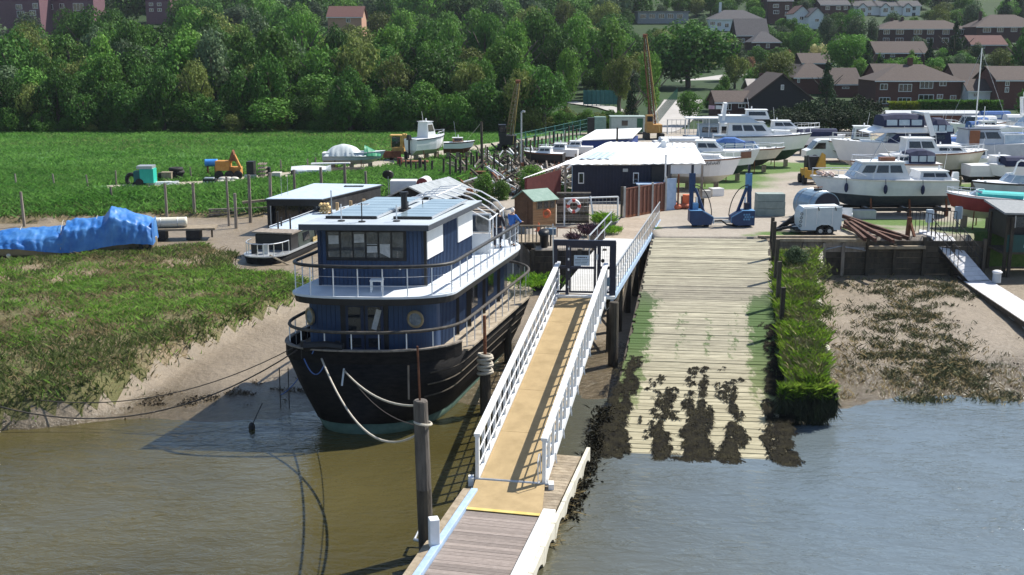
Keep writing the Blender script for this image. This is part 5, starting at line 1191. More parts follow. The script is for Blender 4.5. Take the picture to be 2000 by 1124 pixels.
for sg_ in (-1, 1):
    u0, u1 = .78, .9; bb.hexa([(b2.x(u0), sg_ * (b2.wf(u0) * .95), b2.sh(u0) - .6), (b2.x(u1), sg_ * (b2.wf(u1) * .93), b2.sh(u1) - .6), (b2.x(u1), sg_ * (b2.wf(u1) * 1.02 + .03), b2.sh(u1) - .6), (b2.x(u0), sg_ * (b2.wf(u0) * 1.0 + .03), b2.sh(u0) - .6),
        (b2.x(u0), sg_ * b2.wf(u0) * .95, b2.sh(u0) - .1), (b2.x(u1), sg_ * b2.wf(u1) * .93, b2.sh(u1) - .1), (b2.x(u1), sg_ * (b2.wf(u1) * 1.02 + .03), b2.sh(u1) - .1), (b2.x(u0), sg_ * (b2.wf(u0) + .03), b2.sh(u0) - .1)])
bb.build('bow_patch', mat('orange_brown_paint', (.22, .10, .06), (.28, .13, .08)), b2.t, world=False)
b3 = B_('sleek cream sports cruiser with a blue windscreen cover and sharp bow', 1452, 336, -7, 6.6, 2.3, .85, M_gelc, M_afb, zk=.5, hb=.55, rake=.2)
b3.canopy(.12, .5, .8, .95, M_bluec, slope=.35); b3.screen(.4, .68, .8, .55, fm=M_bluec); b3.hatch(.8, .4); b3.rail(.55, .35); b3.detail()
b4 = B_('big white flybridge cruiser with a hooped arch and dark green bottom', 1486, 325, -7, 8.4, 3.0, 1.25, M_gel, M_afg, zk=.5, hb=.9)
b4.cabin(.14, .62, .85, 1.15, rf=1.0, nw=3); z4 = b4.z(.4) + 1.1
b4.cabin(.05, .46, .85, .55, rf=1.1, z0=z4, win=False, m=mat('pale_blue_grey_gel', (.45, .52, .58), (.52, .58, .64), rough=.4), name='flybridge', roofm=M_gel)
b4.cabin(.32, .56, .6, .75, rf=.3, z0=z4 + .3, nw=1, name='wheelhouse'); b4.arch(.08, .8, 1.9, .25, z0=z4 - .3, th=.14); b4.rail(.5, .45); b4.cabin(.6, .82, .55, .35, rf=.5, win=False); b4.detail()
b5 = B_('low white cruiser with a raked double windscreen behind the big flybridge cruiser', 1540, 293, -5, 6.0, 2.4, 1.0, M_gel, M_afb, zk=.5, hb=.6)
b5.cabin(.2, .65, .8, .8, rf=1.0); b5.rail(.55, .4)
b6 = B_('slim white hull with pale deck cover lying left behind the sports cruiser', 1338, 304, 4, 6.2, 1.8, .6, M_gel, M_afb, zk=.4, hb=.4)
b6.canopy(.1, .7, .8, .35, M_geld, windows=False)
b7 = B_('grey cabin houseboat with a flat white canopy roof on thin poles', 1380, 300, 178, 4.8, 2.4, .7, mat('grey_hull', (.14, .16, .18), (.2, .22, .24)), M_afb, zk=.4, hb=.5)
b7.cabin(.1, .7, .85, 1.2, rf=.1, nw=3, m=mat('blue_grey_cabin', (.25, .32, .38), (.32, .39, .45)), front=False)
B().box(0, 0, b7.z(.5) + 1.75, 4.4, 2.3, .08).build('canopy_roof', M_gel, b7.t, world=False)
for x in (-2, 0, 2):
    for y in (-1, 1): B().tube([(x, y, b7.z(.5)), (x, y, b7.z(.5) + 1.78)], .03, 5).build('pole', M_white, b7.t, world=False)
# --- right-hand cluster
b8 = B_('largest white motor yacht with navy windowed canopy and broad white arch', 1738, 347, 183, 10.0, 3.2, 1.5, M_gel, M_gelc, zk=.45, hb=.8)
b8.cabin(.08, .62, .88, .85, rf=1.2, nw=3, name='saloon', m=M_navyc, roofm=M_gel); z8 = b8.z(.35) + .84
b8.cabin(.12, .74, .82, .42, rf=1.2, z0=z8, win=False, name='flybridge', m=M_gel)
b8.canopy(.30, .62, .72, 1.05, M_navyc, z0=z8 + .42, slope=.12); b8.canopy(.06, .26, .78, 1.2, M_navyc, z0=z8 - .1, slope=.5); b8.arch(.24, .95, 1.75, .55, z0=z8 - .25, th=.2); b8.rail(.5, .5); b8.hatch(.8); b8.detail()
b10 = B_('small white cruiser with a dark windscreen hood behind the long white cruiser', 1742, 372, 182, 6.4, 2.4, .9, M_gel, M_afb, zk=.5, hb=.6)
b10.cabin(.35, .75, .75, .55, rf=.8, nw=2); b10.canopy(.08, .38, .8, 1.0, M_navyc, slope=.2); b10.screen(.36, .6, .7, .6); b10.rail(.6, .4)
b11 = B_('beige hulled cruiser with white cabin and high bow pointing right', 1826, 362, -4, 6.9, 2.5, 1.15, M_beige, M_afb, zk=.55, hb=.7, stripe=M_brown)
b11.cabin(.12, .5, .82, 1.15, rf=.6, nw=2); b11.cabin(.45, .8, .7, .5, rf=.6, nw=2); b11.rail(.55, .45); b11.detail()
b12 = B_('grey wheelhouse boat with a brown side door at the right edge', 1965, 338, 2, 9.0, 2.8, 1.3, M_silver, M_afs, zk=.4, hb=.7)
b12.cabin(.06, .45, .85, 1.25, rf=.9, nw=2, m=M_silver, roofm=M_navy); B().box(b12.x(.12), -.97 * b12.Bm / 2 * .85, b12.z(.1), .8, .14, 1.15).build('side_door', M_brown, b12.t, world=False)
b12.screen(.4, .66, .8, .75); b12.cabin(.6, .74, .5, .5, rf=.2, nw=1); b12.rail(.6, .4)
b13 = B_('silver open speedboat with a tubular arch and wrap-round screen at the right edge', 1972, 414, 186, 5.4, 2.1, .7, M_silver, M_afb, zk=.55, hb=.6, stripe=M_black, deck=M_gel)
b13.screen(.42, .62, .85, .5); b13.canopy(.05, .3, .7, .4, mat('cyan_cover', (.05, .35, .42), (.1, .42, .48)), windows=False)
b = B(); z_ = b13.z(.3); w = .95
b.tube([(b13.x(.42), -w, z_), (b13.x(.36), -w * .95, z_ + 1.15), (b13.x(.34), -w * .8, z_ + 1.3), (b13.x(.34), w * .8, z_ + 1.3), (b13.x(.36), w * .95, z_ + 1.15), (b13.x(.42), w, z_)], .055, 8); b.build('tube_arch', M_white, b13.t, world=False)
b13.detail()
b14 = B_('small red hulled dayboat with turquoise cockpit and white deck beside the black kiosk', 1922, 446, 152, 4.5, 1.9, .8, M_red, M_gelc, zk=.55, hb=.5, transom=.8, deck=M_gel, stripe=M_gel)
b14.canopy(.06, .62, .72, .28, M_teal, windows=False); b14.screen(.55, .72, .66, .28); b14.outboard(M_gel); b14.rail(.62, .25)
b15 = B_('white sports boat with a low tinted screen in front of the brick store', 1880, 277, 180, 5.2, 2.2, .9, M_gel, M_gelc, zk=.5, hb=.5); b15.screen(.3, .6, .85, .8, M_glass); b15.rail(.6, .3); b15.canopy(.05, .32, .8, .7, M_bluec)
b16 = B_('white boat with a blue hatch cover and short mast near the yacht mast', 1938, 287, 0, 5.6, 2.2, .9, M_gel, M_afb, zk=.5, hb=.5); b16.cabin(.2, .55, .8, .75, rf=.5, nw=2); b16.canopy(.02, .2, .7, .7, M_bluec); b16.mast(.3, 2.2)
b17 = B_('tall white flybridge yacht with a radar dome on its arch at the right edge', 2000, 303, 181, 9.5, 3.0, 1.3, M_gel, M_afb, zk=.5, hb=.8); b17.cabin(.1, .6, .85, 1.1, rf=1.0, nw=3); z7 = b17.z(.4) + 1.05
b17.cabin(.12, .5, .75, .5, rf=.6, z0=z7, win=False, name='flybridge'); b17.canopy(.1, .34, .7, 1.1, M_navyc, z0=z7 + .45); b17.arch(.5, .8, 1.7, .3, z0=z7); B().ball(b17.x(.53), 0, z7 + 2.1, .32, .32, .42, 12, 8).build('radar_dome', M_gel, b17.t, world=False); b17.rail(.55, .45)
b18 = B_('sailing yacht with a tall bare mast among the boats on the right', 1906, 312, 175, 6.2, 2.1, .8, mat('pale_green_hull', (.42, .52, .5), (.5, .58, .56)), M_afb, zk=.5, hb=.7, cat='sailing boat', name='sailing_boat')
b18.cabin(.3, .65, .6, .4, rf=.4, nw=3); b18.mast(.55, 8.0, r=.06); B().tube([(b18.x(.55), 0, b18.z(.5) + .9), (b18.x(.12), 0, b18.z(.5) + .9)], .06, 6).build('boom', M_alu, b18.t, world=False)
for u in (.0, .99): B().tube([(b18.x(u), 0, b18.z(u)), (b18.x(.55), 0, b18.z(.5) + 7.8)], .012, 4).build('stay', M_steel, b18.t, world=False)
for lab, px, py, ph, L, m, f in (('white cabin boat with an aerial between the beige cruiser and the yacht canopy', 1812, 318, 178, 5.8, M_gel, 'w'), ('white weekender squeezed behind the beige cruiser bow', 1905, 352, 176, 5.2, M_gel, 'c'), ('white cruiser with a blue hood below the radar dome yacht', 1958, 318, 182, 6.0, M_gel, 't2'), ('white runabout with a low cabin behind the silver speedboat', 1945, 368, 3, 4.8, M_gel, 'c'), ('pale tent covered boat at the back right of the brick store', 1922, 272, 0, 4.6, M_geld, 't'), ('white motor boat right behind the wheelhouse boat in the tight row', 1890, 306, 177, 5.6, M_gel, 'c'), ('white cruiser with a blue tent hood tucked behind the beige cruiser', 1860, 330, 181, 5.6, M_gel, 't2'), ('white motor boat with a tall windscreen right of the brick store windows', 1915, 276, 178, 5.0, M_gel, 'c'), ('cream cabin boat half hidden behind the grey wheelhouse boat', 1930, 318, 3, 6.0, M_gelc, 'w'), ('white dayboat with a navy cover at the far right behind the speedboat', 1990, 372, 176, 4.6, M_gel, 'n'), ('white sports boat with a pale hood between the yacht canopy and the store', 1790, 300, 176, 5.6, M_gel, 't'), ('white cruiser squeezed between the logo cruiser and the white roof', 1318, 352, -12, 5.2, M_gel, 'c'), ('small white cruiser with upright cabin behind the cream sports cruiser', 1425, 310, -6, 5.4, M_gel, 'w'), ('white boat with a navy cover in front of the dark cypresses', 1600, 302, -4, 4.8, M_gel, 'n'), ('pale cabin boat lying farthest right in the back row', 2010, 330, 178, 6.0, M_gel, 'w'), ('white cuddy boat with open cockpit in the back row beside the brick store', 1845, 300, 172, 5.0, M_gel, 'c'), ('small white launch with a pale tent cover in the back row', 1975, 268, 176, 4.5, M_gel, 't'),
                                 ('pale blue covered boat in the back row at far right', 1945, 262, 4, 5, M_silver, 't2'), ('white fishing boat with an upright wheelhouse left of the navy canopied yacht', 1672, 318, 172, 5.0, M_gel, 'w'),
                                 ('dark green hulled boat under a navy cover right of the navy canopied yacht', 1868, 322, 178, 5.2, M_afg, 'n'), ('little white tender lying between the beige cruiser and the long cruiser', 1885, 338, 20, 3.0, M_gel, 'o')):
    q = B_(lab, px, py, ph, L, 2.0, .8, m, M_afb, zk=.45, hb=.5)
    if f == 'c': q.cabin(.4, .75, .75, .6, rf=.5); q.rail(.6, .35)
    elif f == 't': q.canopy(.1, .7, .85, .8, M_geld, windows=True)
    elif f == 't2': q.canopy(.1, .75, .85, .9, M_bluec, windows=True)
    elif f == 'w': q.cabin(.3, .6, .8, 1.5, rf=.15, nw=2); q.rail(.6, .4)
    elif f == 'n': q.canopy(.05, .8, .9, .7, M_navyc, windows=False)
    else: q.outboard()
# --- boats on the field side of the creek
w1 = B_('white fishing boat with a glazed wheelhouse and black outboard parked on the grassy track', 836, 313, 52, 4.6, 1.9, 1.0, M_gel, M_gelc, zk=.55, hb=.5, group='boats parked along the track'); w1.cabin(.35, .62, .72, 1.45, rf=.5, nw=1); w1.outboard(); w1.rail(.55, .4)
w2 = B_('little white clinker boat with an orange cabin top at the end of the track', 897, 312, 8, 2.9, 1.3, .55, M_gel, M_afr, zk=.6, hb=.45, group='boats parked along the track', stripe=M_black); w2.cabin(.3, .65, .7, .4, rf=.2, m=mat('orange_wood', (.4, .18, .08), (.5, .26, .14)), roofm=M_geld, nw=2)
w3 = B_('grey boat wrapped in pale tarpaulins with a green sheet at its bow', 693, 330, 2, 5.3, 1.9, .6, M_silver, M_gelc, zk=.4, hb=.4, group='boats parked along the track')
def tarp(name, x0, x1, y0, y1, zf, m, parent, nx=36, ny=14, drop=.5, world=False, seed=3, fold=.06):
    X, Y = np.meshgrid(np.linspace(0, 1, nx), np.linspace(-1, 1, ny), indexing='ij'); xx = x0 + (x1 - x0) * X; yy = (y0 + y1) / 2 + (y1 - y0) / 2 * Y
    Z = zf(X, Y); f = fold * (np.abs((X * 9 + 2.5 * fbm(X * 5, Y * 1.5, seed)) % 1 - .5) * 2.2 * np.abs(Y) ** 1.3 + np.abs(fbm(X * 7 + Y * 2, Y * 3 - X * 4, seed + 5) - .47) * 3.2 + 1.6 * (fbm(X * 9, Y * 3, seed + 2) - .47)); Z = Z + f * (1 - .75 * (np.abs(Y) > .95))
    yy = yy + np.sign(Y) * f * (np.abs(Y) > .7); V = np.stack([xx, yy, Z], -1).reshape(-1, 3); i = (np.arange(nx - 1)[:, None] * ny + np.arange(ny - 1)[None]).ravel()
    return npobj(name, V, np.stack([i, i + ny, i + ny + 1, i + 1], -1), m, parent, smooth=False)
M_ptarp = mat('pale_tarpaulin', (.50, .55, .56), (.66, .7, .7), rough=.5, scale=2); M_gtarp = mat('green_tarpaulin', (.02, .20, .10), (.04, .27, .14), rough=.5, scale=2)
tarp('tarpaulin', -2.5, 1.1, -1.05, 1.05, lambda X, Y: 1.15 + (.95 * np.sin(np.clip(X * 1.15, 0, 1) * 3.1) ** .6) * (1 - np.abs(Y) ** 2.2), M_ptarp, w3.t)
tarp('tarpaulin', .9, 2.3, -.9, .9, lambda X, Y: 1.15 + (.75 * (1 - X) + .1) * (1 - np.abs(Y) ** 2), M_gtarp, w3.t, 16)['label'] = 'green tarpaulin over the bow'
# ================================================================== BLUE TARPAULIN BARGE
bt = thing('tarpaulined_boat', 'old beige boat shrouded in bright blue tarpaulins on the mud at left', 'boat', (-24.4, 63.0, -1.1), R(12))
M_bt = mat('bright_blue_tarpaulin', (.018, .13, .42), (.10, .28, .56), rough=.45, scale=.9, spec=.5, lo=.4, hi=.75)
B().loft([[(x, -w, .15), (x, -w * 1.12, .75), (x, w * 1.12, .75), (x, w, .15)] for x, w in ((-5.6, .9), (-3, 1.25), (0, 1.35), (2.4, 1.1), (3.6, .55), (4.1, .1))]).build('hull', mat('old_beige_hull', (.30, .24, .15), (.38, .31, .2), rough=.7), bt, world=False)
rid = lambda X: np.interp(X, [0, .12, .25, .47, .5, .72, .76, .9, 1], [1.3, 1.35, 1.45, 1.5, 1.75, 2.0, 2.55, 2.05, 1.75])
def ztarp(X, Y): return np.where(np.abs(Y) < .62, rid(X) - .45 * (np.abs(Y) / .62) ** 1.4, rid(X) - .45 - (rid(X) - .45 - .42 - .18 * np.sin(X * 9)) * ((np.abs(Y) - .62) / .38))
def yt(o, k):
    me = o.data; n_ = len(me.vertices); a = np.empty(n_ * 3, np.float32); me.vertices.foreach_get('co', a); a = a.reshape(-1, 3)
    s_ = np.abs(a[:, 1]) / k; a[:, 1] = np.sign(a[:, 1]) * np.where(s_ < .62, s_ / .62 * k * .9, k * (.9 + .16 * (s_ - .62) / .38)); me.vertices.foreach_set('co', a.ravel())
o = tarp('tarpaulin', -6.2, -.55, -1.5, 1.5, lambda X, Y: ztarp(X * .5, Y), M_bt, bt, 120, 44, fold=.10); yt(o, 1.5); o['label'] = 'left hand blue tarpaulin sheet'
o = tarp('tarpaulin', -.7, 4.0, -1.6, 1.6, lambda X, Y: ztarp(.5 + X * .5, Y) + .03, M_bt, bt, 110, 44, seed=9, fold=.11); yt(o, 1.55)
B().slab((4.0, -1.5, .5), (4.05, 1.4, .5), (3.98, 1.2, 1.75), (3.98, -1.25, 1.75), .03).build('tarpaulin_end', M_bt, bt, world=False)
for k, X_ in enumerate((.1, .3, .52, .7, .9)):
    x_ = -6.2 + 10.2 * X_; B().tube([(x_, y_, float(ztarp(np.array(X_), np.array(y_ / 1.62))) + .1) for y_ in np.linspace(-1.55, 1.55, 11)], .018, 4).build('lashing', M_rope, bt, world=False)
B().torus((3.6, -1.5, .5), .26, .09, (0, 1, 0), 16, 6).build('tyre_fender', M_rubber, bt, world=False); B().ball(-3.6, -1.6, .22, .13, n=10).build('buoy', M_gelc, bt, world=False)
rf = thing('timber_raft', 'low timber raft carrying a white drum right of the blue tarpaulins', 'raft', (-20.0, 67.2, -1.0), R(8))
B().box(.4, 0, .55, 3.4, 1.5, .12).build('deck', M_timber, rf, world=False)
for x in (-1.0, 1.0): B().box(x - .2, -.2, 0, .8, 1.2, .55).build('float', M_rubber, rf, world=False)
for x in (1.9,): B().box(x, -.6, .1, .1, .1, .5).build('leg', M_tdark, rf, world=False)
wd = thing('white_drum', 'long dented white drum lying on the timber raft', 'drum', (-20.6, 67.0, -.33), R(10)); B().tube([(-1.0, 0, .32), (-.9, 0, .32), (.9, 0, .32), (1.02, 0, .32)], .3, 14).build('shell', mat('yellowed_plastic', (.62, .58, .46), (.72, .68, .56), rough=.5, bump=.2), wd, smooth=True, world=False)
for x in (-.5, .5): B().torus((x, 0, .32), .3, .02, (1, 0, 0), 16, 5).build('hoop', M_steel, wd, world=False)
# ================================================================== BOAT HOIST
M_hb = mat('hoist_blue', (.008, .03, .10), (.014, .05, .14), rough=.45, scale=3)
M_hl = mat('hoist_light_blue', (.08, .22, .42), (.12, .28, .5), rough=.45)
h0 = at(1407, 442, 0); hs = thing('boat_hoist', 'blue wheeled boat hoist with two tall legs standing at the top of the slipway', 'boat hoist', (h0.x, h0.y, 0))
for sg_ in (-1, 1):
    X = lambda v: sg_ * v
    pod = [(X(1.9), 0), (X(1.9), .62), (X(1.35), .95), (X(.62), .55), (X(.55), .16), (X(.7), 0)]
    if sg_ > 0: pod = [(1.9, .1), (1.9, .98), (1.1, .96), (.55, .62), (.5, .3), (.8, .1)]
    else: pod = [(-1.9, .3), (-1.7, .1), (-.6, .14), (-.5, .62), (-1.15, .98), (-1.88, .98)]
    y0, y1 = -.5, .35
    pd = B().add([(a, y0, c) for a, c in pod] + [(a, y1, c) for a, c in pod], [tuple(range(6)), tuple(range(11, 5, -1))] + [(i, i + 6, (i + 1) % 6 + 6, (i + 1) % 6) for i in range(6)]).build('pod', M_hb, hs, world=False, bevel=.03)
    b = B(); b.slab((X(1.15), y0 - .01, .985), (X(1.9), y0 - .01, .985), (X(1.9), y1, .985), (X(1.15), y1, .985), .02) if sg_ > 0 else b.slab((-1.9, y0, .985), (-1.15, y0, .985), (-1.15, y1, .985), (-1.9, y1, .985), .02)
    b.beam((X(1.15), y0 - .012, .955), (X(.52), y0 - .012, .60), .03, .05); b.beam((X(.52), y0 - .012, .60), (X(.52), y0 - .012, .2), .03, .05); b.build('pale_trim', M_hl, pd, world=False)
    for x in (.85, 1.55):
        w_ = B().tube([(X(x) - .14, -.1, .2), (X(x) + .14, -.1, .2)], .2, 14).build('wheel', M_rubber, hs, world=False)
    B().beam((X(1.72), .25, .6), (X(1.68), .55, 2.9), .22, .24).build('leg', M_hb, hs, world=False)
    B().beam((X(1.66), .5, 2.0), (X(1.66), .55, 3.05), .34, .32).build('leg_head', M_hb if sg_ < 0 else M_hl, hs, world=False)
    B().beam((X(1.66), .55, 3.05), (X(1.66), .55, 3.55), .14, .14).build('ram', M_navy, hs, world=False)
    B().beam((X(1.5), .3, 2.2), (X(.95), .1, .75), .12, .14).build('strut', M_hb, hs, world=False)
    B().box(X(1.5), .05, .95, .3, .3, .42).build('control_box', M_navy if sg_ > 0 else M_hl, hs, world=False)
    B().beam((X(1.4), .1, 1.2), (X(1.42), .15, 1.7), .1, .08).build('pale_hose_guard', M_gel, hs, world=False)
    pts = [(X(1.6 - 1.1 * math.sin(a)), .2, 2.4 - 1.95 * (1 - math.cos(a))) for a in np.linspace(0, 1.5, 9)]
    B().tube(pts, .03, 5).build('cable', M_rubber, hs, world=False)
b = B()
for r_, row in enumerate((3, 4, 3)):
    for c_ in range(row): b.box(1.28 + c_ * .14 + .07 * (r_ % 2), -.515, .42 + r_ * .14, .10, .02, .10)
b.build('worn_lettering', M_hl, hs, world=False)
B().beam((-.6, -.2, .3), (.6, -.2, .3), .16, .16).beam((-.6, .3, .42), (.6, .3, .42), .1, .1).build('cross_frame', M_alu, hs, world=False)
B().tube([(-.4, -.3, .35), (0, -.35, .38), (.3, -.4, .15), (.7, -.3, .1)], .05, 6).build('hose', M_rubber, hs, world=False)
# ================================================================== BLOCKS, TRAILER, TANK, BEAMS
M_gblock = mat('green_grey_concrete', (.22, .27, .25), (.30, .35, .33), rough=.9, scale=2.5, bump=.25, rnd=.08)
for k in range(3):
    c = at(1505, 423, 0); o = B().box(0, 0, 0, 1.78 - .03 * k, .85, .46).build('concrete_block', M_gblock, bevel=.025, world=False); o.location = (c.x + random.uniform(-.02, .02), c.y + .4, k * .47)
    tag(o, 'green grey concrete block ' + ('at the bottom', 'in the middle', 'on top')[k] + ' of the stack right of the boat hoist', 'concrete block', 'stacked concrete blocks')
for lab, px, py, w, d_, h, rz, m in (('white concrete block beside the hoist, right of the pair', 1400, 384, .9, .7, .55, .3, M_gel), ('grey concrete block left of the white one behind the hoist', 1378, 387, .7, .6, .5, .1, M_conc), ('long grey concrete block behind the white box trailer', 1688, 428, 1.45, .6, .52, -.05, M_conc), ('white open crate with a dark inside at the right of the box trailer', 1655, 432, .75, .8, .7, -.3, M_gel)):
    c = at(px, py, 0)
    if 'crate' in lab:
        b = B().box(0, 0, 0, w, d_, .05).box(-w / 2, 0, 0, .05, d_, h).box(w / 2, 0, 0, .05, d_, h * .6).box(0, -d_ / 2, 0, w, .05, h * .5).box(0, d_ / 2, 0, w, .05, h)
    else: b = B().box(0, 0, 0, w, d_, h)
    o = b.build('crate' if 'crate' in lab else 'concrete_block', m, bevel=.02, world=False); o.location = (c.x, c.y + d_ / 2, 0); o.rotation_euler.z = rz; tag(o, lab, 'crate' if 'crate' in lab else 'concrete block')
M_trw = mat('pale_trailer_panel', (.50, .58, .62), (.60, .66, .69), rough=.55, scale=1.6, bump=.08)
c = at(1602, 460, 0); tr = thing('box_trailer', 'white twin-axle box trailer with rounded front parked on the retaining wall edge', 'trailer', (c.x, c.y + .7, 0))
prof = [(-1.1, .28), (-1.1, .35), (-1.16, .9), (-1.1, 1.3), (-.95, 1.52), (1.1, 1.58), (1.15, 1.5), (1.15, .3), (.75, .28), (.7, .45), (.45, .58), (.02, .58), (-.22, .45), (-.28, .28)]
n = len(prof); B().add([(x, -.7, z) for x, z in prof] + [(x, .7, z) for x, z in prof], [tuple(range(n)), tuple(range(2 * n - 1, n - 1, -1))] + [(i, i + n, (i + 1) % n + n, (i + 1) % n) for i in range(n)]).build('box_body', M_trw, tr, world=False)
for x in (-.85, -.25, .62): B().box(x, -.71, .5 if x < -.3 or x > .5 else .62, .04, .03, .98 if x < -.3 or x > .5 else .85).build('rib', M_gel, tr, world=False)
B().tube([(-.98, -.68, 1.56), (0, -.7, 1.62), (1.15, -.7, 1.62)], .03, 6).build('top_rail', M_gel, tr, world=False)
for x in (-.2, .75): B().beam((x, -.72, 1.6), (x + .06, -.73, 1.4), .06, .04).build('strap', M_rubber, tr, world=False)
for k in range(4): B().torus((-1.16 + .02 * k, -.73, .55 + .22 * k), .07, .015, (0, 1, 0), 10, 4).build('tie_ring', M_black, tr, world=False)
for x in (0.0, .5):
    for y in (-.62, .62):
        w_ = B().tube([(x - .0, y - .09, .24), (x, y + .09, .24)], .24, 16).build('wheel', M_rubber, tr, world=False); B().tube([(x, y - .1, .24), (x, y + .1, .24)], .12, 10).build('hub', M_steel, w_, world=False)
B().beam((-1.1, 0, .3), (-2.0, 0, .32), .1, .1).build('drawbar', M_black, tr, world=False); B().box(-.2, 0, .2, 2.3, 1.2, .1).build('chassis', M_black, tr, world=False)
B().box(1.13, -.715, .33, .06, .02, .2).build('tail_lamp', M_redr, tr, world=False)
c = at(1600, 438, 0); tk = thing('fuel_tank', 'silver blue horizontal cylinder tank with dark end standing behind the box trailer', 'tank', (c.x, c.y + .9, 0), R(18))
B().tube([(0, -1.1, 1.0), (0, 1.1, 1.0)], .92, 24).build('shell', mat('silver_blue_tank', (.22, .32, .40), (.32, .42, .5), rough=.4, metal=.3), tk, smooth=False, world=False)
B().tube([(0, -1.14, 1.0), (0, -1.09, 1.0)], .86, 24).build('end_plate', M_navy, tk, world=False)
for y in (-.6, .7): B().torus((0, y, 1.0), .93, .03, (0, 1, 0), 24, 5).build('band', M_steel, tk, world=False)
B().box(0, -.1, 1.86, .35, .35, .16).build('manhole', M_black, tk, world=False); B().tube([(-.3, -.1, 2.1), (.3, -.1, 2.1)], .03, 5).tube([(0, -.1, 1.9), (0, -.1, 2.12)], .03, 5).build('valve', M_rust, tk, world=False)
for y in (-.8, .8): B().box(0, y, 0, 1.3, .25, .35).build('saddle', M_tdark, tk, world=False)
c = at(1555, 452, 0); sf = thing('steel_frame_heap', 'heap of black steel frames leaning left of the white box trailer', 'scrap frames', (c.x, c.y, 0))
for (x0, y0, z0, x1, y1, z1) in ((-1.2, 0, .05, .8, .6, 1.4), (-.9, .2, .05, .9, .9, 1.2), (-.2, .1, .05, .6, .3, 1.5), (-1.3, -.3, .1, .6, -.1, .5), (.6, .3, .05, .7, .4, 1.5), (-.6, .4, .4, .9, .4, .6)):
    B().beam((x0, y0, z0), (x1, y1, z1), .12, .14).build('bar', M_black, sf, world=False)
fb_ = at(1538, 457, 0); o = B().ball(0, 0, .2, .38, .25, .2, 12, 8).build('mooring_buoy', M_gelc, smooth=True, world=False); o.location = (fb_.x + .6, fb_.y + .4, 0); tag(o, 'cream float lying at the drawbar of the white box trailer', 'float')
sb = [((1645, 431), (1775, 466), 1.0), ((1650, 436), (1690, 470), .6), ((1660, 440), (1710, 473), .7), ((1655, 433), (1745, 472), .8), ((1668, 440), (1760, 468), .35), ((1648, 440), (1672, 455), .3), ((1680, 436), (1700, 440), .3)]
for k, (a, c, z) in enumerate(sb):
    p, q = at(*a, .3), at(*c, .1); p.z = .12 + .45 * z; q.z = .1 + .05 * (k % 3)
    o = B().beam(p, q, .12, .16).beam(p + Vector((0, 0, .09)), q + Vector((0, 0, .09)), .17, .02).beam(p - Vector((0, 0, .09)), q - Vector((0, 0, .09)), .17, .02).build('steel_beam', mat('dark_rusty_beam', (.045, .02, .014), (.13, .06, .04), rough=.85, scale=4, rnd=.3))
    tag(o, ('longest rusty beam lying topmost, running toward the right footbridge', 'short rusty beam pointing steeply toward the wall cap', 'rusty beam next to the steepest one in the heap', 'long rusty beam under the topmost one', 'rusty beam lying low in the middle of the heap', 'stub of rusty beam close to the box trailer', 'small rusty offcut behind the long beams')[k], 'steel beam', 'rusty beams heaped on the yard edge')
o = B().beam(at(1772, 463, .0), at(1774, 463, .0) + Vector((0, 0, 1.1)), .2, .2).beam(at(1776, 463, 0) + Vector((0, 0, .8)), at(1782, 466, 0) + Vector((.1, 0, .1)), .12, .12).build('rusty_stanchion', M_rust); tag(o, 'short rusty stanchion with a pale brace at the start of the right footbridge', 'stanchion')
# ================================================================== RIGHT FOOTBRIDGE AND PONTOON
fbz = thing('footbridge', 'narrow pale footbridge with thin railings dropping to the right pontoon', 'footbridge', tuple(at(1785, 462, 0)))
A0, A1, A2 = at(1790, 460, .05), at(1840, 468, .02), at(1915, 552, -1.95); wv = Vector((.95, .15, 0))
A0 = Vector((22.4, 62.6, .05)); A1 = Vector((23.9, 61.2, .02)); A2 = Vector((25.1, 58.5, -1.9))
A0, A1, A2 = at(1795, 452, .06), at(1838, 462, .05), at(1912, 548, -1.95)
wv1 = Vector((.35, 1.0, 0)); wv2 = Vector((.62, .12, 0))
M_pale = mat('pale_grey_decking', (.50, .50, .52), (.62, .62, .64), rough=.7, scale=3)
B().slab(A0 - wv1 * .5, A1 - wv1 * .2 - wv2 * .6, A1 + wv1 * .7 + wv2 * .6, A0 + wv1 * .7, .08).build('landing', M_pale, fbz)
nseg = 10
for k in range(nseg):
    p, q = A1.lerp(A2, k / nseg), A1.lerp(A2, (k + .94) / nseg); B().slab(p - wv2, q - wv2, q + wv2, p + wv2, .06).build('deck_panel', M_pale, fbz)
for sg_ in (-1, 1):
    p, q = A1 + wv2 * sg_, A2 + wv2 * sg_
    B().beam(p - Vector((0, 0, .15)), q - Vector((0, 0, .15)), .08, .2).build('side_beam', M_black if sg_ < 0 else M_steel, fbz)
    for h in (.55, 1.05): B().tube([p + Vector((0, 0, h)), p.lerp(q, .8) + Vector((0, 0, h))], .022, 5).build('rail', M_black, fbz)
    for k in range(8): r_ = p.lerp(q, .1 * k + .02); B().tube([r_, r_ + Vector((0, 0, 1.05))], .02, 5).build('post', M_black, fbz)
for (s0, e0) in ((at(1772, 450, .05), at(1826, 462, .05)), (at(1826, 450, .05), at(1866, 455, .05))):
    for k in range(8): r_ = s0.lerp(e0, k / 7); B().tube([r_, r_ + Vector((0, 0, 1.2))], .02, 5).build('post', M_black, fbz)
    B().tube([s0 + Vector((0, 0, 1.2)), e0 + Vector((0, 0, 1.2))], .022, 5).build('rail', M_black, fbz)
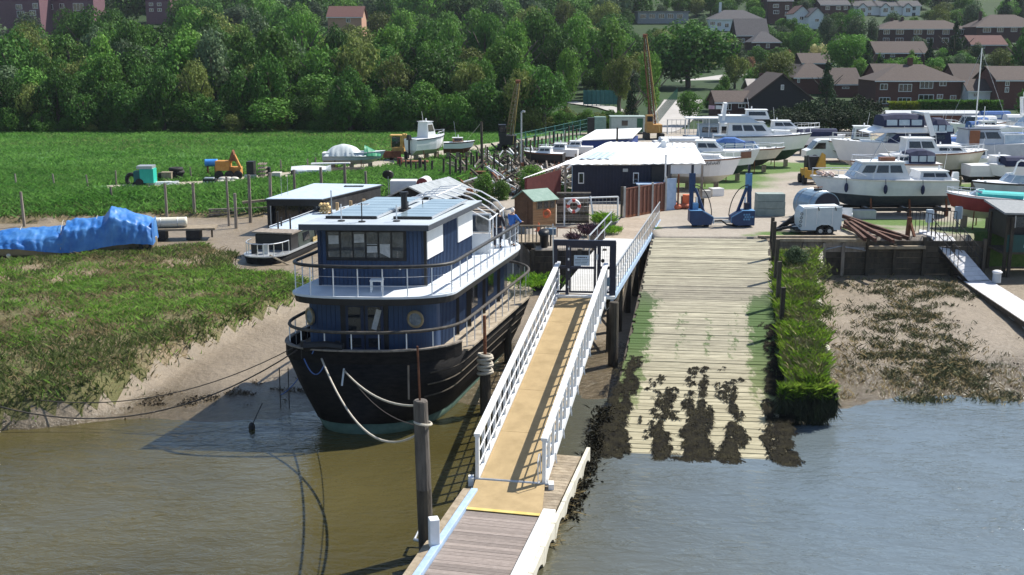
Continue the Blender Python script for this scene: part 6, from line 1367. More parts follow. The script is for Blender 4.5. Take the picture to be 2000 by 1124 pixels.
for p_, lab in ((at(1813, 455, 0), 'pale meter box on a post beside the right footbridge landing'), (at(1869, 448, 0), 'blue grey meter box on a post behind the right footbridge')):
    mb = thing('meter_box', lab, 'meter box', tuple(p_)); B().box(p_.x, p_.y, 0, .1, .1, .7).build('post', M_steel, mb); bx = B().box(p_.x, p_.y, .6, .34, .26, .72).build('box', mat('pale_blue_grey_box', (.36, .44, .52), (.42, .5, .58)), mb); B().box(p_.x + .17, p_.y - .02, .62, .05, .25, .66).build('door', M_gel, bx)
rp = thing('side_pontoon', 'pale jointed pontoon on grey floats at the right edge below the footbridge', 'pontoon', tuple(at(1930, 570, -2.0)))
E0, E1 = at(1868, 540, -2.0), at(2060, 668, -2.0); ed = (E1 - E0).normalized(); en = Vector((-ed.y, ed.x, 0)); Lp = (E1 - E0).length
if en.x < 0: en = -en
k = 0.
while k < Lp:
    B().slab(E0 + ed * k, E0 + ed * (k + 1.15), E0 + ed * (k + 1.15) + en * 1.5, E0 + ed * k + en * 1.5, .1).build('deck_slab', M_pale, rp); k += 1.2
B().beam(E0 - en * .04 - Vector((0, 0, .1)), E1 - en * .04 - Vector((0, 0, .1)), .07, .22).build('edge_beam', M_tdark, rp)
for k in np.arange(.6, Lp, 1.9): p = E0 + ed * k + en * .5; B().box(p.x, p.y, -2.55, .7, .7, .42, math.atan2(ed.y, ed.x)).build('float', M_conc, rp)
p = at(1946, 552, -1.98); bn = thing('bin', 'pale round bin with a domed white lid standing on the right pontoon', 'bin', tuple(p)); B().cyl(p.x, p.y, -1.98, .22, .55, 14).build('drum', mat('pale_grey_plastic', (.4, .44, .48), (.46, .5, .54), rough=.5), bn); B().ball(p.x, p.y, -1.42, .27, .27, .12, 14, 6).build('lid', M_gel, bn)
ks = thing('waterside_kiosk', 'black stilted kiosk with green signboard and grey felt roof at the right edge', 'kiosk', tuple(at(1975, 500, -.8)))
K0 = Vector((27.0, 60.6, 0)); 
B().box(K0.x + 1.5, K0.y + 1.2, .1, 3.2, 2.4, 1.3).build('wall', M_black, ks)
B().slab((K0.x - .35, K0.y - .25, 1.55), (K0.x + 3.4, K0.y - .25, 1.45), (K0.x + 3.4, K0.y + 2.6, 1.8), (K0.x - .35, K0.y + 2.6, 1.9), .1).build('roof', mat('grey_mineral_felt', (.22, .24, .25), (.3, .31, .32), rough=.9, scale=6), ks)
for a in (.35, 1.25): B().box(K0.x + a + .35, K0.y - .04, .72, .7, .05, .6).build('window', M_glass, ks); B().box(K0.x + a - .02, K0.y - .07, .7, .06, .04, .66).build('window_post', M_steel, ks)
sg2 = B().box(K0.x + 1.5, K0.y - .22, -.62, 3.2, .08, .95).build('signboard', mat('dark_green_sign', (.008, .06, .06), (.012, .075, .07), rough=.5), ks)
b = B(); xx = K0.x + .85                               # pale script lettering too small to read in the photo
for k, hh in enumerate((.17, .10, .10, .10, .12, .10, .10, .16, .10, .13)): b.box(xx, K0.y - .27, -.37, .06, .02, hh); b.box(xx + .035, K0.y - .27, -.37, .05, .02, .025); xx += .105
for a in range(5): b.beam((K0.x + 1.28 + .05 * math.cos(a * 1.257), K0.y - .27, -.03), (K0.x + 1.28 + .14 * math.cos(a * 1.257), K0.y - .27, -.03 + .14 * abs(math.sin(a * 1.257)) + .02), .02, .03)
b.build('lettering', mat('pale_sign_paint', (.30, .48, .46), (.36, .54, .52)), sg2)
for x, y in ((-.1, -.15), (-.1, 2), (3, -.15), (.1, -.3)): B().box(K0.x + x, K0.y + y, -2.6, .16, .16, 3.9).build('stilt', M_tdark if x else M_tgrey, ks)
B().box(K0.x + 1.5, K0.y + .9, -.75, 3.4, 2.2, .12).build('floor', M_tdark, ks)
# ================================================================== QUAY: shed, goal, fence, screens, containers
qw = thing('quay_wall', 'dark timber quay wall below the wooden shed left of the jetty', 'quay wall', (2.8, 57.8, -2))
for r_ in range(7): B().box(2.9, 57.55, -2.3 + r_ * .33, 3.9, .08, .31).build('plank', M_tdark, qw)
for r_ in range(6): B().beam((.95, 57.6, -1.95 + r_ * .33), (-.2, 67.5, -1.95 + r_ * .33), .08, .31).build('plank', M_tdark, qw)
for x in (1.1, 2.3, 3.5, 4.8): B().box(x, 57.4, -2.4, .2, .2, 2.5).build('post', M_tdark, qw)
plat = thing('deck_platform', 'small timber landing with slatted balustrade between houseboat stern and shed', 'landing', tuple(at(1045, 470, 0)))
for k in range(12): B().beam((.35 + k * .14, 58.8, -.02 + .2), (.35 + k * .14, 61.2, .2), .13, .05).build('plank', M_timber, plat)
for k in range(8): B().box(.5 + k * .2, 58.8, .22, .06, .05, .85).build('baluster', M_timber, plat)
B().beam((.4, 58.8, 1.08), (2.1, 58.8, 1.08), .1, .08).build('handrail', M_timber, plat)
for x in (.5, 1.9): B().box(x, 58.9, -2.3, .14, .14, 2.5).build('leg', M_tgrey, plat)
M_shed = mat('honey_shiplap', (.30, .165, .08), (.40, .235, .12), rough=.75, scale=3, stretch=(.4, .4, 3), rnd=.12)
M_shdk = mat('brown_gable_boards', (.10, .05, .028), (.15, .08, .045), rough=.8, scale=3)
S0 = at(1004, 441, 0); S1 = at(1041, 446, 0); S2 = at(1085, 441, 0); ux = (S2 - S1); uy = Vector((-.25, 1, 0)) * 1.9; 
sh = thing('garden_shed', 'honey coloured wooden garden shed with green felt roof and three small windows', 'shed', tuple(S1)); Wd = ux.length; ux.normalize(); dl = (S0 - S1)
def SH(a, b_, z): return S1 + ux * a + dl * b_ + Vector((0, 0, z))
he, hr_ = 1.62, 2.12
for k in range(11): B().beam(SH(0, 0, .08 + k * .145), SH(Wd, 0, .08 + k * .145), .05, .135).build('board', M_shed, sh)
B().add([SH(.03, 0, 0), SH(.03, 1, 0), SH(.03, 1, he), SH(.03, .5, hr_), SH(.03, 0, he), SH(Wd, 0, 0), SH(Wd, 1, 0), SH(Wd, 1, he), SH(Wd, .5, hr_), SH(Wd, 0, he)], [(4, 3, 2, 1, 0), (5, 6, 7, 8, 9), (1, 2, 7, 6)]).build('gable', M_shdk, sh)
B().slab(SH(-.01, .28, .05), SH(-.01, .78, .05), SH(-.01, .78, 1.5), SH(-.01, .28, 1.5), -.04).build('door', M_shdk, sh)
M_felt = mat('green_roof_felt', (.20, .30, .25), (.28, .38, .33), rough=.9, scale=4)
B().slab(SH(-.1, -.12, he - .04), SH(Wd + .1, -.12, he - .04), SH(Wd + .1, .5, hr_ + .05), SH(-.1, .5, hr_ + .05), .05).build('roof', M_felt, sh)
B().slab(SH(-.1, .5, hr_ + .05), SH(Wd + .1, .5, hr_ + .05), SH(Wd + .1, 1.12, he - .04), SH(-.1, 1.12, he - .04), .05).build('roof', M_felt, sh)
for k in range(3):
    a = .22 + k * .45; wf = B().beam(SH(a, -.03, 1.3), SH(a + .4, -.03, 1.3), .05, .46).build('window', M_timber, sh); B().beam(SH(a + .05, -.06, 1.3), SH(a + .35, -.06, 1.3), .03, .38).build('pane', M_glass, wf)
def ringbuoy(lab, c, r, r2, m, ax=(.15, 1, 0), bands=None):
    o = thing('lifebuoy', lab, 'lifebuoy', tuple(c)); B().torus(c, r, r2, ax, 24, 8).build('ring', m, o, smooth=True)
    if bands:
        axv = Vector(ax).normalized(); e = axv.cross(Vector((0, 0, 1))).normalized()
        for a in (0, math.pi / 2, math.pi, 1.5 * math.pi):
            pts = [Vector(c) + e * (r * math.cos(a + t)) + Vector((0, 0, r * math.sin(a + t))) for t in np.linspace(-.28, .28, 6)]; B().tube(pts, r2 * 1.08, 8).build('band', bands, o)
M_or = mat('orange_foam', (.60, .13, .05), (.68, .18, .08), rough=.7); M_rd = mat('red_band', (.5, .06, .05), (.55, .1, .08), rough=.6)
ringbuoy('orange lifebuoy hanging on the front of the honey coloured shed', SH(Wd * .52, -.08, .8), .2, .07, M_or)
cone = at(1052, 452, 0); cn = thing('traffic_cone', 'small orange traffic cone at the foot of the wooden shed', 'traffic cone', tuple(cone)); B().tube([(cone.x, cone.y, .03), (cone.x, cone.y, .5)], .15, 10, .03).build('cone', M_or, cn); B().box(cone.x, cone.y, 0, .36, .36, .04).build('base', M_or, cn)
sc = thing('timber_screen', 'weathered dark board screen behind the goal frame', 'fence', tuple(at(1088, 438, 0))); C0, C1 = at(1087, 437, 0), at(1150, 437, 0)
for k in range(10): B().beam(C0 + Vector((0, 0, .1 + k * .17)), C1 + Vector((0, 0, .1 + k * .17)), .05, .16).build('board', M_tgrey if k % 3 else M_tdark, sc)
B().beam(C0 + Vector((0, 0, 1.82)), C1 + Vector((.1, 0, 1.82)), .18, .1).build('cap', M_tgrey, sc)
gl0, gl1 = at(1102, 441, 0), at(1206, 437, 0); go = thing('goal_frame', 'white football goal frame standing in front of the dark screen', 'goal', tuple(gl0))
for p_ in (gl0, gl1): B().tube([p_, p_ + Vector((0, 0, 1.6))], .05, 8).build('goal_post', M_white, go)
B().tube([gl0 + Vector((0, 0, 1.6)), gl1 + Vector((0, 0, 1.6))], .05, 8).build('crossbar', M_white, go)
md = gl0.lerp(gl1, .48); B().tube([md + Vector((0, 0, 1.7)), md + Vector((.25, -.3, 0))], .05, 8).build('prop', M_white, go)
b = B()
for k in range(15):
    p_ = gl0.lerp(gl1, k / 14); b.tube([p_ + Vector((0, .05, 1.58)), p_ + Vector((.05, .7, 0))], .008, 3)
for k in range(7):
    f = k / 6; b.tube([gl0 + Vector((.05 * f, .05 + .65 * f, 1.58 * (1 - f))), gl1 + Vector((.05 * f, .05 + .65 * f, 1.58 * (1 - f)))], .008, 3)
b.build('net', M_steel, go, kind='stuff')
ringbuoy('white lifebuoy with red bands hanging on the goal frame', gl0.lerp(gl1, .17) + Vector((0, -.1, 1.15)), .33, .09, M_gel, (0, 1, 0), M_rd)
fn = thing('panel_fence', 'reddish brown feather-edge fence with pale concrete posts beside the jetty', 'fence', tuple(at(1218, 426, 0))); F0, F1 = at(1219, 427, 0), at(1299, 412, 0)
M_fe = mat('red_brown_boards', (.15, .065, .045), (.22, .10, .07), rough=.85, scale=5, stretch=(3, 3, .4), isl=.25)
for k in range(3):
    p, q = F0.lerp(F1, k / 3 + .015), F0.lerp(F1, (k + 1) / 3 - .01); b = B(); n = 13
    for i in range(n): r0, r1 = p.lerp(q, i / n), p.lerp(q, (i + 1) / n); b.slab(r0 + Vector((0, -.02, .16)), r1 + Vector((0, 0, .16)), r1 + Vector((0, 0, 1.78)), r0 + Vector((0, -.02, 1.78)), .02)
    for i in (0, 4, 8, 12): r0 = p.lerp(q, i / n); b.beam(r0 + Vector((.02, -.04, .16)), r0 + Vector((.02, -.04, 1.8)), .05, .04, up=(0, 1, 0))
    b.build('fence_panel', M_fe, fn); B().beam(p + Vector((0, 0, .08)), q + Vector((0, 0, .08)), .06, .15).build('gravel_board', M_rust, fn); B().beam(p + Vector((0, 0, 1.82)), q + Vector((0, 0, 1.82)), .07, .05).build('capping', M_fe, fn)
for k in range(4): p = F0.lerp(F1, k / 3); B().box(p.x, p.y - .03, 0, .13, .13, 1.95 if k < 3 else 2.2).build('post', M_conc, fn)
B().box(F0.x - .17, F0.y - .03, 0, .14, .14, 1.95).build('post', M_tdark, fn)
p, q = at(1300, 412, 0), at(1320, 410, 0); sd_ = thing('steel_gate', 'pale blue sheet steel gate at the end of the brown panel fence', 'gate', tuple(p)); B().slab(p, q, q + Vector((0, 0, 2.05)), p + Vector((0, 0, 2.05)), .05).build('leaf', M_bluew, sd_); B().box(q.x + .12, q.y, 0, .1, .1, 2.3).build('post', M_rust, sd_); B().box(p.x - .08, p.y, 0, .1, .1, 3.6).build('post', M_gel, sd_)
# white roofed workshop with the navy container
ct = thing('navy_container', 'navy blue corrugated cabin with two white framed windows under the white sheet roof', 'container', tuple(at(1117, 392, 0)))
N0, N1 = at(1116, 391, 0), at(1300, 391, 0); N0.y = N1.y = 76.2; N0.x, N1.x = 4.05, 10.55; dpt = Vector((.9, 4.5, 0)); hC = 2.45
M_nav = mat('navy_sheet', (.005, .009, .030), (.009, .015, .045), rough=.5, scale=2)
b = B(); n = 60
for i in range(n):
    r0, r1 = N0.lerp(N1, i / n), N0.lerp(N1, (i + 1) / n); o_ = Vector((0, .045 if i % 2 else 0, 0)); b.slab(r0 + o_, r1 + o_, r1 + o_ + Vector((0, 0, hC)), r0 + o_ + Vector((0, 0, hC)), .05)
b.build('front_wall', M_nav, ct, kind='stuff')
B().slab(N0 + dpt, N0, N0 + Vector((0, 0, hC)), N0 + dpt + Vector((0, 0, hC)), .05).build('side_wall', mat('pale_blue_tarpaulin', (.25, .38, .52), (.36, .48, .6), rough=.5, scale=3), ct)
B().slab(N1, N1 + dpt, N1 + dpt + Vector((0, 0, hC)), N1 + Vector((0, 0, hC)), .05).build('side_wall', M_nav, ct)
for px in (1133, 1238):
    a = (px - 1116) / 184.; r0 = N0.lerp(N1, a - .025); r1 = N0.lerp(N1, a + .035); wf = B().slab(r0 + Vector((0, -.08, 1.2)), r1 + Vector((0, -.08, 1.2)), r1 + Vector((0, -.08, 1.95)), r0 + Vector((0, -.08, 1.95)), .04).build('window', M_gel, ct)
    B().slab(r0 + Vector((.06, -.1, 1.27)), r1 + Vector((-.06, -.1, 1.27)), r1 + Vector((-.06, -.1, 1.88)), r0 + Vector((.06, -.1, 1.88)), .03).build('pane', M_glass, wf)
r0 = N0.lerp(N1, .53); B().slab(r0 + Vector((0, -.08, 2.0)), r0 + Vector((.35, -.08, 2.0)), r0 + Vector((.35, -.08, 2.22)), r0 + Vector((0, -.08, 2.22)), .04).build('vent', M_steel, ct)
r0 = N0.lerp(N1, .83); B().slab(r0 + Vector((0, -.09, .2)), N1 + Vector((-.15, -.09, .2)), N1 + Vector((-.15, -.09, 2.4)), r0 + Vector((0, -.09, 2.4)), .03).build('open_doorway', M_black, ct)
wr = thing('sheet_roof', 'broad bright white corrugated sheet roof over the navy cabin and boat store', 'roof', (7, 77, 2.5))
M_wr = mat('white_roof_sheet', (.68, .70, .70), (.80, .80, .79), rough=.6, scale=1.5, stretch=(1, .2, 1))
def sheet(a, b_, c, d, m, lab=None, n=30):
    a, b_, c, d = map(Vector, (a, b_, c, d)); bb = B(); up = Vector((0, 0, .05))
    for i in range(n):
        f0, f1 = i / n, (i + 1) / n; z0, z1 = (up * (i % 2)), up * ((i + 1) % 2); bb.slab(a.lerp(b_, f0) + z0, a.lerp(b_, f1) + z1, d.lerp(c, f1) + z1, d.lerp(c, f0) + z0, .03)
    return bb.build('roof_sheet', m, wr, label=lab)
z0, z1 = 2.5, 3.0
sheet((3.5, 75.9, z0), (13.0, 75.6, z0 + .1), (13.6, 84.5, z1 + .2), (7.2, 85.0, z1 + .25), M_wr)
sheet((.7, 72.6, 1.95), (3.45, 75.85, z0 - .02), (7.15, 84.9, z1 + .22), (4.2, 80.5, 2.2), M_wr)
sheet((4.6, 77.6, 2.72), (6.7, 77.6, 2.72), (7.6, 80.6, 2.93), (5.8, 80.6, 2.93), mat('clear_roof_sheet', (.36, .46, .54), (.55, .62, .66), rough=.35, scale=3), 'translucent blue grey roof sheets', 10)
for x, y in ((.9, 72.9), (3.6, 75.95), (12.8, 75.8), (13.3, 84), (7.3, 84.6)): B().box(x, y, 0, .14, .14, 2.0 if x < 1 else 2.5).build('post', M_redr if x < 1 else M_tgrey, wr)
B().slab((.85, 72.75, 0), (3.3, 75.7, 0), (3.3, 75.7, 2.2), (.85, 72.75, 1.9), .05).build('brown_end_wall', mat('oxblood_sheet', (.09, .02, .02), (.12, .03, .028)), wr)
B().slab((10.7, 75.9, 1.9), (12.9, 75.75, 1.9), (12.9, 75.75, 2.55), (10.7, 75.9, 2.5), .04).build('hanging_sheet', M_geld, wr)
o = thing('chest_freezer', 'pale blue topped cabinet standing against the navy cabin near the fence', 'cabinet', tuple(N0.lerp(N1, .78) - Vector((0, 1.2, 0)))); c = N0.lerp(N1, .80)
B().box(c.x, c.y - 1.0, 0, 1.9, 1.1, 1.3).build('body', M_nav, o); B().box(c.x + .05, c.y - 1.0, 1.302, 2.0, 1.2, .05).build('lid', M_bluew, o); B().box(c.x + 1.15, c.y - 1.0, 0, .4, 1.0, 1.5).build('side_locker', M_bluew, o)
cv = thing('marquee_store', 'blue sided store with a white sheet roof near the back of the yard', 'shed', (8.6, 110.5, 0)); B().prism([(6.7, 109.4), (11.3, 109.9), (12.8, 115), (8.4, 115.4)], 0, 1.35).build('wall', mat('royal_blue_sheet', (.012, .04, .2), (.02, .06, .26), rough=.6), cv)
B().slab((6.3, 108.9, 1.4), (11.6, 109.4, 1.55), (13.2, 115.3, 2.1), (8.6, 115.8, 1.9), .08).build('roof', M_wr, cv)
b = B().tube([(10.1, 108.8, 0), (10.1, 108.8, 2.6)], .1, 6); tag(b.build('timber_post', M_tdark), 'tall dark post standing in front of the blue sided store', 'post')
# junk beside the steel gate
jk = thing('red_drum_heap', 'heap of red and orange tarpaulins and drums beside the pale steel gate', 'scrap heap', tuple(at(1333, 408, 0))); c = at(1333, 410, 0)
for k in range(9): B().ball(c.x + random.uniform(-.6, .5), c.y + random.uniform(0, .8), .18, random.uniform(.18, .35), random.uniform(.15, .3), random.uniform(.12, .25), 7, 5).build('bundle', mat('orange_red_plastic', (.45, .10, .05), (.55, .18, .10), rnd=.3), jk)
B().cyl(c.x + .35, c.y + .6, 0, .28, .9, 12).build('drum', M_or, jk)
for (x, y, r) in ((.3, .0, .35), (-.5, .9, .3)): B().box(c.x + x + .8, c.y + y, 0, .5, .4, .75).build('crate', M_tdark, jk)
# ================================================================== CRANES, OFFICE, LAMP, VAN
def crane(lab, px, py, top_px, top_py, d, boomc, cabm):
    base = at(px, py, 0); t = thing('crawler_crane', lab, 'crane', tuple(base)); tip = atd(top_px, top_py, d); b0 = base + Vector((0, .3, 1.2))
    for s_ in (-.8, .8): B().box(base.x + s_, base.y, 0, .5, 3.0, .7).build('track', M_rubber, t)
    B().box(base.x, base.y + .2, .75, 1.7, 2.4, .9).build('deck_house', cabm, t); B().box(base.x - .55, base.y - .3, 1.6, .75, 1.3, 1.1).build('cab', cabm, t); B().box(base.x - .55, base.y - .97, 2.0, .6, .04, .55).build('windscreen', M_glass, t)
    up = (tip - b0); L = up.length; up.normalize(); sx = Vector((1, 0, 0)); sy = up.cross(sx).normalized(); b = B(); n = 15
    hw = lambda f: (.27 if f < .85 else .27 - (f - .85) * 1.2)
    pt = lambda f, i, j: b0 + up * (L * f) + sx * (i * hw(f)) + sy * (j * hw(f))
    for i, j in ((-1, -1), (1, -1), (1, 1), (-1, 1)): b.tube([pt(f, i, j) for f in np.linspace(0, 1, 6)], .05, 4)
    for k in range(n):
        f0, f1 = k / n, (k + 1) / n
        for (i, j), (i2, j2) in (((-1, -1), (1, -1)), ((1, -1), (1, 1)), ((1, 1), (-1, 1)), ((-1, 1), (-1, -1))): b.beam(pt(f0, i, j), pt(f1, i2, j2), .05); b.beam(pt(f0, i, j), pt(f0, i2, j2), .04)
    b.build('lattice_boom', boomc, t)
    B().tube([tip, base + Vector((.5, 1.3, 1.7))], .025, 4).tube([tip, base + Vector((.2, 1.4, 1.7))], .025, 4).build('stay_rope', M_steel, t)
    B().tube([tip + Vector((.15, -.3, 0)), base + Vector((.5, -1.5, .9))], .018, 4).build('hoist_rope', mat('yellow_rope', (.5, .36, .1), (.6, .46, .16)), t)
    B().tube([tip + Vector((-.25, 0, 0)), tip + Vector((.25, 0, 0))], .2, 10).build('head_sheave', M_rust, t); return t
crane('rusty lattice boom crane standing beside the portable office at the back of the yard', 1276, 272, 1260, 70, 128, mat('rust_orange_lattice', (.10, .045, .02), (.17, .085, .04), rough=.8, scale=2), mat('yellow_ochre_cab', (.36, .19, .05), (.45, .26, .08), rough=.6))
crane('smaller yellowish boom crane with a black cab at the end of the track', 992, 297, 1012, 160, 111, mat('dull_yellow_lattice', (.16, .12, .05), (.24, .19, .09), rough=.7), M_black)
po = thing('portable_office', 'pale grey portable office with a dark green door beside the rusty crane', 'portable office', tuple(at(1235, 262, 0))); O = Vector((12.2, 134, 0)) 
B().box(O.x + 1.5, O.y + 1.2, .2, 4.0, 2.4, 1.75).build('body', mat('pale_grey_green_panel', (.38, .44, .42), (.46, .52, .5), rough=.6), po); B().box(O.x + 1.5, O.y + 1.2, 1.95, 4.2, 2.6, .12).build('roof', mat('grey_green_roof', (.25, .32, .3), (.3, .37, .35)), po)
B().box(O.x + 2.9, O.y - .02, .25, .7, .06, 1.6).build('door', mat('dark_green_door', (.02, .09, .05), (.03, .11, .06)), po); B().box(O.x + 1.1, O.y - .02, 1.0, .7, .06, .6).build('window', M_glass, po)
for k in range(2): tag(B().box(0, 0, 0, 1.35, 1.2, 1.05).build('green_cabinet', mat('grey_green_cabinet', (.16, .26, .23), (.22, .32, .28)), world=False, bevel=.02), ('lower', 'upper')[k] + ' grey green cabinet of the stack left of the portable office', 'cabinet', 'stacked cabinets').location = (10.3, 133.0, k * 1.06)
tag(B().box(9.3, 133.0, 0, .9, 1.1, 2.0).build('black_cabinet', M_black), 'tall black cabinet left of the stacked green cabinets', 'cabinet')
tag(B().tube([(0.8, 97.3, 0), (.8, 97.3, 4.7)], .07, 8).tube([(.8, 97.3, 4.7), (.92, 97.2, 4.82), (1.1, 97.1, 4.8)], .09, 8).build('street_lamp', M_steel), 'grey street lamp standing among the creek moorings', 'street lamp')
tag(B().tube([at(942, 335, 0), atd(940, 238, at(942, 335, 0).y)], .13, 8, .1).build('telegraph_pole', M_tdark), 'dark leaning pole with a stay wire beside the creek', 'pole')
tag(B().tube([atd(940, 240, 97), at(905, 282, 0)], .02, 4).build('stay_wire', M_steel), 'thin stay wire running down left from the dark pole', 'wire')
c = at(1630, 322, 0); vn = thing('white_van', 'white van with a dark side window parked left of the white wheelhouse boat', 'van', (c.x + .2, c.y + 3, 0))
pf = [(-2.2, .35), (-2.2, 1.0), (-1.75, 1.15), (-1.2, 1.85), (-.9, 2.0), (2.2, 2.0), (2.25, .35)]; n = 7
B().add([(x, -.9, z) for x, z in pf] + [(x, .9, z) for x, z in pf], [tuple(range(n)), tuple(range(2 * n - 1, n - 1, -1))] + [(i, i + n, (i + 1) % n + n, (i + 1) % n) for i in range(n)]).build('body', M_gel, vn, world=False)
B().hexa([(-1.62, -.93, 1.2), (-.5, -.93, 1.2), (-.5, -.91, 1.2), (-1.62, -.91, 1.2), (-1.15, -.93, 1.75), (-.5, -.93, 1.75), (-.5, -.91, 1.75), (-1.15, -.91, 1.75)]).build('window', M_glass, vn, world=False)
B().hexa([(-1.73, -.8, 1.2), (-1.73, .8, 1.2), (-1.70, .8, 1.2), (-1.70, -.8, 1.2), (-1.27, -.75, 1.82), (-1.27, .75, 1.82), (-1.22, .75, 1.82), (-1.22, -.75, 1.82)]).build('windscreen', M_glass, vn, world=False)
for x in (-1.45, 1.4):
    for y in (-.85, .85): B().tube([(x, y - .1, .34), (x, y + .1, .34)], .34, 14).build('wheel', M_rubber, vn, world=False)
c = at(1590, 362, 0); dg = thing('yellow_loader', 'yellow loader with a raised pointed bucket parked ahead of the white cruiser', 'loader', (c.x, c.y + 1.2, 0))
dg.scale = (.82,) * 3; M_yel = mat('machine_yellow', (.50, .27, .03), (.6, .36, .06), rough=.55)
B().box(0, 0, .5, 1.4, 2.2, .8).build('body', M_yel, dg, world=False); B().box(-.7, -.9, .25, .25, .5, 1.3).build('panel', M_yel, dg, world=False); B().box(.1, .3, 1.3, 1.1, 1.1, 1.2).build('cab', M_black, dg, world=False)
B().beam((-.3, -.9, 1.2), (-.4, -.2, 2.6), .16, .16).build('boom', M_black, dg, world=False); B().hexa([(.3, -.7, 1.5), (1.2, -.7, 1.5), (1.2, -.1, 1.5), (.3, -.1, 1.5), (.85, -.6, 2.9), (1.15, -.6, 2.7), (1.15, -.3, 2.7), (.85, -.3, 2.9)]).build('bucket', M_yel, dg, world=False)
for x in (-.75, .75):
    for y in (-.8, .8): B().tube([(x - .15, y, .42), (x + .15, y, .42)], .42, 14).build('wheel', M_rubber, dg, world=False)
# ================================================================== BREASTWORK POSTS
PST = [(47, 375, 434), (220, 365, 404), (326, 358, 422), (380, 357, 416), (447, 345, 433), (461, 378, 437), (489, 342, 427), (529, 338, 415), (577, 332, 408), (630, 327, 404), (675, 320, 400), (716, 335, 392),
       (781, 311, 350), (794, 312, 352), (804, 313, 354), (812, 316, 356), (822, 308, 352), (832, 313, 358), (844, 314, 356), (857, 332, 360), (866, 310, 362), (879, 305, 364), (890, 310, 362), (900, 303, 362), (911, 305, 358),
       (920, 298, 346), (926, 305, 350), (932, 297, 344), (938, 304, 342), (952, 287, 338), (965, 300, 345), (978, 310, 340), (988, 296, 330)]
PSW = ('', 'above the blue tarpaulin peak', 'above the white drum', 'above the right end of the raft', 'tall one of the close pair left of the flat houseboat', 'short one of the close pair left of the flat houseboat', 'nearest the left wall of the flat houseboat', 'behind the left roof corner of the flat houseboat', 'behind the front half of the flat roof', 'behind the middle of the flat roof', 'behind the rooflight of the flat roof', 'behind the far end of the flat roof')
for k, (px, pt_, pb) in enumerate(PST):
    c = at(px, pb, -.75); top = atd(px, pt_, c.y).z; r_ = random.uniform(.08, .12) if k != 16 else .17; lx, ly = random.uniform(-.06, .06), random.uniform(-.04, .04)
    o = B().tube([(0, 0, -.5), (lx * .5, ly * .5, (top - c.z) * .5), (lx, ly, top - c.z)], r_, 8, r_ * .85).build('timber_post', M_tgrey if k < 12 else M_tdark, world=False); o.location = c
    lab = ('tall weathered post standing alone at the far left of the muddy bank' if k == 0 else 'grey timber bank post, ' + PSW[k] if k < 12 else 'thick rust brown post among the close row of breastwork posts' if k == 16 else 'dark timber post in the close row of creek breastwork posts')
    tag(o, lab, 'post', 'posts of the spaced row on the left bank' if 0 < k < 12 else 'posts of the close breastwork row' if k >= 12 and k != 16 else None)
bw = thing('breastwork', 'low stacked timber breastwork holding the creek bank beside the flat houseboat', 'breastwork', (-17, 75, -1))
for r_ in range(4): B().beam((-20.5, 75.5, -1.0 + r_ * .17), (-14.2, 77.3, -1.0 + r_ * .17), .14, .1).build('plank', M_tgrey, bw)
B().beam((-18.3, 75.9, -.05), (-15.0, 77.0, .12), .2, .16).build('pale_beam', M_timber, bw)
bw2 = thing('breastwork', 'stacked dark planks of the breastwork behind the gabled hut', 'breastwork', (-4, 84, -1))
for r_ in range(5): B().beam((-5.8, 82.9, -.9 + r_ * .2), (-1.2, 91.5, -.9 + r_ * .2), .1, .14).build('plank', M_tdark, bw2)
for r_ in range(3): B().beam((-11.5, 79.6, -.8 + r_ * .2), (-6.2, 82.7, -.8 + r_ * .2), .1, .14).build('plank', M_tdark, bw2)
PL_ = ('at the far left', 'second from the left', 'third from the left', 'left of the teal trailer', 'left of the blue tank', 'behind the off-white cube tank', 'behind the covered hull', 'right of the covered hull')
for k, (px, py, h) in enumerate([(32, 366, 1.0), (107, 366, 1.0), (172, 365, .9), (227, 362, 1.1), (374, 352, 1.0), (550, 338, 1.1), (602, 334, 1.0), (617, 333, 1.1), (30, 345, .6)][:8]):
    c = at(px, py, 0); o = B().tube([(0, 0, -.2), (random.uniform(-.1, .1), 0, h)], .07, 7, .06).build('fence_post', M_tgrey, world=False); o.location = c; tag(o, 'short grey fence post in the meadow grass, ' + PL_[k], 'post', 'fence posts across the meadow')
for k in range(17):
    px = 1006 + k * 7.5; c = at(px, 322 - k * 2.6, 0); o = B().tube([(0, 0, -.2), (0, 0, random.uniform(1.5, 2.1))], .09, 7).build('track_post', M_tdark, world=False); o.location = c
    tag(o, 'dark post in the row between track and creek left of the blue store', 'post', 'posts along the far end of the track')
mf = thing('mesh_fence', 'teal green mesh fence running along the far side of the track', 'fence', tuple(at(1060, 285, 0))); p, q = at(1005, 297, 0), at(1190, 250, 0); M_tm = mat('teal_mesh', (.03, .14, .14), (.05, .18, .17), rough=.7)
b = B(); n = 70
for i in range(n): r0 = p.lerp(q, i / n); b.tube([r0, r0 + Vector((0, 0, 1.7))], .018, 3)
for h in (.05, .4, .8, 1.2, 1.7): b.tube([p + Vector((0, 0, h)), q + Vector((0, 0, h))], .018, 3)
b.build('mesh', M_tm, mf, kind='stuff')
for i in range(12): r0 = p.lerp(q, i / 11); B().tube([r0, r0 + Vector((0, 0, 1.8))], .05, 5).build('post', M_tm, mf)
